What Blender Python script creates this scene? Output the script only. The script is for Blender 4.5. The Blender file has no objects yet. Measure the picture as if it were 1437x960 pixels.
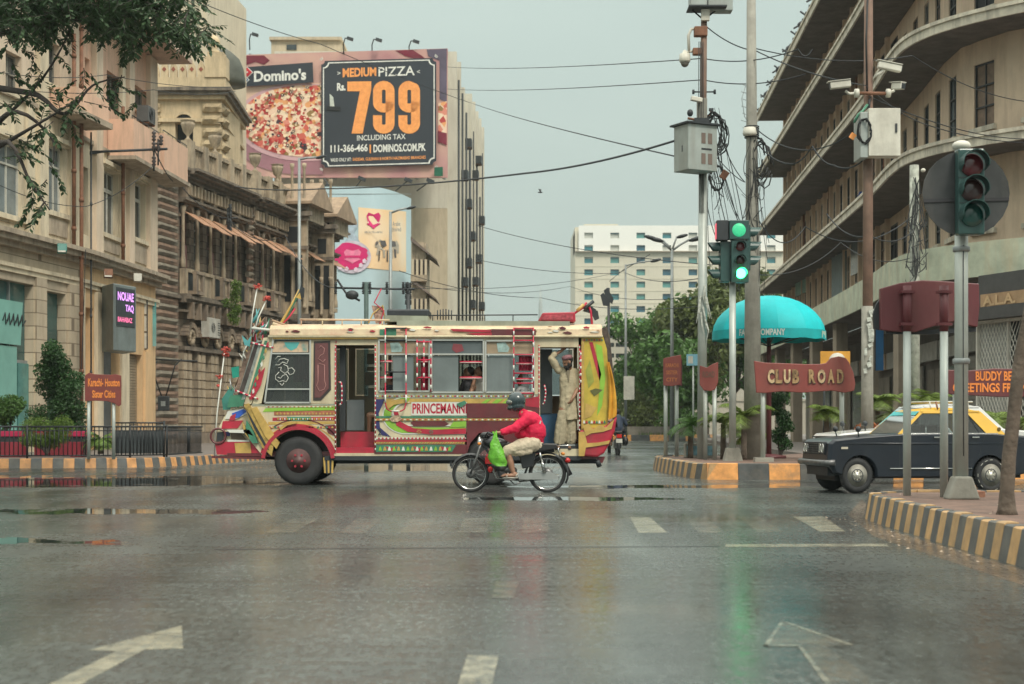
import bpy,math,random
import numpy as np
from mathutils import Matrix,Vector
random.seed(7)
scene=bpy.context.scene
COL=scene.collection
R=math.radians
F,CX,HY,H=2200.0,718.5,598.0,1.03
def X(u,Y):return(u-CX)/F*Y
def Z(v,Y):return H+(HY-v)/F*Y
def G(v,z=0.0):return(H-z)*F/(v-HY)
# ---------------- camera
cam=bpy.data.cameras.new("camera");camo=bpy.data.objects.new("camera",cam);COL.objects.link(camo)
camo.location=(0,0,H);camo.rotation_euler=(R(90),0,0)
cam.lens=36*F/1437;cam.sensor_width=36;cam.shift_y=(HY-480)/1437
cam.clip_start=0.1;cam.clip_end=4000
cam.dof.use_dof=True;cam.dof.focus_distance=25.5;cam.dof.aperture_fstop=3.2
scene.camera=camo
# ---------------- world: thick overcast over a Nishita sky
SUN_EL,SUN_AZ=48.0,152.0
w=bpy.data.worlds.new("World");scene.world=w;w.use_nodes=True
nt=w.node_tree;nt.nodes.clear()
def N(t,tree=None,**k):
 n=(tree or nt).nodes.new(t)
 for a,b in k.items():setattr(n,a,b)
 return n
out=N('ShaderNodeOutputWorld');mixs=N('ShaderNodeMixShader');b1=N('ShaderNodeBackground');b2=N('ShaderNodeBackground')
sky=N('ShaderNodeTexSky',sky_type='NISHITA',sun_disc=False,sun_elevation=R(SUN_EL),sun_rotation=R(SUN_AZ),dust_density=4.0)
tc=N('ShaderNodeTexCoord');sep=N('ShaderNodeSeparateXYZ');ramp=N('ShaderNodeValToRGB')
nz=N('ShaderNodeTexNoise');nz.inputs['Scale'].default_value=2.2;nz.inputs['Detail'].default_value=5
mp=N('ShaderNodeMapping');mp.inputs['Scale'].default_value=(1,1,2.6)
mx=N('ShaderNodeMix',data_type='RGBA',blend_type='MULTIPLY');r2=N('ShaderNodeValToRGB')
L=nt.links.new
L(tc.outputs['Generated'],sep.inputs[0]);L(sep.outputs['Z'],ramp.inputs[0])
L(tc.outputs['Generated'],mp.inputs[0]);L(mp.outputs[0],nz.inputs['Vector']);L(nz.outputs['Fac'],r2.inputs[0])
e=ramp.color_ramp.elements
e[0].position=0.0;e[0].color=(0.335,0.388,0.355,1)
e[1].position=1.0;e[1].color=(1.62,1.62,1.46,1)
x=ramp.color_ramp.elements.new(0.26);x.color=(0.385,0.46,0.428,1)
r2.color_ramp.elements[0].position=.3;r2.color_ramp.elements[0].color=(.9,.91,.92,1)
r2.color_ramp.elements[1].position=.7;r2.color_ramp.elements[1].color=(1.06,1.05,1.04,1)
mx.inputs[0].default_value=1;L(ramp.outputs[0],mx.inputs[6]);L(r2.outputs[0],mx.inputs[7])
L(mx.outputs[2],b2.inputs[0]);b2.inputs[1].default_value=1.0
L(sky.outputs[0],b1.inputs[0]);b1.inputs[1].default_value=0.1
mixs.inputs[0].default_value=.97;L(b1.outputs[0],mixs.inputs[1]);L(b2.outputs[0],mixs.inputs[2]);L(mixs.outputs[0],out.inputs[0])
# ---------------- sun veiled by cloud
sd=bpy.data.lights.new("sun",'SUN');sd.energy=1.5;sd.angle=R(14);sd.color=(1,.93,.81)
so=bpy.data.objects.new("sun",sd);COL.objects.link(so)
dv=Vector((math.sin(R(SUN_AZ))*math.cos(R(SUN_EL)),math.cos(R(SUN_AZ))*math.cos(R(SUN_EL)),math.sin(R(SUN_EL))))
so.rotation_euler=dv.to_track_quat('Z','Y').to_euler();so.location=(0,-20,40)
scene.view_settings.view_transform='Standard';scene.view_settings.look='None'
scene.view_settings.exposure=0.6;scene.view_settings.gamma=1.0
# ---------------- materials
def srgb(r,g,b):
 f=lambda c:(c/255/12.92)if c<=10 else((c/255+.055)/1.055)**2.4
 return(f(r),f(g),f(b),1)
def c3(c):return tuple(c)+((1,)if len(c)==3 else())
MATS={}
def mat(name,col,rough=.6,metal=0.0,var=.18,scale=3.0,bump=.0,bscale=40.,dirt=None,damt=.5,streak=True,coat=0,emit=None,estr=0,island=0,brick=None,wave=None,spec=.5):
 if name in MATS:return MATS[name]
 m=bpy.data.materials.new(name);m.use_nodes=True;t=m.node_tree;t.nodes.clear();l=t.links.new
 o=N('ShaderNodeOutputMaterial',t);p=N('ShaderNodeBsdfPrincipled',t);l(p.outputs[0],o.inputs[0])
 p.inputs['Roughness'].default_value=rough;p.inputs['Metallic'].default_value=metal
 p.inputs['Coat Weight'].default_value=coat;p.inputs['Specular IOR Level'].default_value=spec
 col=c3(col);tcn=N('ShaderNodeTexCoord',t)
 geo=N('ShaderNodeNewGeometry',t)
 pos=geo.outputs['Position']if brick or dirt else tcn.outputs['Object']
 n=N('ShaderNodeTexNoise',t);n.inputs['Scale'].default_value=scale;n.inputs['Detail'].default_value=6;n.inputs['Roughness'].default_value=.62
 l(pos,n.inputs['Vector'])
 r=N('ShaderNodeValToRGB',t);l(n.outputs['Fac'],r.inputs[0])
 r.color_ramp.elements[0].position=.3;r.color_ramp.elements[1].position=.7
 r.color_ramp.elements[0].color=tuple(max(0,c*(1-var))for c in col[:3])+(1,)
 r.color_ramp.elements[1].color=tuple(min(1,c*(1+var))for c in col[:3])+(1,)
 cur=r.outputs[0];hgt=None
 if brick:
  mpn=N('ShaderNodeMapping',t);l(tcn.outputs['Object'],mpn.inputs[0]);mpn.inputs['Rotation'].default_value=(R(90),0,0)
  bt=N('ShaderNodeTexBrick',t);l(mpn.outputs[0],bt.inputs['Vector'])
  bt.inputs['Scale'].default_value=1;bt.inputs['Brick Width'].default_value=brick[0];bt.inputs['Row Height'].default_value=brick[1]
  bt.inputs['Mortar Size'].default_value=.018;bt.inputs['Color1'].default_value=(1,1,1,1);bt.inputs['Color2'].default_value=(.72,.72,.74,1)
  bt.inputs['Mortar'].default_value=(.35,.33,.32,1)
  mm=N('ShaderNodeMix',t,data_type='RGBA',blend_type='MULTIPLY');mm.inputs[0].default_value=1
  l(cur,mm.inputs[6]);l(bt.outputs['Color'],mm.inputs[7]);cur=mm.outputs[2];hgt=bt.outputs['Fac']
 if dirt:
  mpn=N('ShaderNodeMapping',t);l(geo.outputs['Position'],mpn.inputs[0]);mpn.inputs['Scale'].default_value=(2.2,2.2,.35 if streak else 2.2)
  n2=N('ShaderNodeTexNoise',t);n2.inputs['Scale'].default_value=1.1;n2.inputs['Detail'].default_value=8;n2.inputs['Roughness'].default_value=.7
  l(mpn.outputs[0],n2.inputs['Vector']);rr=N('ShaderNodeValToRGB',t);l(n2.outputs['Fac'],rr.inputs[0])
  rr.color_ramp.elements[0].position=.46;rr.color_ramp.elements[1].position=.72
  rr.color_ramp.elements[1].color=(damt,damt,damt,1)
  mm=N('ShaderNodeMix',t,data_type='RGBA');l(rr.outputs[0],mm.inputs[0]);l(cur,mm.inputs[6]);mm.inputs[7].default_value=c3(dirt);cur=mm.outputs[2]
 if island:
  hs=N('ShaderNodeHueSaturation',t);mr=N('ShaderNodeMapRange',t);l(geo.outputs['Random Per Island'],mr.inputs[0])
  mr.inputs[3].default_value=1-island;mr.inputs[4].default_value=1+island
  l(mr.outputs[0],hs.inputs['Value']);l(cur,hs.inputs['Color']);cur=hs.outputs[0]
 l(cur,p.inputs['Base Color'])
 if bump:
  n3=N('ShaderNodeTexNoise',t);n3.inputs['Scale'].default_value=bscale;n3.inputs['Detail'].default_value=4
  l(tcn.outputs['Object'],n3.inputs['Vector'])
  bp=N('ShaderNodeBump',t);bp.inputs['Strength'].default_value=bump;bp.inputs['Distance'].default_value=.02
  l(n3.outputs['Fac'],bp.inputs['Height']);l(bp.outputs[0],p.inputs['Normal'])
 if emit:p.inputs['Emission Color'].default_value=c3(emit);p.inputs['Emission Strength'].default_value=estr
 m['mat']=1;MATS[name]=m;return m
def glass_mat(name,tint=(.8,.85,.85),alpha=.35,rough=.05):
 m=bpy.data.materials.new(name);m.use_nodes=True;t=m.node_tree;t.nodes.clear();l=t.links.new
 o=N('ShaderNodeOutputMaterial',t);g=N('ShaderNodeBsdfGlossy',t);tr=N('ShaderNodeBsdfTransparent',t);mxx=N('ShaderNodeMixShader',t)
 d=N('ShaderNodeBsdfDiffuse',t);m2=N('ShaderNodeMixShader',t);lw=N('ShaderNodeLayerWeight',t);lw.inputs[0].default_value=.35
 g.inputs['Roughness'].default_value=rough;tr.inputs[0].default_value=c3(tint);d.inputs[0].default_value=(.25,.27,.26,1)
 m2.inputs[0].default_value=alpha;l(tr.outputs[0],m2.inputs[1]);l(d.outputs[0],m2.inputs[2])
 l(lw.outputs['Fresnel'],mxx.inputs[0]);l(m2.outputs[0],mxx.inputs[1]);l(g.outputs[0],mxx.inputs[2]);l(mxx.outputs[0],o.inputs[0])
 MATS[name]=m;return m
# ---------------- mesh builder
class MB:
 def __init__(s,m=None,M=None):s.v=[];s.f=[];s.fm=[];s.sm=[];s.mats=[];s.cur=0;s.M=M;(s.mat(m)if m else None)
 def mat(s,m):
  if m not in s.mats:s.mats.append(m)
  s.cur=s.mats.index(m);return s
 def add(s,vs,fs,smooth=False):
  b=len(s.v)
  if s.M is not None:vs=[s.M@Vector(q)for q in vs]
  s.v+=[tuple(q)for q in vs]
  for f in fs:s.f.append([i+b for i in f]);s.fm.append(s.cur);s.sm.append(smooth)
  return s
 def box(s,x0,x1,y0,y1,z0,z1):
  if x0>x1:x0,x1=x1,x0
  if y0>y1:y0,y1=y1,y0
  if z0>z1:z0,z1=z1,z0
  return s.add([(x0,y0,z0),(x1,y0,z0),(x1,y1,z0),(x0,y1,z0),(x0,y0,z1),(x1,y0,z1),(x1,y1,z1),(x0,y1,z1)],[(0,3,2,1),(4,5,6,7),(0,1,5,4),(1,2,6,5),(2,3,7,6),(3,0,4,7)])
 def obox(s,c,sz,rz=0,rx=0,ry=0):
  Mx=Matrix.Translation(c)@Matrix.Rotation(rz,4,'Z')@Matrix.Rotation(ry,4,'Y')@Matrix.Rotation(rx,4,'X')
  a,b,d=sz[0]/2,sz[1]/2,sz[2]/2
  vs=[(-a,-b,-d),(a,-b,-d),(a,b,-d),(-a,b,-d),(-a,-b,d),(a,-b,d),(a,b,d),(-a,b,d)]
  return s.add([Mx@Vector(q)for q in vs],[(0,3,2,1),(4,5,6,7),(0,1,5,4),(1,2,6,5),(2,3,7,6),(3,0,4,7)])
 def bar(s,p0,p1,w,d=None):
  return s.tube([p0,p1],w*.7,4,flat=True)
 def tube(s,pts,r,n=8,flat=False,caps=True,sq=1.0):
  pts=[Vector(p)for p in pts];m=len(pts);rs=r if isinstance(r,(list,tuple))else[r]*m
  vs=[];prev=None
  for i,p in enumerate(pts):
   t=(pts[min(i+1,m-1)]-pts[max(i-1,0)])
   if t.length<1e-9:t=Vector((0,0,1))
   t.normalize()
   if prev is None:
    a=Vector((0,0,1))if abs(t.z)<.9 else Vector((0,1,0));nx=t.cross(a).normalized()
   else:nx=(prev-t*prev.dot(t)).normalized()
   prev=nx;ny=t.cross(nx)
   for k in range(n):
    an=2*math.pi*(k+.5)/n;vs.append(p+nx*math.cos(an)*rs[i]+ny*math.sin(an)*rs[i]*sq)
  fs=[(i*n+k,i*n+(k+1)%n,(i+1)*n+(k+1)%n,(i+1)*n+k)for i in range(m-1)for k in range(n)]
  s.add(vs,fs,not flat)
  if caps:
   b=len(s.v)-m*n
   s.f.append([b+k for k in range(n)][::-1]);s.fm.append(s.cur);s.sm.append(False)
   s.f.append([b+(m-1)*n+k for k in range(n)]);s.fm.append(s.cur);s.sm.append(False)
  return s
 def cyl(s,p0,p1,r0,r1=None,n=12):return s.tube([p0,p1],[r0,r0 if r1 is None else r1],n)
 def lathe(s,prof,c=(0,0,0),n=16,ax='Z',smooth=True):
  vs=[]
  for(r,h)in prof:
   for k in range(n):
    a=2*math.pi*k/n;q=(r*math.cos(a),r*math.sin(a),h)
    if ax=='Y':q=(q[0],h,q[1])
    if ax=='X':q=(h,q[0],q[1])
    vs.append((q[0]+c[0],q[1]+c[1],q[2]+c[2]))
  m=len(prof);fs=[(i*n+k,i*n+(k+1)%n,(i+1)*n+(k+1)%n,(i+1)*n+k)for i in range(m-1)for k in range(n)]
  fs+=[tuple(range(n))[::-1],tuple((m-1)*n+k for k in range(n))]
  return s.add(vs,fs,smooth)
 def prism(s,poly,a0,a1,ax='Y'):
  n=len(poly)
  def q(p,a):return(p[0],a,p[1])if ax=='Y' else((a,p[0],p[1])if ax=='X' else(p[0],p[1],a))
  vs=[q(p,a0)for p in poly]+[q(p,a1)for p in poly]
  fs=[tuple(range(n)),tuple(range(2*n-1,n-1,-1))]+[(i,i+n,(i+1)%n+n,(i+1)%n)for i in range(n)]
  return s.add(vs,fs)
 def ell(s,c,r,nu=12,nv=8,rot=None):
  vs=[];fs=[]
  for j in range(nv+1):
   t=math.pi*j/nv
   for i in range(nu):
    a=2*math.pi*i/nu;q=Vector((r[0]*math.sin(t)*math.cos(a),r[1]*math.sin(t)*math.sin(a),r[2]*math.cos(t)))
    if rot is not None:q=rot@q
    vs.append(q+Vector(c))
  for j in range(nv):
   for i in range(nu):fs.append((j*nu+i,(j+1)*nu+i,(j+1)*nu+(i+1)%nu,j*nu+(i+1)%nu))
  return s.add(vs,fs,True)
 def ring(s,c,r,tube,n=24,k=8,ax='Y',sq=1.0):
  vs=[]
  for i in range(n):
   a=2*math.pi*i/n
   for j in range(k):
    b=2*math.pi*j/k;rr=r+tube*math.cos(b);h=tube*sq*math.sin(b)
    q=(rr*math.cos(a),h,rr*math.sin(a))if ax=='Y' else((h,rr*math.cos(a),rr*math.sin(a))if ax=='X' else(rr*math.cos(a),rr*math.sin(a),h))
    vs.append((q[0]+c[0],q[1]+c[1],q[2]+c[2]))
  fs=[(i*k+j,i*k+(j+1)%k,((i+1)%n)*k+(j+1)%k,((i+1)%n)*k+j)for i in range(n)for j in range(k)]
  return s.add(vs,fs,True)
 def text(s,body,x0,x1,z0,z1,y,off=0.0,th=.004,flip=False,shear=0):
  vs,fs=text_data(body,off)
  xs=[q[0]for q in vs];ys=[q[1]for q in vs];a,b,c,d=min(xs),max(xs),min(ys),max(ys)
  P=[(x0+(q[0]-a)/(b-a)*(x1-x0),y,z0+(q[1]-c)/(d-c)*(z1-z0))for q in vs]
  return s.add(P,fs)
 def build(s,name,m=None,parent=None,loc=None,rz=0,bevel=0):
  me=bpy.data.meshes.new(name);me.from_pydata(s.v,[],s.f)
  for q in(s.mats or[m]):me.materials.append(q)
  if len(s.mats)>1:me.polygons.foreach_set('material_index',s.fm)
  me.polygons.foreach_set('use_smooth',s.sm);me.update()
  o=bpy.data.objects.new(name,me);COL.objects.link(o)
  if parent:o.parent=parent
  if loc:o.location=loc
  if rz:o.rotation_euler.z=rz
  if bevel:
   b=o.modifiers.new('bevel','BEVEL');b.width=bevel;b.segments=2;b.limit_method='ANGLE';b.harden_normals=False
  return o
_txt={}
def text_data(body,off=0.0):
 k=(body,off)
 if k not in _txt:
  cu=bpy.data.curves.new('t','FONT');cu.body=body;cu.size=1;cu.offset=off;cu.resolution_u=3
  ob=bpy.data.objects.new('t',cu);me=bpy.data.meshes.new_from_object(ob)
  _txt[k]=([tuple(v.co)for v in me.vertices],[tuple(p.vertices)for p in me.polygons])
  bpy.data.objects.remove(ob);bpy.data.meshes.remove(me);bpy.data.curves.remove(cu)
 return _txt[k]
def tag(o,label=None,cat=None,group=None,kind=None):
 if label:o['label']=label
 if cat:o['category']=cat
 if group:o['group']=group
 if kind:o['kind']=kind
 return o
def thing(name,label,cat,loc=(0,0,0),rz=0,group=None):
 o=bpy.data.objects.new(name,None);COL.objects.link(o);o.location=loc;o.rotation_euler=(0,0,rz);o.empty_display_size=.2
 return tag(o,label,cat,group)
def put(me,name,parent,loc,rz=0,sc=None):
 o=bpy.data.objects.new(name,me);COL.objects.link(o);o.parent=parent;o.location=loc;o.rotation_euler.z=rz
 if sc:o.scale=sc
 return o
def copy_tree(o,label=None,parent=None):
 c=o.copy();COL.objects.link(c);c.parent=parent
 if label:c['label']=label
 for ch in list(o.children):copy_tree(ch,None,c)
 return c
def sag(p0,p1,d,n=14):
 p0,p1=Vector(p0),Vector(p1)
 return[p0.lerp(p1,i/n)-Vector((0,0,d*4*(i/n)*(1-i/n)))for i in range(n+1)]
class Fac:
 def __init__(s,x0,y0,x1,y1):
  s.o=Vector((x0,y0,0));d=Vector((x1-x0,y1-y0,0));s.len=d.length;s.t=d.normalized()
  s.n=Vector((-s.t.y,s.t.x,0))
  s.M=Matrix(((s.t.x,s.n.x,0,x0),(s.t.y,s.n.y,0,y0),(0,0,1,0),(0,0,0,1)))
  s.rz=math.atan2(s.t.y,s.t.x)
 def s_at(s,u,d=0):
  k=(u-CX)/F;o=s.o+s.n*d
  return(k*o.y-o.x)/(s.t.x-k*s.t.y)
 def Y(s,u,d=0):return(s.o+s.n*d+s.t*s.s_at(u,d)).y
 def z(s,u,v,d=0):return Z(v,s.Y(u,d))
 def rect(s,u0,v0,u1,v1,d=0):
  a,b=s.s_at(u0,d),s.s_at(u1,d);um=(u0+u1)/2;return min(a,b),max(a,b),s.z(um,v1,d),s.z(um,v0,d)
def wall(mb,s0,s1,z0,z1,holes,th=.3,y=0.0,back=False):
 S=sorted({s0,s1,*[min(max(h[i],s0),s1)for h in holes for i in(0,1)]});ZZ=sorted({z0,z1,*[min(max(h[i],z0),z1)for h in holes for i in(2,3)]})
 def inh(a,b):return any(h[0]-1e-6<=a<=h[1]+1e-6 and h[2]-1e-6<=b<=h[3]+1e-6 for h in holes)
 for i in range(len(S)-1):
  for j in range(len(ZZ)-1):
   if S[i+1]-S[i]<1e-5 or ZZ[j+1]-ZZ[j]<1e-5:continue
   if inh((S[i]+S[i+1])/2,(ZZ[j]+ZZ[j+1])/2):continue
   mb.add([(S[i],y,ZZ[j]),(S[i+1],y,ZZ[j]),(S[i+1],y,ZZ[j+1]),(S[i],y,ZZ[j+1])],[(0,1,2,3)])
 for(a,b,c,d)in holes:
  a,b,c,d=max(a,s0),min(b,s1),max(c,z0),min(d,z1)
  mb.add([(a,y,c),(a,y,d),(a,y+th,d),(a,y+th,c)],[(0,1,2,3)]);mb.add([(b,y,c),(b,y,d),(b,y+th,d),(b,y+th,c)],[(3,2,1,0)])
  mb.add([(a,y,d),(b,y,d),(b,y+th,d),(a,y+th,d)],[(0,1,2,3)]);mb.add([(a,y,c),(b,y,c),(b,y+th,c),(a,y+th,c)],[(3,2,1,0)])
 return mb
# ================= SETTING: road, kerbs, pavements
def wet(name,col,paint=None,wear=.5):
 m=bpy.data.materials.new(name);m.use_nodes=True;t=m.node_tree;t.nodes.clear();l=t.links.new
 o=N('ShaderNodeOutputMaterial',t);p=N('ShaderNodeBsdfPrincipled',t);l(p.outputs[0],o.inputs[0])
 g=N('ShaderNodeNewGeometry',t);P=g.outputs['Position']
 def noise(sc,det=5,rough=.6,scale3=None):
  n=N('ShaderNodeTexNoise',t);n.inputs['Scale'].default_value=sc;n.inputs['Detail'].default_value=det;n.inputs['Roughness'].default_value=rough
  if scale3:
   mpn=N('ShaderNodeMapping',t);mpn.inputs['Scale'].default_value=scale3;l(P,mpn.inputs[0]);l(mpn.outputs[0],n.inputs['Vector'])
  else:l(P,n.inputs['Vector'])
  return n.outputs['Fac']
 def mth(op,a,b=None,c=None,clamp=False):
  n=N('ShaderNodeMath',t,operation=op,use_clamp=clamp)
  for i,q in enumerate((a,b,c)):
   if q is None:continue
   if isinstance(q,(int,float)):n.inputs[i].default_value=q
   else:l(q,n.inputs[i])
  return n.outputs[0]
 def rng(v,a,b,c,d):
  n=N('ShaderNodeMapRange',t);l(v,n.inputs[0])
  for i,q in enumerate((a,b,c,d)):n.inputs[i+1].default_value=q
  return n.outputs[0]
 sp=N('ShaderNodeSeparateXYZ',t);l(P,sp.inputs[0])
 edge=noise(1.3,6,.65);pud=None
 for(cx_,cy_,rx,ry)in((-7.6,29.3,3.4,2.7),(-11.5,30.5,3.5,2.0),(-4.9,18.9,1.9,.62),(-4.9,14.0,1.3,.5),(2.6,26.7,2.4,.7),(6.2,27.3,2.4,.8),(-2.2,38.5,3.6,3.0),(1.0,22.3,1.6,.6)):
  dx=mth('DIVIDE',mth('SUBTRACT',sp.outputs['X'],cx_),rx);dy=mth('DIVIDE',mth('SUBTRACT',sp.outputs['Y'],cy_),ry)
  d=mth('SQRT',mth('ADD',mth('MULTIPLY',dx,dx),mth('MULTIPLY',dy,dy)))
  q=mth('SUBTRACT',1.0,d);pud=q if pud is None else mth('MAXIMUM',pud,q)
 pd=mth('MULTIPLY_ADD',mth('SUBTRACT',edge,.5),3.3,pud)
 pd=rng(pd,.0,.10,0,1)
 big=noise(.16,4,.6);mid=noise(.9,6,.7,(1.0,.35,1));fine=noise(70,3,.7);grit=noise(260,2,.6)
 drain=noise(3.0,5,.7,(.22,2.4,1))
 wetn=mth('ADD',mth('MULTIPLY',big,.7),mth('MULTIPLY',mid,.35));wetn=rng(wetn,.40,.64,0,1)
 gr=noise(1,9,.78,(26,8,1));trk=noise(1,3,.5,(1.1,.05,1))
 vo=N('ShaderNodeTexVoronoi',t,feature='DISTANCE_TO_EDGE');vo.inputs['Scale'].default_value=.55;va=N('ShaderNodeVectorMath',t,operation='ADD');nv=N('ShaderNodeTexNoise',t);nv.inputs['Scale'].default_value=1.6;nv.inputs['Detail'].default_value=6;l(P,nv.inputs['Vector']);l(P,va.inputs[0]);l(nv.outputs['Color'],va.inputs[1]);l(va.outputs[0],vo.inputs['Vector'])
 crk=mth('MULTIPLY',rng(vo.outputs['Distance'],.004,.012,1,0),rng(noise(.3,3),.5,.6,0,1))
 cr=N('ShaderNodeValToRGB',t);l(mth('ADD',mth('MULTIPLY',gr,.62),mth('ADD',mth('MULTIPLY',mid,.26),mth('MULTIPLY',trk,.12))),cr.inputs[0])
 cr.color_ramp.elements[0].position=.38;cr.color_ramp.elements[1].position=.63
 cr.color_ramp.elements[0].color=tuple(c*.30 for c in col)+(1,);cr.color_ramp.elements[1].color=tuple(c*1.75 for c in col)+(1,)
 cur=cr.outputs[0]
 tn=N('ShaderNodeMix',t,data_type='RGBA',blend_type='MULTIPLY');tn.inputs[0].default_value=1;l(cur,tn.inputs[6]);tr_=N('ShaderNodeCombineColor',t);tv=mth('ADD',rng(noise(.22,5,.7),.35,.65,.55,1.35),rng(trk,.4,.6,-.22,.22));[l(tv,tr_.inputs[k])for k in range(3)];l(tr_.outputs[0],tn.inputs[7]);cur=tn.outputs[2]
 sm_=N('ShaderNodeMix',t,data_type='RGBA');l(rng(noise(.33,6,.7),.52,.7,0,.55),sm_.inputs[0]);l(cur,sm_.inputs[6]);sm_.inputs[7].default_value=(.10,.09,.072,1);cur=sm_.outputs[2]
 ck=N('ShaderNodeMix',t,data_type='RGBA');l(mth('MULTIPLY',crk,.8),ck.inputs[0]);l(cur,ck.inputs[6]);ck.inputs[7].default_value=(.012,.012,.012,1);cur=ck.outputs[2]
 if paint:
  mk=mth('ADD',mth('MULTIPLY',noise(5,6,.75),.5),mth('MULTIPLY',gr,.5));mk=rng(mk,wear-.09,wear+.10,1,0)
  mm=N('ShaderNodeMix',t,data_type='RGBA');l(mk,mm.inputs[0]);l(cur,mm.inputs[6]);mm.inputs[7].default_value=c3(paint);cur=mm.outputs[2]
 dk=N('ShaderNodeMix',t,data_type='RGBA',blend_type='MULTIPLY');l(mth('MULTIPLY',pd,.6),dk.inputs[0]);l(cur,dk.inputs[6]);dk.inputs[7].default_value=(.4,.4,.4,1)
 l(dk.outputs[2],p.inputs['Base Color'])
 ro=mth('MULTIPLY_ADD',wetn,-.20,.33);ro=mth('ADD',ro,mth('MULTIPLY',mth('SUBTRACT',gr,.5),.6));ro=mth('ADD',ro,mth('MULTIPLY',mth('SUBTRACT',drain,.5),.30))
 ro=mth('MULTIPLY',ro,mth('SUBTRACT',1.0,mth('MULTIPLY',pd,.965)),clamp=True);l(ro,p.inputs['Roughness'])
 bp=N('ShaderNodeBump',t);l(mth('ADD',mth('MULTIPLY',fine,.7),mth('MULTIPLY',grit,.45)),bp.inputs['Height']);bp.inputs['Distance'].default_value=.0016
 l(mth('MULTIPLY',mth('SUBTRACT',1.0,pd),mth('MULTIPLY_ADD',wetn,-.26,.38)),bp.inputs['Strength'])
 rp=N('ShaderNodeBump',t);rp.inputs['Distance'].default_value=.004;rp.inputs['Strength'].default_value=.06
 l(noise(5,2,.4,(.6,2.2,1)),rp.inputs['Height']);l(rp.outputs[0],bp.inputs['Normal']);l(bp.outputs[0],p.inputs['Normal'])
 p.inputs['IOR'].default_value=1.45
 return m
ASPH=(.062,.071,.067)
M_road=wet('wet_asphalt',ASPH);M_paint=wet('worn_road_paint',ASPH,(.38,.36,.27),.50);M_paint_old=wet('old_road_paint',ASPH,(.22,.20,.155),.45)
M_pave=mat('wet_paving',(.16,.135,.12),.55,var=.25,scale=1.5,bump=.3,bscale=30,dirt=(.09,.07,.06),damt=.7,streak=False)
M_dirt=mat('island_dirt',(.17,.105,.08),.75,var=.35,scale=4,bump=.5,bscale=25,dirt=(.08,.06,.05),damt=.7,streak=False)
mb=MB(M_road)
for(a,b,c,d)in((-1500,1500,-300,2500),):mb.add([(a,c,0),(b,c,0),(b,d,0),(a,d,0)],[(0,1,2,3)])
tag(mb.build('road'),kind='structure')
def gp(u,v,z=.0012):Y=G(v);return(X(u,Y),Y,z)
def marking(polys,name,m=M_paint,z=.0012):
 for P in polys:
  mb=MB(m);mb.add([gp(u,v,z)for u,v in P],[tuple(range(len(P)))]);o=tag(mb.build(name),kind='structure')
  if o.data.polygons[0].normal.z<0:o.data.flip_normals()
marking([[(122,913),(255,878),(257,911),(203,912),(112,962),(40,985),(0,985),(70,960),(163,914)]],'road_arrow')
marking([[(1072,906),(1096,873),(1196,906),(1160,908),(1255,975),(1170,975),(1122,908)]],'road_arrow',M_paint_old)
marking([[(1071,907),(1095,873),(1100,874),(1078,907)],[(1119,907),(1126,908),(1178,975),(1168,975)],[(1071,905.5),(1126,905.5),(1126,907.5),(1071,907.5)],[(1098,873),(1104,873),(1198,905),(1190,906)]],'arrow_outline',wet('outline_paint',ASPH,(.34,.33,.26),.49),.0022)
marking([[(642,962),(656,920),(700,920),(690,962)]],'lane_dash')
marking([[(690,840),(696,816),(728,816),(722,840)]],'lane_dash',M_paint_old)
marking([[(884,726),(912,726),(937,748),(896,748)],[(1112,725),(1155,725),(1187,746),(1150,746)]],'crossing_bar')
marking([[(960,726),(993,726),(1016,748),(980,748)],[(1034,725),(1064,725),(1100,747),(1063,747)],[(575,728),(612,728),(600,748),(562,748)],[(652,727),(690,727),(683,748),(642,748)],[(735,727),(770,727),(770,748),(732,748)],[(500,728),(536,728),(512,749),(475,749)],[(410,728),(448,728),(412,748),(372,748)]],'crossing_bar',M_paint_old)
marking([[(1018,764),(1245,763),(1247,767),(1018,768)]],'stop_line')
marking([[(300,770),(1010,766),(1010,767.5),(300,772)]],'tar_seam',mat('tar',(.012,.012,.013),.3))
marking([[(1210,700),(1240,742),(1437,800),(1437,822),(1225,752),(1190,722)]],'silt_drift',wet('silt',(.13,.10,.075)),.0006)
M_kblack=mat('kerb_black',(.055,.06,.06),.5,var=.4,scale=5,bump=.3,dirt=(.16,.14,.11),damt=.65,streak=False)
M_korange=mat('kerb_orange',(.66,.30,.085),.5,var=.3,scale=5,bump=.3,dirt=(.20,.14,.09),damt=.85,streak=False)
M_ktan=mat('kerb_tan',(.52,.32,.145),.55,var=.25,scale=5,bump=.3,dirt=(.20,.16,.11),damt=.65,streak=False)
M_kgrey=mat('kerb_grey',(.095,.10,.10),.55,var=.3,scale=5,bump=.3,dirt=(.2,.18,.14),damt=.6,streak=False)
def polylen(pts):
 d=[0]
 for a,b in zip(pts,pts[1:]):d.append(d[-1]+math.hypot(b[0]-a[0],b[1]-a[1]))
 return d
def at_len(pts,d,q):
 for i in range(len(d)-1):
  if q<=d[i+1]or i==len(d)-2:
   f=(q-d[i])/(d[i+1]-d[i]);return(pts[i][0]+(pts[i+1][0]-pts[i][0])*f,pts[i][1]+(pts[i+1][1]-pts[i][1])*f)
def smooth_path(pts,n=6):
 out_=[]
 for i in range(len(pts)-1):
  p0,p1,p2,p3=pts[max(i-1,0)],pts[i],pts[i+1],pts[min(i+2,len(pts)-1)]
  for k in range(n):
   t=k/n;out_.append(tuple(.5*((2*p1[j])+(-p0[j]+p2[j])*t+(2*p0[j]-5*p1[j]+4*p2[j]-p3[j])*t*t+(-p0[j]+3*p1[j]-3*p2[j]+p3[j])*t**3)for j in(0,1)))
 return out_+[tuple(pts[-1])]
_ks={}
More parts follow.
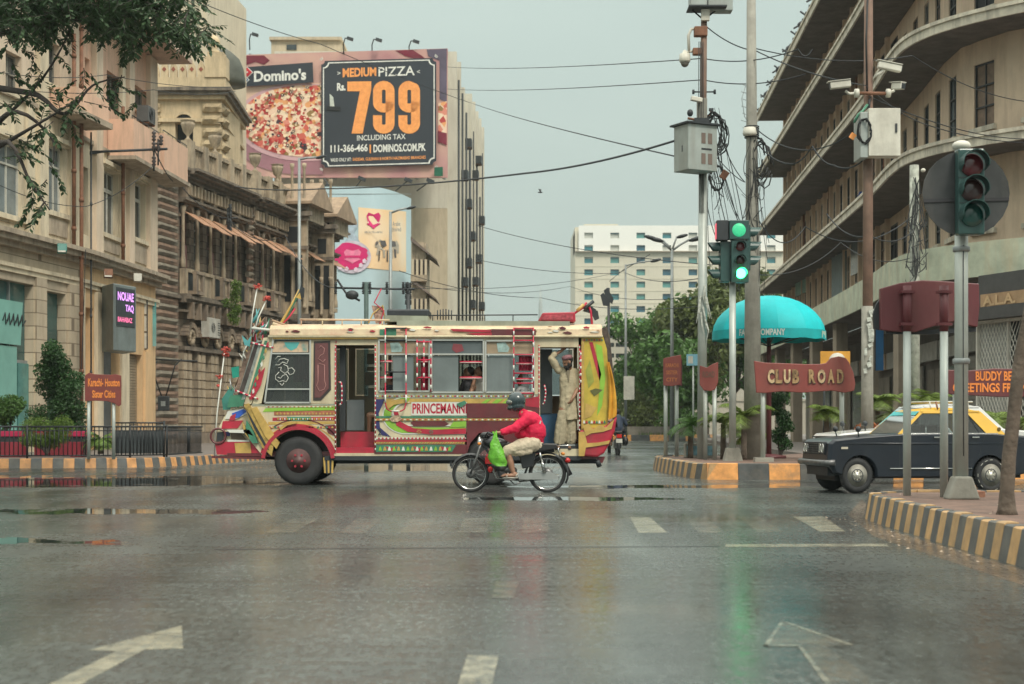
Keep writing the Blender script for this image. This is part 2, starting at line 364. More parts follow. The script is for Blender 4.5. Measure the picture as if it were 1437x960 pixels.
def kerb(pts,hgt,step,mats,wdt=.22,side=1,first=0):
 root=tag(thing('kerb',None,None,(pts[0][0],pts[0][1],0)),kind='structure')
 d=polylen(pts);n=max(1,int(round(d[-1]/step)))
 for i in range(n):
  a=at_len(pts,d,d[-1]*i/n);b=at_len(pts,d,d[-1]*(i+1)/n);ln=math.hypot(b[0]-a[0],b[1]-a[1]);m=mats[(i+first)%len(mats)]
  k=(hgt,step,m.name,side,i%3,wdt)
  if k not in _ks:
   q=MB(m);rg=random.Random(i*7);e1=rg.uniform(-.008,.008);y0,y1=(0,wdt*side)
   P=[(0,0),(.05*side,hgt*.96+e1),(.07*side,hgt+e1),(y1,hgt+e1),(y1,0)]
   if side<0:P=P[::-1]
   q.prism(P,.004,.992,'X');ob=q.build('kerb_stone');_ks[k]=ob.data;bpy.data.objects.remove(ob)
  put(_ks[k],'kerb_stone',root,(a[0]-pts[0][0],a[1]-pts[0][1],0),math.atan2(b[1]-a[1],b[0]-a[0]),(ln,1,1+random.uniform(-.012,.012)))
 return root
def slab(name,poly,z,m,kind='structure'):
 area=sum(a[0]*b[1]-b[0]*a[1]for a,b in zip(poly,poly[1:]+poly[:1]))
 if area<0:poly=poly[::-1]
 n=len(poly);q=MB(m);q.add([(a,b,z)for a,b in poly]+[(a,b,0)for a,b in poly],[tuple(range(n))]+[(i,i+n,(i+1)%n+n,(i+1)%n)for i in range(n)])
 return tag(q.build(name),kind=kind)
LK=smooth_path([(-22,35.6),(-18,37.2),(-12.4,38.2),(-9.8,38.7),(-8.6,40.5),(-7.9,44.5),(-7.3,50),(-6.2,60),(-1.5,100)],6)
kerb(LK,.24,.26,[mat('kerb_pale_orange',(.60,.30,.12),.55,var=.3,scale=4,dirt=(.22,.17,.12),damt=.7,streak=False),M_kgrey],side=1)
slab('left_pavement',[(x+(-.02 if y<39 else-.14),y+(.14 if y<42 else 0))for x,y in LK]+[(-1.7,160),(-60,160),(-60,35.6)],.215,M_pave)
CI=[(11.5,30.6),(7.5,30.15),(3.75,30.1)]
kerb(CI[::-1],.31,.62,[M_korange,M_kblack],side=1)
CI2=smooth_path([(3.55,38.6),(3.35,37.2),(3.38,34.5),(3.5,31.4),(3.75,30.1)],5)
kerb(CI2,.31,.36,[M_kgrey,M_ktan],side=1)
kerb(smooth_path([(3.55,38.6),(4.3,39.4),(6.5,39.8)],4),.31,.5,[M_kgrey,M_ktan],side=-1)
slab('centre_island',[(11.5,30.8)]+[(7.5,30.35),(3.9,30.3)]+[(3.6,31.5),(3.5,34.5),(3.5,37.2),(3.7,38.4),(4.4,39.2),(6.5,39.6),(8.5,44),(60,44),(60,30.8)],.285,M_dirt)
slab('right_pavement',[(8.6,43.8),(9.6,60),(12.2,100),(14,160),(70,160),(70,43.8)],.20,M_pave)
NI=smooth_path([(3.72,9.0),(3.72,11.4),(3.78,14),(3.9,17.2),(4.15,18.0),(4.7,18.4)],6)
kerb(NI[::-1],.285,.215,[M_ktan,M_kgrey],side=1,wdt=.16)
kerb([(4.7,18.4),(14,18.7)],.285,.4,[M_ktan,M_kgrey],side=-1)
slab('near_island',[(x+.12 if y<17.5 else x+.08,y if y<17.5 else y-.1)for x,y in NI]+[(14,18.55),(14,9.0)],.262,M_dirt)
FM=smooth_path([(4.2,109),(9,109.6),(14,112),(15,118)],6)
kerb(FM,.42,1.4,[M_korange,M_kblack],side=1,wdt=.4)
kerb([(4.2,109),(2.2,111),(1.5,116)],.42,1.4,[M_kblack,M_korange],side=-1,wdt=.4)
slab('far_island',[(4.2,109.3),(9,109.9),(13.8,112.3),(14.8,118),(14.8,150),(1.5,150),(1.9,116),(2.5,111.2)],.38,mat('verge',(.14,.15,.05),.9,var=.3,scale=.6))
q=MB(mat('planter_concrete',(.30,.26,.23),.8,dirt=(.12,.1,.09)));q.prism([(3,112),(14,113.5),(14.2,114.2),(3,112.6)],.38,1.0,'Z');tag(q.build('planter_wall'),'long low grey concrete planter wall on the grassy roundabout far behind','wall')
rg=random.Random(3);q=MB(mat('litter_paper',(.42,.33,.25),.8,var=.4,scale=20))
for i in range(160):
 if i<90:t=rg.random();x_,y_=3.70-abs(rg.gauss(0,.22)),11.2+t*6.6;zz=.006
 elif i<125:x_,y_=rg.uniform(4.0,6.2),rg.uniform(12,18);zz=.268
 else:x_,y_=rg.uniform(-9,6),rg.uniform(13,36);zz=.006
 s_=rg.uniform(.006,.022);a=rg.uniform(0,6.28)
 q.add([(x_+s_*math.cos(a+k*1.57)*(1 if k%2 else.6),y_+s_*math.sin(a+k*1.57),zz+rg.uniform(0,.012))for k in range(4)],[(0,1,2,3)])
tag(q.build('litter'),'scattered scraps, pebbles and wet leaves along the gutter and island','litter',kind='stuff')
tag(MB(mat('brick_broken',(.36,.17,.11),.8,var=.3,scale=12)).obox((4.94,17.0,.30),(.30,.22,.06),.2,.05).build('slab_piece'),'flat broken brown slab lying by the poles on the near island','slab')
# ================= LEFT SIDE BUILDINGS
M_cream=mat('cream_plaster',(.66,.57,.42),.8,var=.12,scale=.8,bump=.15,bscale=14,dirt=(.25,.20,.14),damt=.75)
M_pink=mat('peach_plaster',(.72,.47,.34),.8,var=.10,scale=.8,bump=.12,bscale=14,dirt=(.33,.24,.17),damt=.6)
M_peachl=mat('pale_peach_plaster',(.68,.55,.42),.8,var=.10,scale=.8,bump=.12,bscale=14,dirt=(.33,.26,.18),damt=.6)
M_clad=mat('cream_block_cladding',(.61,.51,.37),.75,var=.12,scale=1.2,dirt=(.28,.22,.16),damt=.6,brick=(.9,.42))
M_orng=mat('ochre_plaster',(.66,.45,.25),.8,var=.1,scale=1,dirt=(.3,.2,.12),damt=.5)
M_trim=mat('weathered_trim',(.40,.33,.25),.8,var=.2,scale=2,bump=.2,dirt=(.12,.10,.08),damt=.85)
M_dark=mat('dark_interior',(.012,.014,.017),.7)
M_wood=mat('weathered_window_frame',(.22,.21,.18),.7,var=.3,scale=5)
M_whitef=mat('white_frame',(.55,.54,.48),.6,dirt=(.3,.27,.2))
M_pane=mat('dark_pane',(.045,.055,.06),.12,var=.5,scale=.9)
M_paneb=mat('grey_pane',(.16,.19,.20),.15,var=.4,scale=1.2)
M_teal=mat('tinted_shop_glass',(.05,.12,.115),.08,var=.5,scale=.35)
M_tealg=mat('green_glass_panel',(.20,.42,.37),.15,var=.15,scale=.8)
M_rust=mat('rusty_pipe',(.20,.09,.05),.7,var=.3,scale=6)
M_steel=mat('grey_steel',(.28,.31,.31),.45,.3,var=.15,scale=3,dirt=(.14,.12,.10),damt=.5)
M_sdk=mat('dark_steel',(.035,.04,.045),.5,.2)
M_black=mat('black_rubber',(.018,.018,.02),.6)
class BF:
 def __init__(s,fac,root):s.f=fac;s.root=root;s.M=Matrix.Translation(-Vector(root.location))@fac.M;s.rz=fac.rz
 def mb(s,m=None):return MB(m,s.M)
 def part(s,name,m,*boxes,parent=None,bevel=0):
  q=s.mb(m)
  for b in boxes:q.box(*b)
  return q.build(name,None,parent or s.root,bevel=bevel)
 def put(s,me,name,x,y,z,sc=None,parent=None):return put(me,name,parent or s.root,s.M@Vector((x,y,z)),s.rz,sc)
def win(bf,s0,s1,z0,z1,rec=.2,cols=2,rows=(.3,),fm=None,pm=None,fw=.07,sill=None,name='window',bars=None):
 fm=fm or M_wood;pm=pm or M_pane
 q=bf.mb(fm);q.box(s0,s0+fw,rec,rec+.08,z0,z1);q.box(s1-fw,s1,rec,rec+.08,z0,z1);q.box(s0+fw,s1-fw,rec,rec+.08,z0,z0+fw);q.box(s0+fw,s1-fw,rec,rec+.08,z1-fw,z1)
 for i in range(1,cols):x_=s0+(s1-s0)*i/cols;q.box(x_-fw*.4,x_+fw*.4,rec+.01,rec+.07,z0+fw,z1-fw)
 for r_ in rows:z_=z1-(z1-z0)*r_;q.box(s0+fw,s1-fw,rec-.01,rec+.075,z_-fw*.45,z_+fw*.45)
 if bars:
  for i in range(bars):z_=z0+(z1-z0)*(i+.5)/bars;q.box(s0+fw,s1-fw,rec-.03,rec-.015,z_-.012,z_+.012)
 w_=q.build(name,None,bf.root)
 bf.part('pane',pm,(s0+fw*.5,s1-fw*.5,rec+.05,rec+.065,z0+fw*.5,z1-fw*.5),parent=w_)
 if sill:bf.part('sill',sill,(s0-.12,s1+.12,-.12,rec,z0-.16,z0-.002),parent=w_)
 return w_
# ---------- cream and peach corner building
rt=thing('corner_building','cream and peach plaster corner building with projecting balconies and glass shopfront at far left','building',(-14.62,53,0))
FA=Fac(-16.75,39,-14.62,53);FB=Fac(-14.62,53,-14.1,62)
A=BF(FA,rt);B=BF(FB,rt);LA=FA.len;LB=FB.len
zc=6.75;zt=15.6
gA=[FA.rect(-40,388,47,640),FA.rect(63,402,92,640)]
g1=(max(gA[0][0],.3),gA[0][1],.22,5.5);g2=(gA[1][0],gA[1][1],.22,5.4)
dB=[FB.rect(115,410,131,640),FB.rect(141,488,167,640),FB.rect(179,500,199,640)]
d1=(dB[0][0],dB[0][1],.22,5.1);d2=(dB[1][0],dB[1][1],.22,4.2);d3=(dB[2][0],dB[2][1],.22,3.75)
q=A.mb(M_clad);wall(q,0,LA,0,zc-.25,[g1,g2],.5);q.build('wall',None,rt)
q=B.mb(M_orng);wall(q,0,LB,0,zc-.25,[d1,d2,d3],.5);q.build('wall',None,rt)
wA=[FA.rect(-34,195,34,298),FA.rect(66,205,92,298),FA.rect(8,75,30,130),FA.rect(66,60,84,120)]
wB=[FB.rect(143,240,166,330),FB.rect(182.5,255,204,335),FB.rect(119,82,126,119),FB.rect(188,124,206,156),FB.rect(150,105,170,156),FB.rect(117,235,124,330)]
wA[0]=(max(wA[0][0],.4),)+wA[0][1:]
q=A.mb(M_cream);wall(q,0,LA,zc-.25,11.2,wA[:2],.35);q.build('wall',None,rt)
q=A.mb(M_peachl);wall(q,0,LA,11.2,zt,wA[2:],.35);q.build('wall',None,rt)
q=B.mb(M_cream);wall(q,0,LB,zc-.25,10.9,[wB[0],wB[1],wB[5]],.35);q.build('wall',None,rt)
q=B.mb(M_pink);wall(q,0,LB,10.9,zt,wB[2:5],.35);q.build('wall',None,rt)
q=MB(M_cream,Matrix.Translation((14.62,-53,0)));q.add([(-14.1,62,0),(-14.1,62,zt),(-30,64,zt),(-30,64,0)],[(0,3,2,1)])
q.add([(-16.75,39,0),(-16.75,39,zt),(-34,39,zt),(-34,39,0)],[(0,1,2,3)]);q.build('end_wall',None,rt)
q=MB(M_trim,Matrix.Translation((14.62,-53,0)));q.prism([(-17.9,38.5),(-15.7,53),(-13.4,53),(-12.95,62.6),(-30,64.5),(-34,38.5)],zt,zt+.28,'Z');q.build('roof',None,rt)
q=A.mb(M_trim);q.box(-.4,LA,-1.3,.2,zt-.0+.28,zt+.45);q.build('eave',None,rt)
q=B.mb(mat('peach_eave',(.52,.38,.30),.8));q.box(LB*.45,LB+.5,-1.35,-.02,zt-.16,zt-.003);q.build('eave',None,rt)
for bf,Ls in((A,LA),(B,LB+.15)):
 for(y_,a,b)in((-.22,zc-.25,zc-.08),(-.42,zc-.08,zc+.08),(-.55,zc+.08,zc+.22),(-.08,5.75,5.9),(-.14,5.9,6.02)):
  bf.part('cornice',M_trim if a>6.1 else M_cream,(0 if bf is B else-.3,Ls,y_,-.002,a,b))
 bf.part('string_course',M_trim,(0,Ls,-.1,-.002,11.1 if bf is A else 10.75,11.25 if bf is A else 10.88))
for(bf,u0,u1,z0,z1,y_,m)in((A,48,62,0.2,5.74,-.1,M_clad),(A,94,111,.2,5.74,-.12,M_clad),(A,35,44,7.0,11.1,-.12,M_cream),(A,50,62,7.0,zt-.02,-.16,M_cream),(A,95,101,7.0,11.1,-.12,M_cream),(B,112.5,115,.2,5.7,-.12,M_cream),(B,132,140,.2,5.7,-.14,M_cream),(B,168,178,.2,4.2,-.1,M_cream),(B,201,212,.2,3.9,-.1,M_orng),(B,128,137,7.0,zt-.2,-.2,M_peachl),(B,137.5,142,7.0,10.7,-.1,M_cream),(B,166.5,171,7.0,zt-.2,-.15,M_cream),(B,175,182,7.0,zt-.2,-.2,M_peachl),(B,205,215,7.0,zt-.2,-.18,M_peachl)):
 a,b=bf.f.s_at(u0),bf.f.s_at(u1);bf.part('pilaster',m,(a,b,y_,-.003,z0,z1))
win(A,*wA[0],cols=4,rows=(.28,),fm=M_whitef,pm=M_paneb,sill=M_cream);win(A,*wA[1],cols=3,rows=(.3,),fm=M_whitef,pm=M_paneb,sill=M_cream)
win(A,*wA[2],cols=2,rows=(.5,),sill=M_cream);win(A,*wA[3],cols=2,rows=(.5,),sill=M_cream)
for h_ in wB[:2]:win(B,*h_,cols=3,rows=(.28,.31),fm=M_whitef,sill=M_cream)
win(B,*wB[2],cols=1,rows=(.5,),fm=M_whitef);win(B,*wB[3],cols=2,rows=(),sill=M_pink);win(B,*wB[4],cols=3,rows=(.4,));win(B,*wB[5],cols=1,rows=(.3,))
for bf,h_ in((A,wA[0]),(A,wA[1]),(B,wB[0]),(B,wB[1])):
 bf.part('window_hood',M_cream,(h_[0]-.18,h_[1]+.18,-.2,-.003,h_[3]+.1,h_[3]+.26),(h_[0]-.1,h_[1]+.1,-.1,-.003,h_[3]+.02,h_[3]+.098))
 bf.part('apron_panel',M_trim,(h_[0]-.05,h_[1]+.05,-.05,-.003,7.25,h_[2]-.25))
for(u0,u1,v0,v1,dd)in((144,170,155,208,.95),(190,213,175,228,.95)):
 a,b=B.f.s_at(u0+3),B.f.s_at(u1+2);zz0,zz1=B.f.z(u1,v1,-dd),B.f.z(u1,v0,-dd)
 a,b=a+.3,b+1.6
 bl=B.part('balcony',M_pink,(a,b,-dd,-dd+.12,zz0,zz1),(a,a+.12,-dd+.12,-.02,zz0,zz1),(b-.12,b,-dd+.12,-.02,zz0,zz1))
 B.part('floor_slab',M_trim,(a-.05,b+.05,-dd-.1,-.02,zz0-.14,zz0-.003),parent=bl)
 q=B.mb(M_sdk);q.tube([(a,-dd+.05,zz1+.12),(b,-dd+.05,zz1+.12)],.02,5)
 for k in range(6):x_=a+(b-a)*k/5;q.tube([(x_,-dd+.05,zz1),(x_,-dd+.05,zz1+.12)],.012,4)
 q.build('handrail',None,rt).parent=bl
a,b=A.f.s_at(70),A.f.s_at(100)
bl=A.part('balcony',M_pink,(a,b+1,-.9,-.78,11.3,12.0),(a,a+.12,-.78,-.02,11.3,12.0));A.part('floor_slab',M_trim,(a-.1,b+1.1,-1.0,-.02,11.1,11.297),parent=bl)
for bf,u_,z0,z1 in((A,103,6.9,14),(B,172,6.9,12.6),(B,113.5,.3,15),(B,127,.3,11)):
 s_=bf.f.s_at(u_,-.3);q=bf.mb(M_rust if u_!=127 else M_sdk);q.tube([(s_,-.32,z0),(s_,-.32,z1)],.065 if u_!=127 else.03,8)
 for z_ in np.arange(z0+.6,z1,1.9):q.tube([(s_,-.32,z_),(s_,-.32,z_+.12)],.085 if u_!=127 else.045,8)
 q.build('drainpipe',None,rt)
q=A.mb(M_teal);q.box(g1[0],g1[1],.3,.33,g1[2],g1[3]);gl=q.build('shop_glass',None,rt)
q=A.mb(M_steel)
for u_ in(12,43):s_=A.f.s_at(u_,.25);q.box(s_-.04,s_+.04,.22,.299,.22,5.5)
q.box(g1[0],g1[1],.2,.3,3.0,3.1);q.build('mullion',None,rt).parent=gl
a,b=A.f.s_at(-30,.1),A.f.s_at(33,.1);q=A.mb(M_tealg);q.prism([(g1[0],3.55),(b-.15,3.55),(b,4.9),(g1[0],4.9)],.12,.18);gp_=q.build('glass_banner',None,rt)
q=A.mb(M_sdk)
for k in range(5):
 x_=A.f.s_at(4+k*6,.1);q.tube([(x_,.10,4.25),(x_+.15,.10,4.5),(x_+.2,.10,4.15),(x_+.4,.10,4.35)],.02,4)
q.build('lettering',None,rt).parent=gp_
A.part('glass_panel',M_tealg,(g1[0],A.f.s_at(22,.2),.16,.2,.5,3.5));A.part('glass_panel',mat('green_glass_dark',(.08,.22,.20),.12,var=.2),(A.f.s_at(24,.2),A.f.s_at(45,.2),.16,.2,.5,3.0))
q=A.mb(M_teal);q.box(g2[0],g2[1],.3,.33,g2[2],g2[3]);q.build('shop_glass',None,rt)
B.part('door',M_orng,(d1[0],d1[1],.40,.45,.22,d1[3]));B.part('door',mat('grey_door',(.13,.15,.16),.6),(d2[0],d2[1],.3,.36,.22,d2[3]))
q=B.mb(mat('shutter_back',(.2,.18,.15),.7));q.box(d3[0],d3[1],.25,.28,.22,d3[3]);sh=q.build('roller_shutter',None,rt)
nsl=int((d3[3]-.25)/.105);mat('shutter_slat',(.34,.28,.20),.55,.2,dirt=(.15,.1,.07))
qq=MB(MATS['shutter_slat']);qq.box(0,d3[1]-d3[0],0,.05,.006,.088);tmp=qq.build('slat');me_=tmp.data;bpy.data.objects.remove(tmp)
for k in range(nsl):B.put(me_,'slat',d3[0],.19,.25+k*.105,parent=sh)
def ac_unit(bf,x_,y_,z_,label,w_=.8,h_=.55,d_=.35,grp='air conditioner boxes on the facades',dark=False):
 c=bf.M@Vector((x_,y_,z_))+Vector(bf.root.location)
 t_=thing('air_conditioner',label,'air conditioner',c,bf.rz,grp)
 MB(mat('ac_dark',(.10,.10,.10),.6)if dark else mat('ac_white',(.50,.49,.44),.6,dirt=(.25,.2,.15))).box(0,w_,-d_,0,0,h_).build('casing',None,t_,bevel=.01)
 q=MB(M_sdk);cx_=w_*.38
 for r_ in(.06,.12,.18,.23):q.ring((cx_,-d_-.008,h_*.5),min(r_,h_*.42),.008,16,4)
 for k in range(6):q.box(w_*.78,w_*.96,-d_-.012,-d_-.002,h_*(.15+.12*k),h_*(.19+.12*k))
 q.build('grille',None,t_)
 MB(M_rust).box(.05,.1,-d_,.06,-.06,-.003).box(w_-.1,w_-.05,-d_,.06,-.06,-.003).build('bracket',None,t_);return t_
s_=B.f.s_at(190,-.4);ac_unit(B,s_+.3,-.35,B.f.z(200,172,-.5),'dark window air conditioner above the upper peach balcony',.9,.6,.45,dark=True)
def facing_box(bf,u0,u1,v0,v1,y0,y1,name,m,parent):
 a,b=bf.f.s_at(u0,y0),bf.f.s_at(u1,y0);um=(u0+u1)/2;return bf.part(name,m,(a,b,y0,y1,bf.f.z(um,v1,y0),bf.f.z(um,v0,y0)),parent=parent)
ledY=B.f.Y(145);t=thing('led_display','grey LED display box with purple running letters hung above the shop door','display',(X(150,54.5),54.5,3.2))
c0=Vector(t.location);bx0,bx1=X(158,53.6)-c0.x,X(191,54.4)-c0.x
Mg=mat('display_casing',(.20,.24,.24),.5,.2,dirt=(.12,.12,.11))
zt0,zt1=Z(492,54),Z(398,54)
P=[(X(141,54.9)-c0.x,.5),(X(159,53.8)-c0.x,-.7),(X(191,55.3)-c0.x,.8),(X(176,57)-c0.x,2.2)]
q=MB(Mg);q.prism(P,zt0-3.2,zt1-3.2,'Z');q.build('casing',None,t,bevel=.03)
fv=Vector((P[2][0]-P[1][0],P[2][1]-P[1][1],0));fl=fv.length;fr=Matrix.Translation((P[1][0],P[1][1],0))@Matrix.Rotation(math.atan2(fv.y,fv.x),4,'Z')
q=MB(mat('screen_black',(.05,.06,.07),.3),fr);q.box(.12*fl,.93*fl,-.02,-.004,zt1-3.2-1.45,zt1-3.2-.12);scn=q.build('screen',None,t)
q=MB(mat('led_violet',(.3,.1,.4),.5,emit=(.75,.35,.95),estr=1.1),fr);z9=zt1-3.2
q.text('NOUAE',.17*fl,.86*fl,z9-.56,z9-.26,-.027,.02);q.text('TAQ',.5*fl,.86*fl,z9-.96,z9-.68,-.027,.02);q.build('led_letters',None,t).parent=scn
q=MB(mat('led_red',(.4,.05,.1),.5,emit=(.9,.2,.4),estr=.9),fr);q.text('BAHABAZ',.17*fl,.8*fl,z9-1.3,z9-1.13,-.027,.02);q.build('led_letters',None,t).parent=scn
for(u0,u1,v0,v1,nm,lb,col)in((192,207,418,490,'sign_board','tall white sign board in a black frame beside the LED display',(.55,.54,.48)),(207.5,219,422,486,'banner','narrow teal shop banner beside the white board at the building end',(.12,.36,.36))):
 Yb=60.5 if u0<200 else 61.6;t=thing(nm,lb,'sign' if u0<200 else 'banner',(X(u0,Yb),Yb,Z(v1,Yb)))
 w_,h_=X(u1,Yb)-X(u0,Yb),Z(v0,Yb)-Z(v1,Yb)
 M1=mat(nm+'_face',col,.6,var=.25,scale=2,dirt=(.3,.3,.26),damt=.5)
 if u0<200:
  for k in range(3):MB(M1).box(.03,w_-.03,0,.05,h_*k/3+.04,h_*(k+1)/3-.03).build('panel',None,t)
  q=MB(M_sdk);q.box(0,.03,-.02,.06,0,h_);q.box(w_-.03,w_,-.02,.06,0,h_)
  for k in range(4):q.box(.03,w_-.03,-.02,.06,h_*k/3-.02,h_*k/3+.02)
  q.build('frame',None,t)
 else:
  MB(M1).box(0,w_,0,.03,0,h_).build('panel',None,t);q=MB(mat('faded_print',(.35,.5,.46),.6));q.text('SALE',.05,w_-.05,h_*.72,h_*.84,-.006);q.build('lettering',None,t)
 q=MB(M_sdk);q.tube([(-.6,.3,h_*.9),(0,.02,h_*.9)],.02,5);q.tube([(-.6,.3,h_*.1),(0,.02,h_*.1)],.02,5);q.build('bracket',None,t)
for(u_,v_,lb,mm)in((87,349,'green floodlight on the cornice above the shop windows',mat('flood_green',(.05,.2,.17),.5)),(152,384,'small rusty lamp hanging under the cornice over the LED display',M_rust),(193,390,'white floodlight under the cornice near the building end',M_whitef)):
 bf=A if u_<112 else B;y_=-.7;c=bf.M@Vector((bf.f.s_at(u_,y_),y_,bf.f.z(u_,v_,y_)))+Vector(rt.location)
 t=thing('floodlight',lb,'lamp',c);MB(mm).obox((0,0,0),(.3,.25,.28),.3,-.3).build('housing',None,t,bevel=.03);MB(M_whitef).obox((.03,-.13,-.03),(.24,.01,.2),.3,-.3).build('lens',None,t);MB(M_sdk).tube([(0,.1,.1),(-.15,.5,.05)],.03,5).build('arm',None,t)
t=thing('wire_bracket','old pipe bracket with black insulators sticking out over the peach balconies','bracket',(X(122,54),54,8.0))
c0=Vector(t.location);p=lambda u_,v_,Y_:(X(u_,Y_)-c0.x,Y_-c0.y,Z(v_,Y_)-8.0)
q=MB(M_sdk);q.tube([p(116,300,54),p(116,222,54),p(119,217,54),p(150,212,54.3)],.04,6);q.tube([p(116,214,54),p(235,209,55)],.045,6);q.tube([p(123,210,54),p(124,202,54),p(117,201,54)],.02,5);q.build('arm',None,t)
for(u_,v_)in((216,190),(216,205),(222,205),(216,225),(226,196)):
 q=MB(mat('insulator',(.06,.05,.05),.3));q.lathe([(.03,-.2),(.09,-.16),(.04,-.1),(.09,-.04),(.04,.02),(.09,.08),(.03,.16)],p(u_,v_,54.8),8);q.build('insulator',None,t)
q=MB(M_sdk);q.tube([p(216,190,54.8),p(216,240,54.8)],.035,6);q.tube([p(222,195,54.8),p(222,232,54.8)],.03,6);q.build('post',None,t)
# ---------- stone building
M_stone=mat('brown_sandstone',(.265,.205,.15),.85,var=.3,scale=1.6,bump=.5,bscale=9,dirt=(.08,.07,.065),damt=.8)
M_stoneb=mat('coursed_sandstone',(.25,.20,.15),.85,var=.28,scale=1.6,bump=.5,bscale=9,dirt=(.08,.07,.065),damt=.75,brick=(.8,.36))
M_stonel=mat('pale_carved_stone',(.40,.32,.225),.85,var=.28,scale=2,bump=.4,bscale=10,dirt=(.10,.085,.07),damt=.9)
M_stoner=mat('red_sandstone_block',(.23,.15,.105),.9,var=.25,scale=3,bump=.6,bscale=12,dirt=(.08,.07,.06),damt=.6)
M_stoneg=mat('grey_sandstone_block',(.20,.175,.135),.9,var=.3,scale=3,bump=.8,bscale=12,dirt=(.08,.07,.06),damt=.6)
M_corn=mat('blackened_cornice',(.19,.155,.12),.85,var=.35,scale=2,bump=.4,dirt=(.05,.045,.04),damt=.9)
st=thing('stone_building','old carved sandstone building with balustrade, urns and rows of small awnings','building',(-16.25,71,0))
FS=Fac(-16.25,71,-11.1,98.2);S=BF(FS,st);LS=FS.len
zC=13.0
sc=[FS.s_at(u)for u in(215,246,340,415,435,470)]
print('stone s',[round(a,1)for a in sc],LS)
rnd=random.Random(5)
rock={}
def rockstone(m,w_,h_,d_,k):
 key=(m.name,k)
 if key not in rock:
  q=MB(m);rr=random.Random(k*31+7);nx_,nz_=5,2;vs=[]
  for j in range(nz_+1):
   for i in range(nx_+1):
    ed=i in(0,nx_)or j in(0,nz_);vs.append((i/nx_,0 if ed else-.6-rr.random()*.6,j/nz_))
  fs=[(j*(nx_+1)+i,j*(nx_+1)+i+1,(j+1)*(nx_+1)+i+1,(j+1)*(nx_+1)+i)for j in range(nz_)for i in range(nx_)]
  b=len(vs);vs+=[(0,1,0),(1,1,0),(1,1,1),(0,1,1)];n1=nx_+1
  fs+=[(0,b,b+1,nx_),(b+3,nz_*n1,nz_*n1+nx_,b+2),(b,0,nz_*n1,b+3),(nx_,b+1,b+2,nz_*n1+nx_)]
  q.add(vs,fs);o_=q.build('stone');rock[key]=o_.data;bpy.data.objects.remove(o_)
 return rock[key]
def pier(bf,s0,s1,z0,z1,step=.3,y=-.12,parent=None,depth=.12,alt=(None,None)):
 n=max(1,round((z1-z0)/step));h_=(z1-z0)/n
 for i in range(n):
  m=(alt[0]or M_stoner,alt[1]or M_stoneg)[i%2];pr=depth if i%2 else depth*.6
  bf.put(rockstone(m,1,1,1,rnd.randrange(4)),'stone',s0,y,z0+i*h_+.01,(s1-s0,pr,h_-.02),parent=parent)
nb1=4;nb2=3
holes=[];bays=[]
def span(u0,u1,n):
 a,b=FS.s_at(u0),FS.s_at(u1);return[(a+(b-a)*i/n,a+(b-a)*(i+1)/n)for i in range(n)]
for(a,b)in span(249,340,5):bays.append((a,b,1))
for(a,b)in span(345,392,3):bays.append((a,b,2))
for(a,b,k)in bays:holes.append((a+.28,b-.28,8.5,11.2));holes.append((a+.5,b-.5,3.0 if k else 3,5.6))
for(a,b)in((FS.s_at(440),FS.s_at(452)),(FS.s_at(455),FS.s_at(466))):holes.append((a,b,8.6,11.2));holes.append((a,b,3,6))
q=S.mb(M_stoneb);wall(q,0,LS,0,zC,[h_ for h_ in holes if h_[2]>7],.45,y=0);q.box(.0,.01,0,8,0,zC);q.box(LS-.01,LS,.01,8,0,zC);q.build('wall',None,st)
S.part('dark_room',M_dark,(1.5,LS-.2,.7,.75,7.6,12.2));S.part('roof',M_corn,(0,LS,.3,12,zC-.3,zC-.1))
pier(S,-.25,FS.s_at(246)-.1,.5,zC-.5,.31,-.2,depth=.12)
S.part('pier_core',M_stone,(-.2,FS.s_at(246)-.15,-.15,0,.2,zC-.5))
EX=BF(Fac(-18.3,71.0,-16.25,71.0),st)
for o_x in(0,):
 n=26
 for i in range(n):
  z_=.6+i*.48;m=(M_stoner,M_stoneg)[i%2];EX.put(rockstone(m,1,1,1,rnd.randrange(4)),'stone',.0,-.22,z_,(2.0,.08 if i%2==0 else.14,.47))
EX.part('end_wall',M_stone,(-10,2.04,-.12,.0,0,zC))
def course(bf,s0,s1,z,prof,m,nm='cornice'):
 q=bf.mb(m)
 for(y_,a,b)in prof:q.box(s0,s1,y_,-.004,z+a,z+b)
 return q.build(nm,None,bf.root)
brk=[(-.35,FS.s_at(246),.0),(FS.s_at(246),FS.s_at(338),-.35),(FS.s_at(338),FS.s_at(346),-.15),(FS.s_at(346),FS.s_at(394),-.35),(FS.s_at(394),FS.s_at(415),-.1),(FS.s_at(415),LS+.1,-.2)]
for(a,b,off)in brk:
 course(S,a,b-.01,0,[(off-.18,6.85,7.0),(off-.34,7.0,7.14),(off-.22,7.14,7.25),(off-.1,6.4,6.5)],M_corn,'string_course')
 course(S,a,b-.01,zC-.45,[(off-.1,0,.15),(off-.35,.15,.3),(off-.62,.3,.42),(off-.8,.42,.54)],M_corn)
 course(S,a,b-.01,11.55,[(off-.05,0,.1),(off-.18,.1,.22)],M_corn,'string_course')
awn_me=None
q=MB(mat('awning_tin',(.46,.25,.15),.7,var=.3,scale=4,dirt=(.2,.15,.11),damt=.6));q.add([(0,0,0),(1,0,0),(1,-1,-.55),(0,-1,-.55),(0,0,-.03),(1,0,-.03),(1,-1,-.58),(0,-1,-.58)],[(0,3,2,1),(4,5,6,7),(0,1,5,4),(1,2,6,5),(2,3,7,6),(3,0,4,7)])
o_=q.build('awning');awn_me=o_.data;bpy.data.objects.remove(o_)
def lathe_mesh(prof,m,n=8,name='x'):
 o_=MB(m).lathe(prof,n=n).build(name);me=o_.data;bpy.data.objects.remove(o_);return me
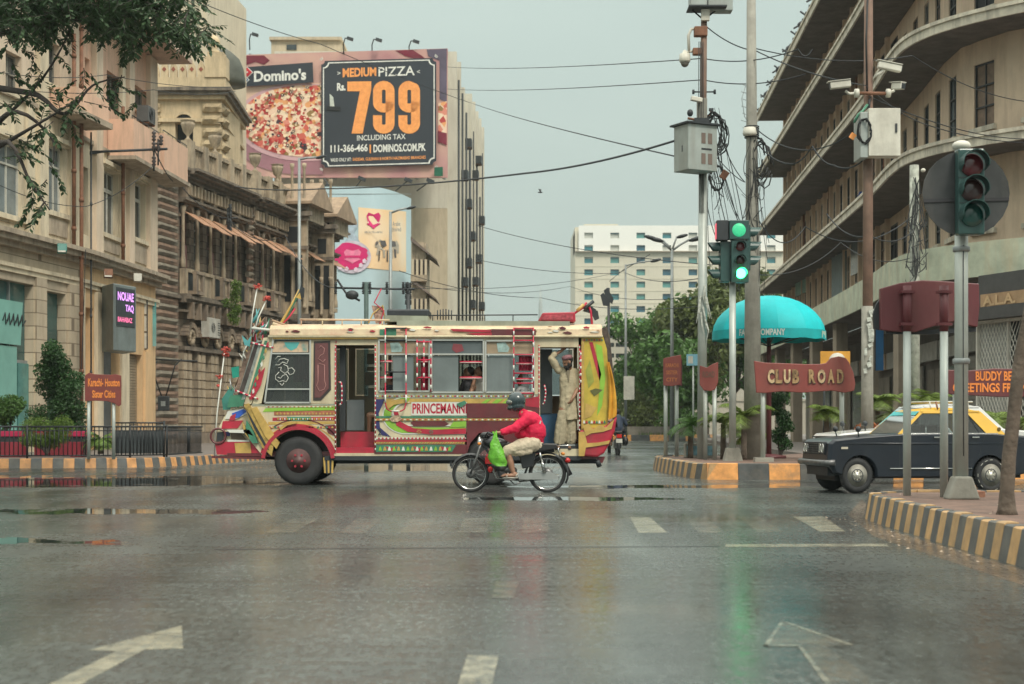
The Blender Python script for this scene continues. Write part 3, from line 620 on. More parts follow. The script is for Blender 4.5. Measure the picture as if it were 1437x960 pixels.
col_me=lathe_mesh([(.16,0),(.16,.12),(.11,.2),(.10,.85),(.12,.9),(.17,.94),(.17,1)],M_stonel,10)
bal_me=lathe_mesh([(.09,0),(.09,.1),(.05,.2),(.1,.45),(.05,.8),(.09,.9),(.09,1)],M_stonel,8)
urn_me=lathe_mesh([(.14,0),(.18,.05),(.07,.15),(.07,.25),(.24,.45),(.33,.75),(.36,.86),(.30,.9),(.30,.95),(.38,1.0),(.2,1.0)],M_stonel,14)
def box_mesh(m,name,*b):
 o_=MB(m).box(*b).build(name);me=o_.data;bpy.data.objects.remove(o_);return me
blk_me=box_mesh(M_stonel,'b',0,1,0,1,0,1);blkd_me=box_mesh(M_stone,'b',0,1,0,1,0,1)
for i,(a,b,k)in enumerate(bays):
 w_=b-a;off=-.35
 M_maroon=mat('maroon_shutter',(.11,.035,.03),.6,var=.3,scale=5)
 fr_=win(S,a+.3,b-.3,8.5,11.2,rec=.15,cols=3,rows=(.25,.5),fm=M_maroon if i%2==0 else M_wood,pm=M_pane,fw=.09)
 S.part('shutter_leaf',M_maroon,(a+.35,a+.35+(w_-.7)*.48,-.12,-.07,8.55,9.6))if i%2==0 else None
 q=S.mb(M_stone)
 for j in range(7):
  a0,a1=math.pi*j/7,math.pi*(j+1)/7;cx_,r0_,r1_=(a+b)/2,(w_-.7)/2,(w_-.7)/2+.26
  q.prism([(cx_+r0_*math.cos(a0),10.9+.6*math.sin(a0)),(cx_+r1_*math.cos(a0+.03),10.9+.85*math.sin(a0+.03)),(cx_+r1_*math.cos(a1-.03),10.9+.85*math.sin(a1-.03)),(cx_+r0_*math.cos(a1),10.9+.6*math.sin(a1))],off+.12,-.004)
 q.build('arch',None,st)
 bc=S.part('balcony',M_stone,(a+.35,b-.3,off-.45,off+.1,7.26,7.42),(a+.35,a+.6,off-.45,off-.28,7.43,8.2),(b-.55,b-.3,off-.45,off-.28,7.43,8.2),(a+.35,b-.3,off-.48,off-.25,8.205,8.33))if i%2==0 else None
 if bc:
  for x_ in np.arange(a+.72,b-.6,.2):S.put(bal_me,'baluster',x_,off-.36,7.43,(.7,.7,.77))
 for x_ in(a+.32,b-.5):S.put(blkd_me,'corbel',x_,off-.3,6.1,(.2,.3,.78))
 for x_ in(a+.12,):S.put(col_me,'column',x_,off+.12,8.5,(.8,.8,2.9))
 S.put(blk_me,'parapet_block',a+.02,off-.05,7.26,(.3,.3,1.2));S.part('parapet_rail',M_stonel,(a+.33,b,off-.08,off+.14,8.3,8.46))
 S.part('parapet_panel',M_stonel if i%2 else M_sdk,(a+.33,b-.01,off+.02,off+.08,7.26,8.295))
 S.put(awn_me,'awning',a+.2,off+.05,11.15,(w_*.74,1.2 if i%2 else.95,1.5 if i%2 else 1.15))
 for x_ in np.arange(a+.15,b-.1,.42):
  S.put(blk_me,'console',x_,off-.28,11.9,(.16,.3,.5))
 S.put(blkd_me,'attic_pier',a-.05,off-.12,11.78,(.42,.4,.8))
 S.put(blk_me,'pedestal',a-.1,off-.35,zC+.1,(.55,.5,1.35))
 S.part('rail',M_stonel,(a+.46,b-.11,off-.3,off+.05,zC+1.15,zC+1.32))
 for x_ in np.arange(a+.62,b-.15,.3):S.put(bal_me,'baluster',x_,off-.12,zC+.1,(1,1,1.04))
 if i in(0,2,5,7):S.put(urn_me,'urn',a+.17,off-.1,zC+1.46,(.95,.95,.95))
 for x_ in(a+.05,a+.62):
  for j in range(9):S.put(blk_me,'stone',x_,off+.05,.75+j*.42,(.42,.4,.36))
  S.part('pilaster',M_stone,(x_+.03,x_+.39,off+.1,-.003,.3,4.6))
 S.part('blind_panel',M_dark,(b-.62,b-.12,-.02,-.004,1.2,5.2));
 q=S.mb(M_stone);n_=10
 for j in range(n_):
  a0,a1=math.pi*j/n_,math.pi*(j+1)/n_;rr0,rr1=.42,.66;cx_,cz_=(a+b)/2+.1,5.3
  q.prism([(cx_+rr0*math.cos(a0),cz_+rr0*math.sin(a0)),(cx_+rr1*math.cos(a0+.02),cz_+rr1*math.sin(a0+.02)),(cx_+rr1*math.cos(a1-.02),cz_+rr1*math.sin(a1-.02)),(cx_+rr0*math.cos(a1),cz_+rr0*math.sin(a1))],off-.05,-.005)
 q.build('arch',None,st)
 q=S.mb(M_stonel);rc=random.Random(i)
 for j in range(12):an=j*.52;q.ell(((a+b)/2+.1+.25*math.cos(an),off+.05,5.25+.28*math.sin(an)),(.1,.12,.12),6,4)
 q.build('carving',None,st)
 S.part('plinth',M_stone,(a,b-.01,off-.1,-.005,.2,.72))
 S.part('impost',M_corn,(a,b-.01,off-.05,-.006,4.62,4.8))
pier(S,FS.s_at(338)+.1,FS.s_at(345),7.3,zC-.5,.31,-.4,depth=.2);pier(S,FS.s_at(394)+.1,FS.s_at(400),7.3,zC-.5,.31,-.4,depth=.2)
pier(S,FS.s_at(338)+.1,FS.s_at(345),.7,6.8,.31,-.4,depth=.2)
for(u0,u1,vt)in((392,432,252),(437,468,272)):
 a=FS.s_at(u0);dd=(u1-u0)/2200*FS.Y(u0);b=a+3.2;zt_=FS.z(u0,vt,0)
 q=S.mb(M_stonel);wall(q,a,b,zC-.4,zt_-1.3,[(a+.5,b-.5,zC+.2,zt_-1.7)],.3,y=-dd);q.build('pavilion_wall',None,st)
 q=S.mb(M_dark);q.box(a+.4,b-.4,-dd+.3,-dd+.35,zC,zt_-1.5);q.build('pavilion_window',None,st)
 N_=BF(Fac(*(FS.o+FS.t*a)[:2],*(FS.o+FS.t*a-FS.n*dd)[:2]),st)
 NM=Matrix.Translation(-Vector(st.location))@Matrix.Translation((FS.o+FS.t*a))@Matrix(((-FS.n.x,-FS.t.x*-1,0,0),(-FS.n.y,-FS.t.y*-1,0,0),(0,0,1,0),(0,0,0,1)))
 q=MB(M_stonel,NM);q.box(-.5,dd,0,.3,7,zt_-1.3);
 for(z0_,z1_,o_)in((7,7.3,.18),(zC-.5,zC-.25,.2),(zC-.25,zC,.35),(zt_-1.75,zt_-1.5,.15),(zt_-1.5,zt_-1.3,.3),(10.9,11.1,.12)):q.mat(M_corn);q.box(-.5-o_,dd+o_,-o_,-.003,z0_,z1_)
 q.build('pavilion_side',None,st)
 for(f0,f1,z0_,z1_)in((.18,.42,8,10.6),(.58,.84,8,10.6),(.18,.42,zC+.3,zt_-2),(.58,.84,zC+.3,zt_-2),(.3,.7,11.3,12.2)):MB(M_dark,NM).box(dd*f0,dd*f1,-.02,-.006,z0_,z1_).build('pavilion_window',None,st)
 q=MB(M_stonel,NM)
 for f0 in(.06,.5,.94):
  for z0_ in(7.3,zC+.1):q.lathe([(.12,0),(.12,.15),(.08,.25),(.08,2.0),(.13,2.1),(.13,2.3)],(dd*f0,-.14,z0_+.3),8)
 q.build('colonnette',None,st)['kind']='stuff'
 q=S.mb(mat('brown_roof',(.34,.245,.165),.8,var=.25,scale=2,dirt=(.15,.11,.08),damt=.7))
 q.prism([(a-.5,zt_-1.3),((a+b)/2,zt_),(b+.4,zt_-1.3),(b+.4,zt_-1.45),(a-.5,zt_-1.45)],-dd-.45,1.0);q.build('gable',None,st)
for(u0,u1)in((402,412),(420,434),(440,466)):
 a,b=FS.s_at(u0),FS.s_at(u1)
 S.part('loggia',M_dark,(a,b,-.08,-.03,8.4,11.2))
 for k in range(4):S.put(col_me,'column',a+(b-a)*k/3,-.2,8.4,(1,1,2.9))
 S.part('parapet_rail',M_stonel,(a-.2,b+.2,-.3,-.09,8.1,8.35));S.put(awn_me,'awning',a,-.1,11.4,(b-a,.9,1.1))
ac_unit(S,FS.s_at(289,-.6),-.35,FS.z(296,474,-.6),'cream air conditioner with dark grille on the stone building ground floor',1.5,.95,.4)
tw=thing('stone_tower','square yellow sandstone tower with crenellated parapet and arched opening','tower',(X(310,84),84,0))
ct=Vector(tw.location);TX=lambda u,Y=84:X(u,Y)-ct.x
zt_=Z(88,84);M_ty=mat('yellow_sandstone',(.56,.44,.28),.85,var=.15,scale=1,bump=.3,bscale=9,dirt=(.2,.16,.11),damt=.6)
M_tyb=mat('yellow_rock_face',(.40,.31,.19),.9,var=.3,scale=3,bump=.8,bscale=10,dirt=(.15,.13,.1),damt=.6)
x0,x1=TX(205),0;za,zb=Z(216,84),Z(172,84);xa,xb=TX(246),TX(271)
q=MB(M_ty);wall(q,x0,x1,8,zt_-1.8,[(xa,xb,za-1,zb)],.6);q.box(x1-.02,x1,.01,6,8,zt_-1.8);q.add([(x1,0,8),(x1-.35,9,8),(x1-.35,9,zt_-1.8),(x1,0,zt_-1.8)],[(0,1,2,3)]);q.build('wall',None,tw)
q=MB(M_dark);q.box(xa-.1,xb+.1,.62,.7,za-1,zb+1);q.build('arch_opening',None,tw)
q=MB(M_ty);n=10;cx_,cz_,r_=(xa+xb)/2,zb,(xb-xa)/2
for j in range(n):
 a0,a1=math.pi*j/n,math.pi*(j+1)/n;q.prism([(cx_+r_*math.cos(a0),cz_+r_*.9*math.sin(a0)),(cx_+r_*1.25*math.cos(a0),cz_+r_*1.2*math.sin(a0)),(cx_+r_*1.25*math.cos(a1),cz_+r_*1.2*math.sin(a1)),(cx_+r_*math.cos(a1),cz_+r_*.9*math.sin(a1))],-.12,-.003)
q.build('arch',None,tw)
q=MB(M_dark);q.prism([(cx_+r_*math.cos(math.pi*j/10),cz_+r_*.9*math.sin(math.pi*j/10))for j in range(11)],-.02,-.004);q.build('arch_head',None,tw)
for i in range(16):
 z_=8.6+i*.66
 if z_>zt_-2.6:break
 put(rockstone(M_tyb,1,1,1,i%4),'stone',tw,(TX(283 if i%2 else 285),-.14,z_),0,(-TX(283),.2,.46));put(rockstone(M_tyb,1,1,1,i%4),'stone',tw,(x0-.3,-.14,z_),0,(1.1,.2,.46))
 put(rockstone(M_tyb,1,1,1,i%4),'stone',tw,(.05,0,z_),R(84),(1.3,.2,.46))
for(y_,a,b)in((.18,3.2,3.0),(.25,2.0,1.8),(.45,1.8,1.6),(.62,1.6,1.42)):
 q=MB(M_ty if y_<.4 else M_corn);q.prism([(x0-.3,-y_),(y_,-y_),(y_-.35,8.5),(x0-.3,8.5)],zt_-a,zt_-b,'Z');q.build('cornice',None,tw)
q=MB(M_ty)
q.prism([(x0-.2,-.3),(.3,-.3),(-.05,8),(x0-.2,8)],zt_-1.419,zt_-.85,'Z');q.build('parapet',None,tw)
nm_=6
for i in range(nm_):
 a=x0+.3+(TX(290)-x0-.3)*i/nm_;wq=(TX(290)-x0-.3)/nm_
 q=MB(M_ty);q.prism([(a+.05,zt_-.849),(a+wq-.05,zt_-.849),(a+wq-.05,zt_-.5),(a+wq*.78,zt_-.2),(a+wq*.5,zt_+.1),(a+wq*.22,zt_-.2),(a+.05,zt_-.5)],-.3,-.05);m_=q.build('merlon',None,tw)
 q=MB(mat('red_lozenge',(.25,.08,.05),.8));c_=(a+wq*.5,zt_-.42);q.prism([(c_[0]-.12,c_[1]),(c_[0],c_[1]-.14),(c_[0]+.12,c_[1]),(c_[0],c_[1]+.14)],-.32,-.303);q.build('lozenge',None,tw).parent=m_
q=MB(M_ty);q.box(TX(289),.35,-.38,.6,zt_-.849,zt_+.25);q.box(TX(292),.2,-.3,.5,zt_+.251,zt_+.5);q.build('corner_turret',None,tw)
q=MB(M_ty);q.lathe([(.35,0),(.35,.1),(.14,.25),(.3,.45),(.34,.65),(.2,.9),(.06,1.0),(.06,1.15)],(TX(300),.1,zt_+.5),12);q.build('ball_finial',None,tw)
q=MB(mat('dark_dome',(.07,.075,.06),.7,var=.3,scale=2));q.lathe([(1.2,0),(1.2,.3),(1.1,.9),(.85,1.5),(.4,1.9),(.1,2.1)],(TX(290),5.2,zt_-.1),20);q.build('dome',None,tw)
pt=thing('apartment_tower','pale cream concrete apartment tower rising behind the stone tower and the tree','building',(X(290,112),112,0))
cp=Vector(pt.location);PX=lambda u:X(u,112)-cp.x
q=MB(mat('pale_tower',(.60,.53,.40),.8,var=.08,scale=.5,dirt=(.4,.33,.24),damt=.6));hl=[(PX(268),PX(273),31.0+k*-3.4,32.2+k*-3.4)for k in range(6)]
wall(q,PX(205),0,0,34,hl,.3);q.add([(0,0,0),(.8,12,0),(.8,12,34),(0,0,34)],[(0,1,2,3)]);q.add([(PX(205),0,34),(0,0,34),(.8,12,34),(PX(205),12,34)],[(0,1,2,3)]);q.build('wall',None,pt)
for h_ in hl:MB(M_pane).box(h_[0],h_[1],.2,.25,h_[2],h_[3]).build('window',None,pt)
for u_ in(240,262,283):q=MB(MATS['pale_tower']);q.box(PX(u_)-.12,PX(u_)+.12,-.25,-.003,0,34);q.build('rib',None,pt)
# ================= BUILDINGS BEHIND, BILLBOARDS, HOTEL
M_wht=mat('white_concrete',(.58,.55,.46),.8,var=.07,scale=.4,dirt=(.36,.31,.24),damt=.5)
M_beige=mat('beige_concrete',(.50,.42,.30),.8,var=.1,scale=.6,dirt=(.28,.22,.16),damt=.6)
ow=thing('office_block','tall cream office block with ribbed side wall standing behind the pizza billboard','building',(X(628,131),131,0))
co=Vector(ow.location);OX=lambda u,Y=131:X(u,Y)-co.x
za,zb=Z(72,131),Z(292,131)
q=MB(M_wht);q.box(OX(385),0,0,20,zb,za);q.build('front_wall',None,ow)
q=MB(M_beige);q.box(OX(400),OX(604),0,20,0,zb-.01);q.box(OX(604),0,0,20,0,Z(330,131));q.box(OX(604),0,.01,20,Z(330,131),zb-.01);q.build('lower_wall',None,ow)
sv=Vector((X(670,165)-co.x,34,0));sr=Matrix.Rotation(math.atan2(sv.y,sv.x),4,'Z');sl_=sv.length
q=MB(M_wht,sr);q.box(.02,sl_,0,1,0,za-.02);q.build('side_wall',None,ow)
for k in range(9):
 s0=.1+(sl_-.8)*k/8;q=MB(M_wht,sr);q.box(s0,s0+.45,-.75,-.003,0,za-(1.2 if k in(2,3)else 0)+.1*(k%2));q.build('rib',None,ow)
rg=random.Random(11)
for k in range(8):
 s0=.55+(sl_-.8)*k/8;wd=(sl_-.8)/8-.45
 for j in range(9):
  if rg.random()<.9:MB(M_pane if rg.random()<.8 else M_rust,sr).box(s0+.1,s0+wd,-.05,-.003,3+j*3.35,4.4+j*3.35).build('window',None,ow)
acn=0;ORD='first second third fourth fifth sixth seventh eighth ninth tenth eleventh twelfth thirteenth fourteenth'.split()
for(k,z_)in((5,26.6),(2,26),(4,24.5),(1,22.5),(6,21.3),(2,20.6),(3,18.2),(5,17.0),(2,15.3),(4,14.4),(1,13.2),(6,12.7),(3,11.9),(6,9.3)):
 s0=.55+(sl_-.8)*k/8;p_=sr@Vector((s0+.3,-.75,z_))+co
 t=thing('air_conditioner','dark air conditioner box on the ribbed office block side, '+ORD[acn]+' from the top','air conditioner',p_,math.atan2(sv.y,sv.x),'air conditioners on the office block')
 acn+=1;MB(M_sdk).box(0,1.2,-.55,.7,0,.75).build('casing',None,t);MB(M_rust).box(.1,.2,-.5,.7,-.1,-.005).box(1,1.1,-.5,.7,-.1,-.005).build('bracket',None,t)
for k in range(8):
 s0=.62+(sl_-.8)*k/8+rg.uniform(0,.6);z9=rg.uniform(2,10);MB(M_sdk,sr).tube([(s0,-.84,z9),(s0,-.84,za-rg.uniform(2,12))],rg.choice((.06,.09,.12)),6).build('drainpipe',None,ow)
rb=MB(M_beige);rb.box(OX(378),OX(476),1,9,za-.01,Z(57,132));rb.box(OX(376),OX(478),.7,9.3,Z(57,132)+.002,Z(57,132)+.25);rb.build('stair_room',None,ow)
MB(M_pane).box(OX(400),OX(414),.9,.98,Z(72,132)+.1,Z(63,132)).build('window',None,ow)
FP=Fac(X(340,129.5),129.5,X(628.5,126.5),126.5)
bb=thing('billboard','huge billboard advertising a medium pizza for Rs 799 on the office block','billboard',(FP.o.x,FP.o.y,Z(250,129)))
PB=BF(FP,bb)
def pr(u,v,d=0):s_=FP.s_at(u,d);return(s_,FP.z(u,v,d))
def P2(pts,d0,m,name,parent=None,th=.03):
 q=PB.mb(m);P=[pr(u,v)for u,v in pts]
 if sum(a[0]*b[1]-b[0]*a[1]for a,b in zip(P,P[1:]+P[:1]))<0:P=P[::-1]
 q.prism(P,d0-th,d0-.004);return q.build(name,None,parent or bb)
def grad_mat(name,stops,scale,detail=2,rough=.6,vor=None,mixc=None):
 m=bpy.data.materials.new(name);m.use_nodes=True;t=m.node_tree;p=t.nodes['Principled BSDF'];p.inputs['Roughness'].default_value=rough;l=t.links.new
 tcn=N('ShaderNodeTexCoord',t);r=N('ShaderNodeValToRGB',t)
 if vor:n=N('ShaderNodeTexVoronoi',t);n.inputs['Scale'].default_value=vor;l(tcn.outputs['Object'],n.inputs['Vector']);sep_=N('ShaderNodeSeparateColor',t);l(n.outputs['Color'],sep_.inputs[0]);l(sep_.outputs[0],r.inputs[0]);r.color_ramp.interpolation='CONSTANT'
 else:n=N('ShaderNodeTexNoise',t);n.inputs['Scale'].default_value=scale;n.inputs['Detail'].default_value=detail;l(tcn.outputs['Object'],n.inputs['Vector']);l(n.outputs['Fac'],r.inputs[0])
 while len(r.color_ramp.elements)<len(stops):r.color_ramp.elements.new(.5)
 for e_,(ps,c)in zip(r.color_ramp.elements,stops):e_.position=ps;e_.color=srgb(*c)
 l(r.outputs[0],p.inputs['Base Color']);MATS[name]=m;return m
M_bg=grad_mat('print_blush',[(.25,(150,80,95)),(.42,(190,140,140)),(.6,(205,165,150)),(.8,(165,105,115))],.28)
P2([(341,78),(628.5,69),(628.5,250),(341,250)],.0,M_bg,'panel',th=.25)
M_mar=mat('print_maroon',srgb(120,28,52)[:3],.6,var=.25,scale=.8)
P2([(341,79.5),(372,79),(380,86),(372,92),(360,88),(341,94)],-.26,M_mar,'print_patch');P2([(556,72),(580,71),(594,80),(600,86),(585,84),(570,80)],-.26,M_mar,'print_patch');P2([(600,70.6),(628,69.6),(628,145),(618,140),(618,86),(602,80)],-.26,mat('print_plum',srgb(95,85,105)[:3],.6,var=.3,scale=.6),'print_patch')
P2([(342,124),(455,117),(455,240),(400,240),(342,205)],-.255,grad_mat('print_sand',[(.3,(214,170,150)),(.7,(228,200,175))],.3),'print_patch')
ell=lambda cx_,cy_,rx,ry,a0,a1,n=18:[(cx_+rx*math.cos(R(a0+(a1-a0)*i/n)),cy_+ry*math.sin(R(a0+(a1-a0)*i/n)))for i in range(n+1)]
bowl=[p_ for p_ in ell(425,172,92,50,90,272,22)if True]
bowl=[(max(342,u_),v_)for u_,v_ in bowl]+[(455,122),(455,244)]
P2([(455,246),(420,246)]+[(max(342,u_),v_+20)for u_,v_ in ell(425,176,94,50,90,175,12)]+[(342,180),(342,190),(455,215)],-.29,mat('print_bowl',srgb(158,112,122)[:3],.5,var=.12,scale=.6),'printed_bowl')
P2([(max(342,u_),v_)for u_,v_ in ell(428,172,96,55,90,262,24)]+[(455,120),(455,226)],-.32,mat('print_rim',srgb(205,165,170)[:3],.5,var=.1,scale=.5),'printed_rim')
P2([(max(342,u_),v_)for u_,v_ in ell(430,171,92,50,90,262,24)]+[(455,121),(455,220)],-.35,grad_mat('print_food',[(0,(206,100,84)),(.14,(238,205,178)),(.4,(190,70,66)),(.52,(242,218,190)),(.68,(232,165,110)),(.8,(222,140,120)),(.92,(150,120,70)),(.97,(70,50,58))],1,vor=2.6),'printed_food')
rg=random.Random(4)
M_tom=mat('print_tomato',srgb(186,46,44)[:3],.5,var=.3,scale=2);M_olv=mat('print_olive',srgb(52,44,56)[:3],.5);M_chs=mat('print_cheese',srgb(238,214,180)[:3],.5)
qs={0:PB.mb(M_tom),1:PB.mb(M_olv),2:PB.mb(M_chs)}
for i in range(330):
 for _ in range(30):
  u_,v_=rg.uniform(346,452),rg.uniform(124,216)
  if((u_-430)/88)**2+((v_-171)/47)**2<1:break
 k=rg.choice((0,2,2,2,1,0,2));r_=rg.uniform(1.0,2.9)if k!=1 else rg.uniform(1.4,3.0)
 P=[pr(u_+r_*math.cos(a)*rg.uniform(.7,1.1),v_+r_*.85*math.sin(a)*rg.uniform(.7,1.1))for a in np.linspace(5.6,-.1,8)]
 dd=-.37-.0008*i;qs[k].add([(a,dd,b)for a,b in P],[tuple(range(8))])
 if k==1 and r_>2.2:
  P=[pr(u_+r_*.4*math.cos(a),v_+r_*.35*math.sin(a))for a in np.linspace(5.6,-.1,8)];qs[2].add([(a,dd-.003,b)for a,b in P],[tuple(range(8))])
for k,nm in((0,'printed_tomato'),(1,'printed_olive'),(2,'printed_cheese')):tag(qs[k].build(nm,None,bb),kind='stuff')
M_ink=mat('print_ink',srgb(44,50,60)[:3],.5,var=.12,scale=.5);M_wtx=mat('print_white',(.75,.75,.70),.5);M_otx=mat('print_orange',srgb(250,160,88)[:3],.5)
P2([(343,97),(442,90),(443,118),(343,124)],-.6,M_ink,'logo_band')
def T(body,u0,u1,v0,v1,d,m,off=0.0,name='lettering'):
 s0,s1=FP.s_at(u0),FP.s_at(u1);q=PB.mb(m);q.text(body,s0,s1,FP.z(u0,v1),FP.z(u0,v0),d,off);return q.build(name,None,bb)
T("Domino's",360,433,101.5,117.5,-.64,M_wtx,.035)
M_dr=mat('logo_red',srgb(205,40,55)[:3],.5);M_db=mat('logo_blue',srgb(20,95,150)[:3],.5)
P2([(350.5,96),(359,104),(351,112),(343,104)],-.62,M_wtx,'logo_tile');P2([(350.6,97.2),(357.6,104),(351,110.6),(344.2,104)],-.66,M_dr,'logo_tile')
P2([(346,107),(354,114.5),(347,121),(341,115)],-.63,M_wtx,'logo_tile');P2([(346,108.3),(352.4,114.5),(347,119.8),(342,114.8)],-.67,M_db,'logo_tile')
q=PB.mb(M_wtx)
for(u_,v_)in((351,104),(344.5,114.5),(349.5,114.5)):q.add([(pr(u_+1.2*math.cos(a),v_+1.2*math.sin(a))[0],-.705,pr(u_,v_+1.2*math.sin(a))[1])for a in np.linspace(5.5,0,8)],[tuple(range(8))])
q.build('logo_dots',None,bb)
def notch(u0,u1,v0,v1,n,lv,rv):
 out_=[]
 for(cu,cv,a0,a1)in((u0,v0+lv,90,0),(u1,v0+rv,180,90),(u1,v1+rv,270,180),(u0,v1+lv,360,270)):
  for i in range(6):a=R(a0+(a1-a0)*i/5);out_.append((cu+n*math.cos(a),cv+n*math.sin(a)))
 return out_
P2(notch(454,614.5,87,236,5,1,-3),-.6,M_ink,'offer_panel')
a_,b_=notch(456.5,612.5,89.2,234.5,7,1,-3),notch(458,611,90.7,233,7,1,-3)
q=PB.mb(M_wtx);n=len(a_);vs=[(pr(*p_)[0],-.66,pr(*p_)[1])for p_ in a_+b_];q.add(vs,[(i,i+n,(i+1)%n+n,(i+1)%n)for i in range(n)]);q.build('panel_border',None,bb)
T('MEDIUM',484,531,98.5,111.2,-.65,M_otx,.04);T('PIZZA',534,584.5,97,110,-.65,M_wtx,.01);T('Rs.',476,488,119,130,-.65,M_wtx,.04)
def stroke(pts,w_,d,m,name,round_=False):
 P=[Vector(p_)for p_ in pts];Lf,Rt=[],[]
 for i,p_ in enumerate(P):
  t_=(P[min(i+1,len(P)-1)]-P[max(i-1,0)]).normalized();n_=Vector((-t_.y,t_.x));Lf.append(p_+n_*w_/2);Rt.append(p_-n_*w_/2)
 vs=[pr(*p_)for p_ in Lf]+[pr(*p_)for p_ in Rt];k=len(P);return[(a,d,b)for a,b in vs],[(i,i+1,i+1+k,i+k)for i in range(k-1)]
q=PB.mb(M_otx)
q.add([(pr(*p_)[0],-.66,pr(*p_)[1])for p_ in((490.5,117),(524,116.5),(524,128),(512,189.5),(496.5,189.5),(508,130.5),(490.5,130.5))],[(0,6,5,4,3,2,1)])
q.build('numeral',None,bb)
for cu in(541.5,577):
 q=PB.mb(M_otx);path=[(cu-8.8,164),(cu-8.8,174)]+[(cu+8.8*math.cos(R(a)),176+7.5*math.sin(R(a)))for a in range(170,9,-20)]+[(cu+8.8,174),(cu+8.8,150),(cu+8.8,130)]+[(cu+8.8*math.cos(R(a)),130-7.8*math.sin(R(a)))for a in range(10,171,20)]+[(cu-8.8,130),(cu-8.8,145)]+[(cu+8.8*math.cos(R(a)),147-7*math.sin(R(a)))for a in range(185,351,22)]+[(cu+8.8,145)]
 vs,fs=stroke(path,12.5,-.66,None,'');q.add(vs,fs);q.build('numeral',None,bb)
T('INCLUDING TAX',504,572,192,199.5,-.65,M_wtx,.012);T('111-366-466',467,519,205.5,216,-.65,M_wtx,.03);T('|',521.5,523.5,205,217,-.65,M_otx,.03);T('DOMINOS.COM.PK',527,600,205,216,-.65,M_wtx,.03)
T('VALID ONLY AT:',467,496,224,229,-.65,M_wtx,.02);T('SADDAR, GULSHAN & NORTH NAZIMABAD BRANCHES',498,600,223.5,228.5,-.65,M_otx,.02)
T('>',476.5,481,103,107.5,-.65,M_wtx,.01);T('<',587.5,592,101,105.5,-.65,M_wtx,.01)
q=PB.mb(M_wtx)
for(u_,v_,s1,s2)in((457,88,-1,-1),(612,84,1,-1),(457,237,-1,1),(612,234,1,1)):
 for a in(20,45,70):vs,fs=stroke([(u_+s1*2*math.cos(R(a)),v_+s2*2*math.sin(R(a))),(u_+s1*5.5*math.cos(R(a)),v_+s2*5.5*math.sin(R(a)))],1.3,-.66,None,'');q.add(vs,fs);q.add(vs,[f[::-1]for f in fs])
q.build('corner_flourish',None,bb)
P2([(466,134),(471,139),(472.5,152),(466.5,152)],-.66,mat('print_bottle',srgb(195,200,190)[:3],.5),'print_bottle');P2([(462,151.5),(481,152),(481,158),(462,157)],-.68,mat('print_black',(.01,.01,.012),.5),'print_patch')
P2([(616,146),(628,143),(628,196),(616,190)],-.27,MATS['print_food'],'printed_food');P2([(616,185),(628,188),(628,205),(616,200)],-.31,M_mar,'print_patch')
P2([(612,237),(624,236),(624,249),(612,249)],-.66,mat('print_green',srgb(20,95,70)[:3],.5),'print_patch')
q=PB.mb(M_steel)
for u_ in np.linspace(350,620,8):s_=FP.s_at(u_);q.box(s_-.08,s_+.08,.05,1.2,FP.z(u_,249),FP.z(u_,75))
q.build('steel_frame',None,bb)['kind']='stuff'
for k9,(u_,v0)in enumerate(((350,75),(482,68),(522,66),(574,66))):
 t=thing('flood_lamp','small lamp on a curved arm above the pizza billboard, '+ORD[k9]+' from the left','lamp',(X(u_,127.5),127.5,FP.z(u_,72)),0,'lamps over the pizza billboard')
 MB(M_sdk).tube([(0,.2,-.3),(0,0,.5),(.2,-.6,.8),(.5,-1.0,.7)],.05,6).build('arm',None,t);MB(M_sdk).obox((.65,-1.1,.62),(.5,.3,.22),0,0,.3).build('lamp_head',None,t)
for k9,(x0_,x1_)in enumerate((((455,250),(462,262)),((500,262),(508,251)),((555,268),(573,253)),((585,268),(604,254)))):
 t=thing('flood_lamp','small lamp on a thin arm under the pizza billboard, '+ORD[k9]+' from the left','lamp',(X(x0_[0],122),122,Z(x0_[1],122)),0,'lamps under the pizza billboard')
 e_=(X(x1_[0],121)-t.location.x,-1,Z(x1_[1],121)-t.location.z);MB(M_sdk).tube([(0,0,0),e_],.05,5).build('arm',None,t);MB(M_sdk).obox(e_,(.6,.4,.25),0,0,.4).build('lamp_head',None,t)
hb=thing('hoarding','pale blue curved hoarding with pink wrapped sweet bag and cow poster','billboard',(X(500,115),115,0))
ch=Vector(hb.location)
def hY(u):return 115 if u<515 else 115+6*((u-515)/62)**2
def hp(u,v,off=0):Y_=hY(u)-off;return(X(u,hY(u))-ch.x,Y_-ch.y,Z(v,115))
def hq(pts_top,pts_bot,off,m,name):
 q=MB(m);n=len(pts_top);q.add([hp(u,v,off)for u,v in pts_top]+[hp(u,v,off)for u,v in pts_bot],[(i,i+n,i+n+1,i+1)for i in range(n-1)],True);return q.build(name,None,hb)
us=np.linspace(438,577,30)
hq([(u,262)for u in us],[(u,470)for u in us],0,mat('print_sky',srgb(182,205,212)[:3],.5,var=.07,scale=.15),'wrap')
q=MB(mat('hoarding_side',(.3,.3,.28),.8));q.add([hp(577,262),hp(577,470),(X(577,121)-ch.x-3,14,Z(470,115)),(X(577,121)-ch.x-3,14,Z(262,115))],[(0,1,2,3)]);q.add([hp(u,262)for u in us]+[(-10,16,Z(262,115))],[tuple(range(31))]);q.build('side_wall',None,hb)
def vt(u,v):
 return HY-(HY-v)*hY(u)/115
us2=np.linspace(503,570,14)
hq([(u,vt(u,291+(u-503)*.09))for u in us2],[(u,vt(u,375+(u-503)*.1))for u in us2],.05,grad_mat('print_poster',[(.3,(240,170,105)),(.48,(240,205,160)),(.7,(238,222,196)),(.85,(240,180,120))],.22),'poster')
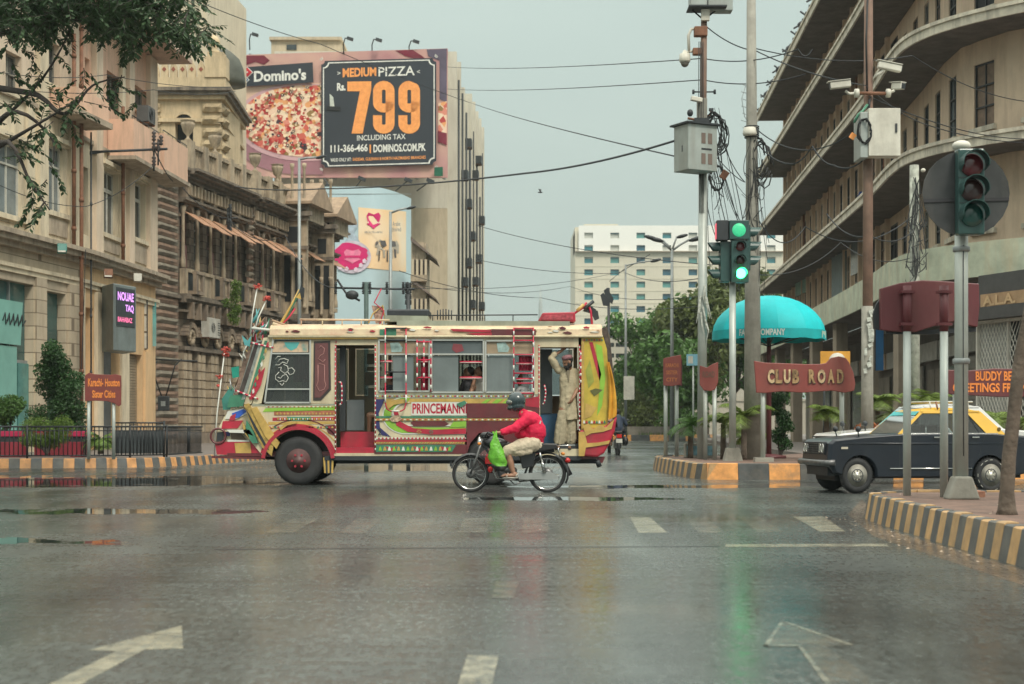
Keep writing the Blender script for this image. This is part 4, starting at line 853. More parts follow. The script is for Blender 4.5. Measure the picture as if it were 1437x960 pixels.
hq([(u,vt(u,272))for u in np.linspace(440,577,20)],[(u,vt(u,272.8))for u in np.linspace(440,577,20)],.03,M_steel,'seam')
def hpoly(pts,off,m,name):q=MB(m);q.add([hp(u,vt(u,v),off)for u,v in pts],[tuple(range(len(pts)))[::-1]]);return q.build(name,None,hb)
M_pk=mat('print_pink',srgb(208,28,108)[:3],.5,var=.15,scale=1.5);M_grey=mat('print_grey',srgb(120,125,130)[:3],.5)
shield=lambda cu,cv,w_,h_:[(cu-w_*.5,cv-h_*.3),(cu-w_*.35,cv-h_*.5),(cu,cv-h_*.38),(cu+w_*.35,cv-h_*.5),(cu+w_*.5,cv-h_*.3),(cu+w_*.38,cv+h_*.15),(cu+w_*.5,cv+h_*.2),(cu+w_*.1,cv+h_*.42),(cu,cv+h_*.52),(cu-w_*.1,cv+h_*.42),(cu-w_*.5,cv+h_*.2),(cu-w_*.38,cv+h_*.15)]
hpoly(shield(524.5,310,20,23),.1,M_pk,'printed_crest');hpoly([(516,311.5),(533,311.5),(533,313.6),(516,313.6)],.13,mat('print_blush2',srgb(240,200,190)[:3],.5),'printed_band')
cow=[(526,343),(530,341),(533,336),(537,338),(548,337),(557,338),(560,344),(560,356),(557,356),(556,349),(552,350),(552,363),(549,363),(548,351),(541,351),(541,362),(538,362),(537,351),(533,350),(531,358),(528,358),(530,348),(527,347)]
hpoly(cow,.1,mat('print_cow',srgb(178,168,152)[:3],.5),'printed_cow')
for P in([(534,338),(541,338),(543,345),(538,348),(535,344)],[(547,338),(555,339),(556,346),(550,347)],[(553,350),(556,350),(556.5,362),(554,362)],[(527,341),(530,338),(531,342),(528,345)],[(532,352),(534,352),(533,366),(531,366)],[(543,352),(545,352),(545,368),(543,367)]):hpoly(P,.14,mat('print_charcoal',srgb(88,84,84)[:3],.5),'cow_patch')
def ht(body,u0,u1,v0,v1,off,m):q=MB(m);Y_=hY((u0+u1)/2);q.text(body,X(u0,Y_)-ch.x,X(u1,Y_)-ch.x,Z(v1,Y_),Z(v0,Y_),hY(u0)-ch.y-off,.01);return q.build('lettering',None,hb)
ht('Arabic',552,563,313,319,.15,M_grey);ht('desired',551,564,321,327,.15,M_grey);ht('SPECIALTIES & MORE',512,537,325,328,.12,M_grey)
hpoly([(486,308),(493,305),(501,308),(502,318),(497,326),(506,341),(484,341),(490,326),(484,318)],.08,mat('print_film',srgb(165,180,192)[:3],.4,var=.3,scale=3),'printed_bag')
hpoly([(494+27*math.cos(R(a)),361+23*math.sin(R(a)))for a in range(0,360,15)],.09,mat('print_film2',srgb(205,195,208)[:3],.4,var=.2,scale=2),'printed_bag')
hpoly([(493+(24+2*math.sin(a*.9))*math.cos(R(a)),359+(18+2*math.sin(a))*math.sin(R(a)))for a in range(0,360,12)],.12,M_pk,'printed_sweets')
hpoly(shield(495,360,24,20),.15,mat('print_rose',srgb(235,130,165)[:3],.5),'printed_crest');hpoly([(485,359),(505,359),(505,362),(485,362)],.18,M_pk,'printed_band')
for(u_,v_)in((478,376),(487,378),(500,379),(507,373),(512,367)):hpoly([(u_-3,v_-2),(u_,v_-4),(u_+3,v_-1),(u_+1,v_+3),(u_-3,v_+2)],.14,mat('print_petal',srgb(225,205,220)[:3],.5),'printed_petal')
vh=thing('veranda_house','small old house with two brown tin eaves beside the blue hoarding','house',(X(577,113),113,0));cv=Vector(vh.location)
VX=lambda u:X(u,113)-cv.x
q=MB(M_stonel);q.box(VX(578.5),VX(598),0,5,0,Z(340,113));q.build('wall',None,vh)
M_tin=mat('brown_tin',(.16,.12,.10),.6,var=.3,scale=2)
for(u0,v0,u1,v1)in((577,333,613,365),(577,390,613,420)):
 q=MB(M_tin);q.prism([(VX(u0),Z(v0,113)),(VX(u1),Z(v1,113)),(VX(u1),Z(v1+1.5,113)),(VX(u0),Z(v0+6,113))],-.6,4.5);q.build('eave',None,vh)
 q=MB(mat('eave_soffit',(.06,.05,.05),.8));q.box(VX(579),VX(600),-.3,-.005,Z(v1+22,113),Z(v1,113));q.build('veranda',None,vh)
 for u_ in(580,586,592,598):MB(M_beige).box(VX(u_)-.08,VX(u_)+.08,-.5,-.31,Z(v1+26,113),Z(v1,113)).build('column',None,vh)
MB(M_stonel).box(VX(577),VX(600),-.7,-.005,Z(396,113),Z(387,113)).build('balcony',None,vh)
# ---------- hotel
ho=thing('hotel_tower','pale cream hotel block with a white top band and rows of teal windows','hotel',(X(807,380),380,0));c_=Vector(ho.location)
HX=lambda u:X(u,380)-c_.x;HZ=lambda v:Z(v,380)
M_hot=mat('hotel_cream',(.62,.58,.47),.8,var=.05,scale=.08,dirt=(.5,.45,.36),damt=.4);M_hotw=mat('hotel_white',(.80,.80,.76),.7,var=.03,scale=.1)
M_tw=[mat('hotel_glass_%d'%i,c,.25,var=.3,scale=.25)for i,c in enumerate(((.04,.21,.25),(.10,.30,.29),(.02,.11,.17)))]
cols=[826+36.6*k for k in range(8)];rows=[365+17.2*k for k in range(6)]
hs_=[(HX(u-6),HX(u+6.2),HZ(v+4.3),HZ(v-4.3))for u in cols for v in rows];hs2=[(HX(u-6),HX(u+6.2),HZ(v+4),HZ(v-4))for u in cols for v in(330.5,348)]
q=MB(M_hot);wall(q,0,HX(1100),HZ(462),HZ(353),hs_,.8);q.build('wall',None,ho)
q=MB(M_hotw);wall(q,HX(812),HX(1100),HZ(352.9),HZ(316.5),hs2,.8);q.build('upper_wall',None,ho)
q=MB(M_hot);q.box(0,HX(811.9),.5,12,HZ(352.9),HZ(324));q.box(0,HX(1100),1.2,30,HZ(462),HZ(318));q.box(HX(820),HX(868),2,14,HZ(317.9),HZ(313));q.build('core',None,ho)
MB(M_trim).box(0,HX(1100),-1,-.01,HZ(353.8),HZ(352.8)).build('ledge',None,ho)
fr_me=box_mesh(M_tw[0],'w',0,1,0,1,0,1);gm=[box_mesh(m,'w',0,1,0,1,0,1)for m in M_tw];gml=box_mesh(mat('hotel_blind',(.45,.46,.42),.6),'w',0,1,0,1,0,1)
rg=random.Random(2)
for(a,b,c,d)in hs_+hs2:
 wd=put(rg.choice(gm)if c<HZ(353)or rg.random()<.4 else gml,'window',ho,(a,.5,c),0,(b-a,.2,d-c))
 sl2=put(gml if rg.random()<.35 else gm[2],'blind',ho,(a,.42,c+(d-c)*.8),0,(b-a,.06,(d-c)*rg.uniform(.08,.18)))
q=MB(M_hot)
for v in np.arange(374,460,17.2):q.box(0,HX(1100),-.08,-.01,HZ(v)-.06,HZ(v)+.06)
q.build('joint_line',None,ho)
M_pod=mat('podium_beige',(.40,.36,.29),.85,var=.1,scale=.1,dirt=(.25,.22,.18))
pd=thing('parking_podium','grey beige parking deck with dark open slots below the hotel','building',(X(845,330),330,0));c_=Vector(pd.location);KX=lambda u:X(u,330)-c_.x;KZ=lambda v:Z(v,330)
slots=[(KX(a),KX(b),KZ(v+h_),KZ(v))for(v,h_)in((467,7.5),(481,6),(496,6))for(a,b)in((848,862),(864,884),(886,906),(909,930),(933,990))]
q=MB(M_pod);wall(q,KX(800),KX(1100),0,KZ(461),slots,1.5);q.box(KX(800),KX(1100),3,10,0,KZ(461));q.build('wall',None,pd)
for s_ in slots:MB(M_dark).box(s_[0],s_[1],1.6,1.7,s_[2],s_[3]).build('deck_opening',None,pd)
for u_ in(850,876,903):MB(M_pod).box(KX(u_),KX(u_+5),-2,-.01,0,KZ(510)).build('column',None,pd)
lw_=thing('boundary_wall','long pale boundary wall behind the distant trees and motorcycle','wall',(X(900,200),200,0));MB(M_pod).box(-26,30,0,.4,0,4.2).box(-26,30,-.15,.55,4.201,4.5).build('wall',None,lw_)
fm_=thing('far_mast','faint far-off lattice mast fading into the haze left of the hotel','mast',(X(758.5,900),900,0));q=MB(mat('far_grey',(.34,.37,.36),.8));q.tube([(0,0,0),(0,0,Z(425,900)),(0,0,Z(404,900))],[2.6,1.2,.2],6);q.build('mast',None,fm_)
# ================= RIGHT BROWN BUILDING
M_tan=mat('tan_plaster',(.64,.50,.365),.85,var=.12,scale=.7,bump=.15,bscale=12,dirt=(.34,.24,.17),damt=.55)
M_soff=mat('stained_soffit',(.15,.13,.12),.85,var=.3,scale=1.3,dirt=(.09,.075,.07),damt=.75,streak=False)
M_edge=mat('stained_ledge',(.62,.57,.46),.85,var=.25,scale=2,bump=.3,dirt=(.14,.12,.10),damt=.8)
M_parg=mat('greenish_parapet',(.44,.48,.37),.85,var=.25,scale=1.5,dirt=(.50,.33,.18),damt=.45)
br=thing('curved_tan_building','long tan concrete building with deep stained ledges curving round the right corner','building',(12.5,48,0));cb=Vector(br.location)
E=smooth_path([(15.4,98),(14.3,79),(13.35,62.5),(12.9,56),(12.5,51.5),(12.5,49.0),(13.2,47.0),(14.7,45.1),(17,43.3),(21,40.6)],5)
def offs(path,d):
 out_=[]
 for i,p_ in enumerate(path):
  a,b=Vector(path[max(i-1,0)]),Vector(path[min(i+1,len(path)-1)]);t_=(b-a).normalized();n_=Vector((-t_.y,t_.x));out_.append((p_[0]+n_.x*d,p_[1]+n_.y*d))
 return out_
BM=Matrix.Translation(-cb)
def band(path,d0,d1,z0,z1,m,name,parent=br):
 o_,i_=offs(path,d0),offs(path,d1);q=MB(m,BM);n=len(path)
 vs=[(a,b,z0)for a,b in o_]+[(a,b,z1)for a,b in o_]+[(a,b,z0)for a,b in i_]+[(a,b,z1)for a,b in i_]
 fs=[]
 for i in range(n-1):fs+=[(i,i+1,n+i+1,n+i),(n+i,n+i+1,3*n+i+1,3*n+i),(2*n+i,2*n+i+1,i+1,i),(2*n+i+1,2*n+i,3*n+i,3*n+i+1)]
 fs+=[(0,n,3*n,2*n),(n-1,3*n-1,4*n-1,2*n-1)]
 q.add(vs,fs);return q.build(name,None,parent)
W=1.7
LV=[(5.45,6.45),(9.3,9.62),(12.95,13.27),(16.55,16.87),(20.1,20.5)]
for i,(a,b)in enumerate(LV):
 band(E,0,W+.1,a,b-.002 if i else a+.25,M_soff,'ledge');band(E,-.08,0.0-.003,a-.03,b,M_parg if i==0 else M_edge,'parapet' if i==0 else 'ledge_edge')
 if i:band(E,-.14,-.083,b-.09,b+.02,M_edge,'ledge_lip')
band(E,.3,12,20.51,20.6,M_edge,'roof')
WP=offs(E,W);dl=polylen(WP)
segs=[]
pos=.4
def wp_at(q_):return at_len(WP,dl,q_)
stp=2.15;nseg=int(dl[-1]/stp)
for k in range(nseg):
 a,b=wp_at(dl[-1]*k/nseg),wp_at(dl[-1]*(k+1)/nseg);segs.append(BF(Fac(a[0],a[1],b[0],b[1]),br))
M_louv=mat('brown_shutter',(.20,.14,.10),.7,var=.3,scale=4);rg=random.Random(8)
qt={z:MB(M_tan,None)for z in range(5)}
for li in range(5):
 z0=0.2 if li==0 else LV[li-1][1]-.35;z1=LV[li][0]
 if li==4:z1=20.1
 if li>0:
  qw=MB(M_tan)
  for k,sgm in enumerate(segs):
   L_=sgm.f.len;far=k<nseg*.62;hw=.80 if far else.48
   hz=(z0+.75,z1-.35)if far else(z0+1.0,z1-.7)
   hole=(L_/2-hw,L_/2+hw,hz[0],hz[1])if k<nseg*.9 or k%2 else None
   qw.M=sgm.M;wall(qw,0,L_,z0,z1+.02,[hole]if hole else[],.28)
   if far:qw.box(-.12,.12,-.16,-.004,z0,z1)
   if hole:
    pm=rg.choice((M_dark,M_pane,M_dark,M_louv,M_paneb))
    win(sgm,hole[0],hole[1],hole[2],hole[3],rec=.02 if far else.05,cols=2,rows=(.35,.68),fm=M_sdk if rg.random()<.6 else M_wood,pm=pm,fw=.05,sill=M_edge if not far else None)
  qw.build('wall',None,br)
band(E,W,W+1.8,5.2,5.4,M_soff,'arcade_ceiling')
for(u_,v0,v1,ln,m)in((1180,357,415,3.2,mat('bluegrey_board',(.13,.18,.19),.6,var=.2)),(1128,385,412,4,mat('green_awning_board',(.16,.30,.24),.6,var=.3)),(1152,250,275,2.0,M_louv),(1203,340,385,1.6,M_paneb)):
 k_=(u_-CX)/F;y9=(12.9+W-.06*56)/(k_-.06);MB(m,BM).box(k_*y9-.12,k_*y9+.0,y9-ln/2,y9+ln/2,Z(v1,y9),Z(v0,y9)).build('window_board',None,br)
for(u_,v0,v1)in((1205,60,170),(1166,215,300),(1244,170,260),(1130,290,370)):
 k_=(u_-CX)/F;y9=(12.9+W-.06*56)/(k_-.06);MB(M_rust,BM).tube([(k_*y9-.08,y9,Z(v1,y9)),(k_*y9-.08,y9,Z(v0,y9))],.07,6).build('drainpipe',None,br)
y9=62.5;t=thing('cloth','small blue cloth hanging at a window of the tan building near the rusty pole','cloth',(X(1203,y9),y9,Z(290,y9)));MB(mat('blue_cloth',(.03,.08,.30),.9)).prism([(0,0),(.35,-.08),(.5,.1),(.42,.55),(.1,.6),(-.05,.3)],-.05,0).build('cloth',None,t)
GP_=offs(E,W+1.2);dg=polylen(GP_);ng=int(dg[-1]/3.6)
band(E,W+1.3,W+1.6,.15,5.4,mat('shop_grey',(.13,.115,.10),.8,var=.3,scale=.6,dirt=(.05,.05,.05)),'shop_wall')
for k in range(ng+1):
 a=at_len(offs(E,.5),polylen(offs(E,.5)),polylen(offs(E,.5))[-1]*k/ng)
 if k%2:continue
 MB(mat('pillar_plaster',(.30,.25,.19),.85,var=.15,scale=1,dirt=(.16,.13,.10),damt=.7),BM).obox((a[0],a[1],2.8),(.5,.5,5.3),.1).build('pillar',None,br)
for k in range(ng):
 a=at_len(GP_,dg,dg[-1]*(k+.12)/ng);b=at_len(GP_,dg,dg[-1]*(k+.88)/ng);sgm=BF(Fac(a[0],a[1],b[0],b[1]),br);L_=sgm.f.len;ty=k%3
 if ty==0:
  sb=sgm.part('roller_shutter',mat('grey_shutter',(.26,.25,.22),.5,.2,var=.2,scale=1,dirt=(.1,.09,.08)),(0,L_,0,.05,.2,3.4))
  for j in range(15):sgm.put(blk2_me if 0 else box_mesh(MATS['grey_shutter'],'s',0,1,0,1,0,1),'slat',0,-.03,.25+j*.21,(L_,.03,.17),parent=sb)
 elif ty==1:sgm.part('shop_door',mat('shop_door_paint',(.17,.15,.12),.6,var=.3,scale=2),(0,L_*.48,0,.05,.2,3.2),(L_*.52,L_,0,.05,.2,3.2))
 else:sgm.part('shop_window',M_paneb,(0,L_,0,.05,1.0,3.2));
 sgm.part('shop_fascia',rg.choice((M_tan,M_trim,mat('fascia_white',(.42,.42,.38),.7,dirt=(.2,.18,.15)),M_louv)),(-.2,L_+.2,-.25,-.06,3.5,4.2))
sgm=BF(Fac(X(1372,45.5),45.5,X(1450,43.2),43.2),br);L_=sgm.f.len;z0,z1=.3,Z(452,44.5)
sgm.part('security_grille',mat('grille_back',(.34,.35,.33),.6,var=.2,scale=2),(0,L_*.55,.1,.15,z0,z1));sgm.part('dark_shop',M_dark,(L_*.56,L_,.1,.15,z0,z1))
q=sgm.mb(M_whitef)
for k in range(-22,24):
 for sgn in(1,-1):
  x0_=k*.14;x1_=x0_+sgn*(z1-z0)*.5
  a_,b_=(x0_,z0),(x1_,z1)
  lo,hi=0.0,1.0
  for(v0_,dv_)in((x0_,x1_-x0_),):
   if abs(dv_)>1e-6:
    t0,t1=sorted(((0-v0_)/dv_,(L_-v0_)/dv_));lo,hi=max(lo,t0),min(hi,t1)
  if hi>lo:q.tube([(x0_+(x1_-x0_)*lo,.05+sgn*.01,z0+(z1-z0)*lo),(x0_+(x1_-x0_)*hi,.05+sgn*.01,z0+(z1-z0)*hi)],.012,3,flat=True,caps=False)
q.build('mesh_grille',None,br)['kind']='stuff'
sgm.part('grille_frame',M_whitef,(-.06,0,-.02,.2,z0,z1),(L_*.55,L_*.56,-.02,.2,z0,z1),(-.06,L_,-.02,.2,z1+.002,z1+.09));sgm.part('shop_fascia',mat('dark_fascia',(.07,.07,.07),.6),(-.1,L_,-.3,.2,z1+.1,z1+.45),(-.1,L_,.1,.3,z1+.46,5.4))
q=sgm.mb(M_orng);q.text('A.L.A.',.25,L_*.7,z1+.5,z1+.8,-.02,.03);q.build('lettering',None,br)
sgm.part('letter_board',mat('tan_board',(.42,.27,.15),.7),(.1,L_,.02,.09,z1+.46,z1+.85))
bs=thing('blue_shop_board','tall narrow blue board on the ground floor behind the utility pole','board',(X(1229,55),55,Z(520,55)));MB(mat('blue_board',(.02,.13,.30),.5)).box(0,X(1240,55)-X(1229,55),0,.06,0,Z(462,55)-Z(520,55)).build('panel',None,bs);MB(M_sdk).box(-.03,0,-.01,.07,0,1.45).build('frame',None,bs)
q=MB(M_sdk,BM)
for k in range(26):
 a=at_len(E,polylen(E),1+k*1.25);q.box(a[0]-.1,a[0]+.25,a[1]-.06,a[1]+.06,20.5,20.72);
 if k%3==0:q.tube([(a[0],a[1],20.5),(a[0]-.35,a[1],20.75)],.05,5)
q.build('reinforcing_stub',None,br)['kind']='stuff'
M_bird=mat('bird_dark',(.05,.05,.055),.8)
def bird(loc,label,grp=None,fly=False,s=1.0):
 o_=MB(M_bird)
 if fly:o_.ell((0,0,0),(.16*s,.06*s,.05*s),8,6);o_.add([(0,0,0),(.06*s,0,.02),(-.05*s,-.1*s,.22*s),(-.12*s,-.1*s,.2*s)],[(0,1,2,3)]);o_.add([(0,0,0),(.06*s,0,.02),(.08*s,.1*s,.2*s),(0,.1*s,.24*s)],[(0,1,2,3)])
 else:o_.ell((0,0,.12*s),(.17*s,.08*s,.09*s),8,6,Matrix.Rotation(-.5,3,'Y'));o_.ell((.13*s,0,.24*s),(.06*s,.05*s,.05*s),6,5);o_.prism([(-.13*s,.06*s),(-.3*s,-.04*s),(-.27*s,-.09*s),(-.1*s,0)],-.03*s,.03*s);o_.tube([(0,0,.06*s),(0,0,0)],.01*s,4)
 return tag(o_.build('bird',None,None,loc),label,'bird',grp)
for k9,k in enumerate((1,3,5,8,11,14,18)):
 a=at_len(E,polylen(E),4+k*1.6);bird((a[0]-.05,a[1],20.5),'small dark bird on the tan building roof edge, '+ORD[k9]+' from the street end','birds perched on the roof edge',s=1.3)
bird((X(758,90),90,Z(270,90)),'tiny dark bird flying in the sky left of the utility poles',fly=True,s=.9)
# ================= VEHICLES AND PEOPLE
M_bcream=mat('bus_cream',(.60,.53,.36),.45,var=.12,scale=2.5,dirt=(.33,.22,.14),damt=.75,coat=.2)
M_bpeel=mat('bus_roof_peeling',(.62,.50,.33),.6,var=.2,scale=3,dirt=(.42,.16,.12),damt=.7,streak=False)
M_bmar=mat('bus_maroon',(.13,.022,.028),.35,var=.25,scale=3,dirt=(.09,.05,.045),damt=.5,coat=.3)
M_bred=mat('bus_red',(.42,.02,.045),.35,var=.2,scale=4,dirt=(.2,.05,.05),damt=.6,coat=.3)
M_bgreen=mat('bus_green',(.05,.20,.12),.4,var=.25,scale=4,coat=.2);M_blime=mat('bus_lime',(.24,.46,.05),.4,var=.15,scale=4,coat=.2)
M_bgold=mat('bus_gold',(.50,.33,.09),.4,var=.25,scale=5,coat=.2);M_byel=mat('bus_yellow',(.52,.38,.05),.4,var=.3,scale=3,dirt=(.25,.25,.05),coat=.2)
M_bwhite=mat('bus_white',(.66,.66,.60),.4,var=.08,scale=4);M_bnavy=mat('bus_navy',(.03,.03,.12),.4,var=.2);M_bblue=mat('bus_blue',(.03,.10,.45),.4,var=.2)
M_bgrey=mat('bus_greygreen',(.30,.32,.25),.5,var=.2,scale=3,dirt=(.16,.15,.11),damt=.6);M_alu=mat('aluminium_frame',(.60,.60,.56),.35,.6,var=.1)
M_bred2=mat('banding_red',(.50,.02,.06),.4);M_chrome=mat('chrome',(.6,.6,.58),.15,1.0,var=.1)
M_tyre=mat('tyre_rubber',(.022,.023,.025),.75,var=.3,scale=8,dirt=(.05,.045,.04),damt=.5)
G_tint=glass_mat('bus_glass',(.55,.60,.60),.12,.04);G_frost=mat('frosted_pane',(.17,.20,.20),.25,var=.15,scale=2,dirt=(.10,.11,.11),damt=.4)
bus=thing('minibus','old cream, maroon and yellow painted minibus with ornaments, ladders and two open doors','bus',(-1.7,28.5,0));NY=-1.15
BX=lambda u:(u-718.5)/80.6+1.7
BZ=lambda v:H+(HY-v)/80.6
def bp(u,v):return(BX(u),BZ(v))
def prp(pts,y0,y1,m,name,parent=bus,bevel=0):
 P=[bp(*p_)for p_ in pts]
 if sum(a[0]*b[1]-b[0]*a[1]for a,b in zip(P,P[1:]+P[:1]))<0:P=P[::-1]
 q=MB(m);q.prism(P,y0,y1);return q.build(name,None,parent,bevel=bevel)
def arcp(cu,cv,r,a0,a1,n=14):return[(cu+r*math.cos(R(a0+(a1-a0)*i/n)),cv-r*math.sin(R(a0+(a1-a0)*i/n)))for i in range(n+1)]
def deco(pts,m,lay=1,name='painted_motif'):return prp(pts,NY-.004*lay-.002,NY-.002 if lay==1 else NY-.004*(lay-1)-.002,m,name)
HL=lambda u0,u1,v0,v1:(BX(u0),BX(u1),BZ(v1),BZ(v0))
D1,D2=HL(471,525,484,636),HL(758,813,487,630);W1,W2,W3=HL(531,603,476,549),HL(605,679,476,551),HL(681,750,477,551);RA=HL(652,714,606,642)
q=MB(M_bcream);wall(q,BX(470),BX(818),BZ(640),BZ(471),[D1,D2,W1,W2,W3,RA],.06,y=NY);q.build('side_panel',None,bus)
FW=[HL(372,470,480,560),HL(480,530,480,552),HL(535,600,480,552),HL(606,676,480,552),HL(682,750,480,552),HL(758,812,480,552)]
q=MB(M_bcream);wall(q,BX(350),BX(818),BZ(640),BZ(471),FW,-.05,y=1.15);q.build('side_panel',None,bus)
for h_ in FW:MB(G_tint).box(h_[0]+.02,h_[1]-.02,1.12,1.128,h_[2]+.02,h_[3]-.02).build('pane',None,bus)
prp([(345,641),(818,641),(818,634),(345,634)],-1.08,1.08,M_bmar,'floor')
prp([(455,646),(815,646),(815,640),(455,640)],-1.17,-1.05,M_sdk,'sill');prp([(455,646),(815,646),(815,641),(455,641)],1.0,1.15,M_sdk,'sill')
prp([(380,652),(840,652),(840,642),(380,642)],-.5,-.35,M_sdk,'chassis_rail');prp([(380,652),(840,652),(840,642),(380,642)],.35,.5,M_sdk,'chassis_rail')
prof=[(-1.15,BZ(472)),(-1.19,BZ(470)),(-1.17,BZ(462)),(-1.05,BZ(456)),(-.6,BZ(452)),(0,BZ(450)),(.6,BZ(452)),(1.05,BZ(456)),(1.17,BZ(462)),(1.19,BZ(470)),(1.15,BZ(472)),(0,BZ(466))]
q=MB(M_bpeel);q.prism(prof,BX(378),BX(845),'X');q.build('roof',None,bus)
q=MB(M_bcream);q.tube([(BX(376),-1.2,BZ(472.5)),(BX(846),-1.2,BZ(472))],.022,6);q.build('rain_gutter',None,bus)
for(u0,u1,m)in((690,752,M_bmar),(533,556,M_bgreen)):prp([(u0,462),(u1,462),(u1,472),(u0,472)],-1.21,-1.185,m,'fascia_patch')
prp([(632,461.5),(690,463),(688,466.5),(636,465)],-1.212,-1.186,M_bred,'fascia_patch');prp([(655,468),(690,467),(690,471),(670,471)],-1.212,-1.186,M_bred,'fascia_patch')
prp([(556,449),(800,450),(800,460),(556,460)],-1.06,-1.0,M_bgrey,'roof_coaming')
q=MB(M_bgold)
for k in range(60):u_=384+k*2.45;q.ell((BX(u_),-1.2,BZ(474.6)),(.017,.012,.022),6,4)
tag(q.build('beading',None,bus),kind='stuff')
prp([(386,470),(470,470),(470,475),(384,475)],NY,NY+.06,M_bcream,'cab_header')
prp([(379,470),(386,470),(366,566),(353,568)],NY,NY+.06,M_bcream,'front_pillar')
prp([(352,568),(470,566),(470,640),(466,640)]+arcp(418,650,47,12,168)+[(368,640),(345,612),(347,580)],NY,NY+.06,M_bcream,'cab_panel')
prp([(435,475),(470,475),(470,566),(435,566)],NY,NY+.05,M_bcream,'quarter_panel')
prp([(440,479),(463,478),(464,547),(450,562),(439,562)],NY-.012,NY-.001,mat('dark_gasket',(.04,.03,.03),.5),'window_gasket');prp([(442,482),(460,481),(461,545),(449,558),(441,558)],NY-.018,NY-.013,mat('maroon_glass',(.15,.06,.06),.2,var=.2),'maroon_pane')
q=MB(mat('etched_pink',(.45,.22,.20),.5))
for P in([(446,490),(450,485),(455,489),(454,496),(449,499),(446,503),(453,508),(456,504)],[(446,512),(446,535),(444,541),(448,549),(455,546),(457,540),(455,534),(455,512),(447,510)]):q.tube([(BX(u_),NY-.022,BZ(v_))for u_,v_ in P],.006,5)
tag(q.build('etched_design',None,bus),kind='stuff')
def window(u0,u1,v0,v1,vs_,parent=bus,slant=0):
 fw=2.2;q=MB(M_alu)
 def bar_(a,b,w_=.028):q.tube([(BX(a[0]),NY-.012,BZ(a[1])),(BX(b[0]),NY-.012,BZ(b[1]))],w_*.72,4,flat=True)
 bar_((u0+slant,v0),(u1,v0));bar_((u0,v1),(u1,v1));bar_((u0+slant,v0),(u0,v1));bar_((u1,v0),(u1,v1))
 for v_ in vs_:f_=(v_-v0)/(v1-v0);bar_((u0+slant*(1-f_),v_),(u1,v_),.024)
 return q.build('window_frame',None,parent)
def pane(u0,u1,v0,v1,m,w_,y=NY+.012,name='pane',pts=None):return prp(pts or[(u0,v0),(u1,v0),(u1,v1),(u0,v1)],y,y+.006,m,name,w_)
cwf=window(371,435,475.5,565,(496,546),slant=12)
pane(0,0,0,0,G_tint,cwf,pts=[(383,477),(434,477),(434,564),(372,564)])
M_pict=grad_mat('painted_pane',[(.3,(120,150,140)),(.45,(190,165,140)),(.6,(205,180,150)),(.75,(90,100,95))],6)
prp([(384,479),(432,479),(432,494),(381,494)],NY+.006,NY+.011,M_pict,'painted_sunstrip');prp([(398,480),(420,480),(416,488),(408,492),(402,488)],NY+.002,NY+.005,mat('aqua_print',(.10,.42,.40),.4),'printed_flower')
q=MB(M_bwhite)
for P in([(389,508),(392,504),(398,503),(404,505),(402,510),(396,508),(391,512),(386,512)],[(397,511),(403,514),(404,520),(399,524),(393,520),(394,515),(390,516)],[(404,517),(409,516),(413,520),(411,524),(406,526),(403,522)],[(391,522),(386,527),(386,532),(391,536),(396,534),(401,536),(404,530),(401,525),(396,527),(393,531),(389,529)],[(386,504),(389,500),(393,500)],[(392,538),(395,541),(398,537)]):
 q.tube([(BX(u_),NY+.004,BZ(v_))for u_,v_ in P],.013,5,sq=.5)
tag(q.build('scroll_sticker',None,bus),kind='stuff')
w1=window(531.5,602.5,477,549,(497,));w2=window(605.5,678.5,477,550.5,(497,));w3=window(681.5,749.5,478,550.5,(497.5,))
M_peachp=mat('peach_film',(.36,.27,.18),.4,var=.2,scale=3,dirt=(.2,.17,.12))
for(w_,a,b)in((w1,533,601),(w3,683,748)):pane(a,b,479,496,M_peachp,w_);prp([(a+14,481),(a+26,480),(a+32,488),(a+30,494),(a+16,494)],NY+.004,NY+.01,mat('painted_swan',(.30,.42,.40),.4,var=.4,scale=8),'painted_scene',w_)
pane(607,677,479,496,mat('grey_film',(.10,.12,.125),.3,var=.2,scale=2),w2);prp([(636,482),(648,483),(651,492),(640,495),(634,490)],NY+.004,NY+.01,mat('red_blur',(.22,.05,.06),.4),'painted_scene',w2)
pane(551,580,499,548,G_frost,w1);pane(607,643,499,549,G_frost,w2);pane(683,722,500,549,G_frost,w3)
for(a,b,vv)in((533,550,(507,530)),(590,601,(507,530)),(645,677,(508,530)),(724,748,(510,532))):
 for v_ in vv:q=MB(M_bred2);q.tube([(BX(a),NY+.03,BZ(v_)),(BX(b),NY+.03,BZ(v_))],.022,6);q.build('safety_rail',None,bus);q=MB(M_bwhite);q.tube([(BX(a),NY+.012,BZ(v_+.6)),(BX(b),NY+.012,BZ(v_+.6))],.007,4);q.build('rail_trim',None,bus)
for(a,b,c,d)in((590,600,500,548),(728,747,499,520),(410,432,500,536)):
 q=MB(mat('red_curtain',(.32,.02,.05),.8,var=.25,scale=12));n=12
 vs=[(BX(a+(b-a)*i/n),NY+.10+.03*math.sin(i*2.1),BZ(v_))for v_ in(c,d)for i in range(n+1)];q.add(vs,[(i,i+1,i+n+2,i+n+1)for i in range(n)],True);q.build('curtain',None,bus)
MB(mat('bus_interior',(.05,.055,.06),.7,var=.3)).box(BX(380),BX(812),-1.0,1.05,BZ(473),BZ(471)).build('ceiling',None,bus)
M_seat=mat('seat_maroon',(.12,.02,.03),.6,var=.3)
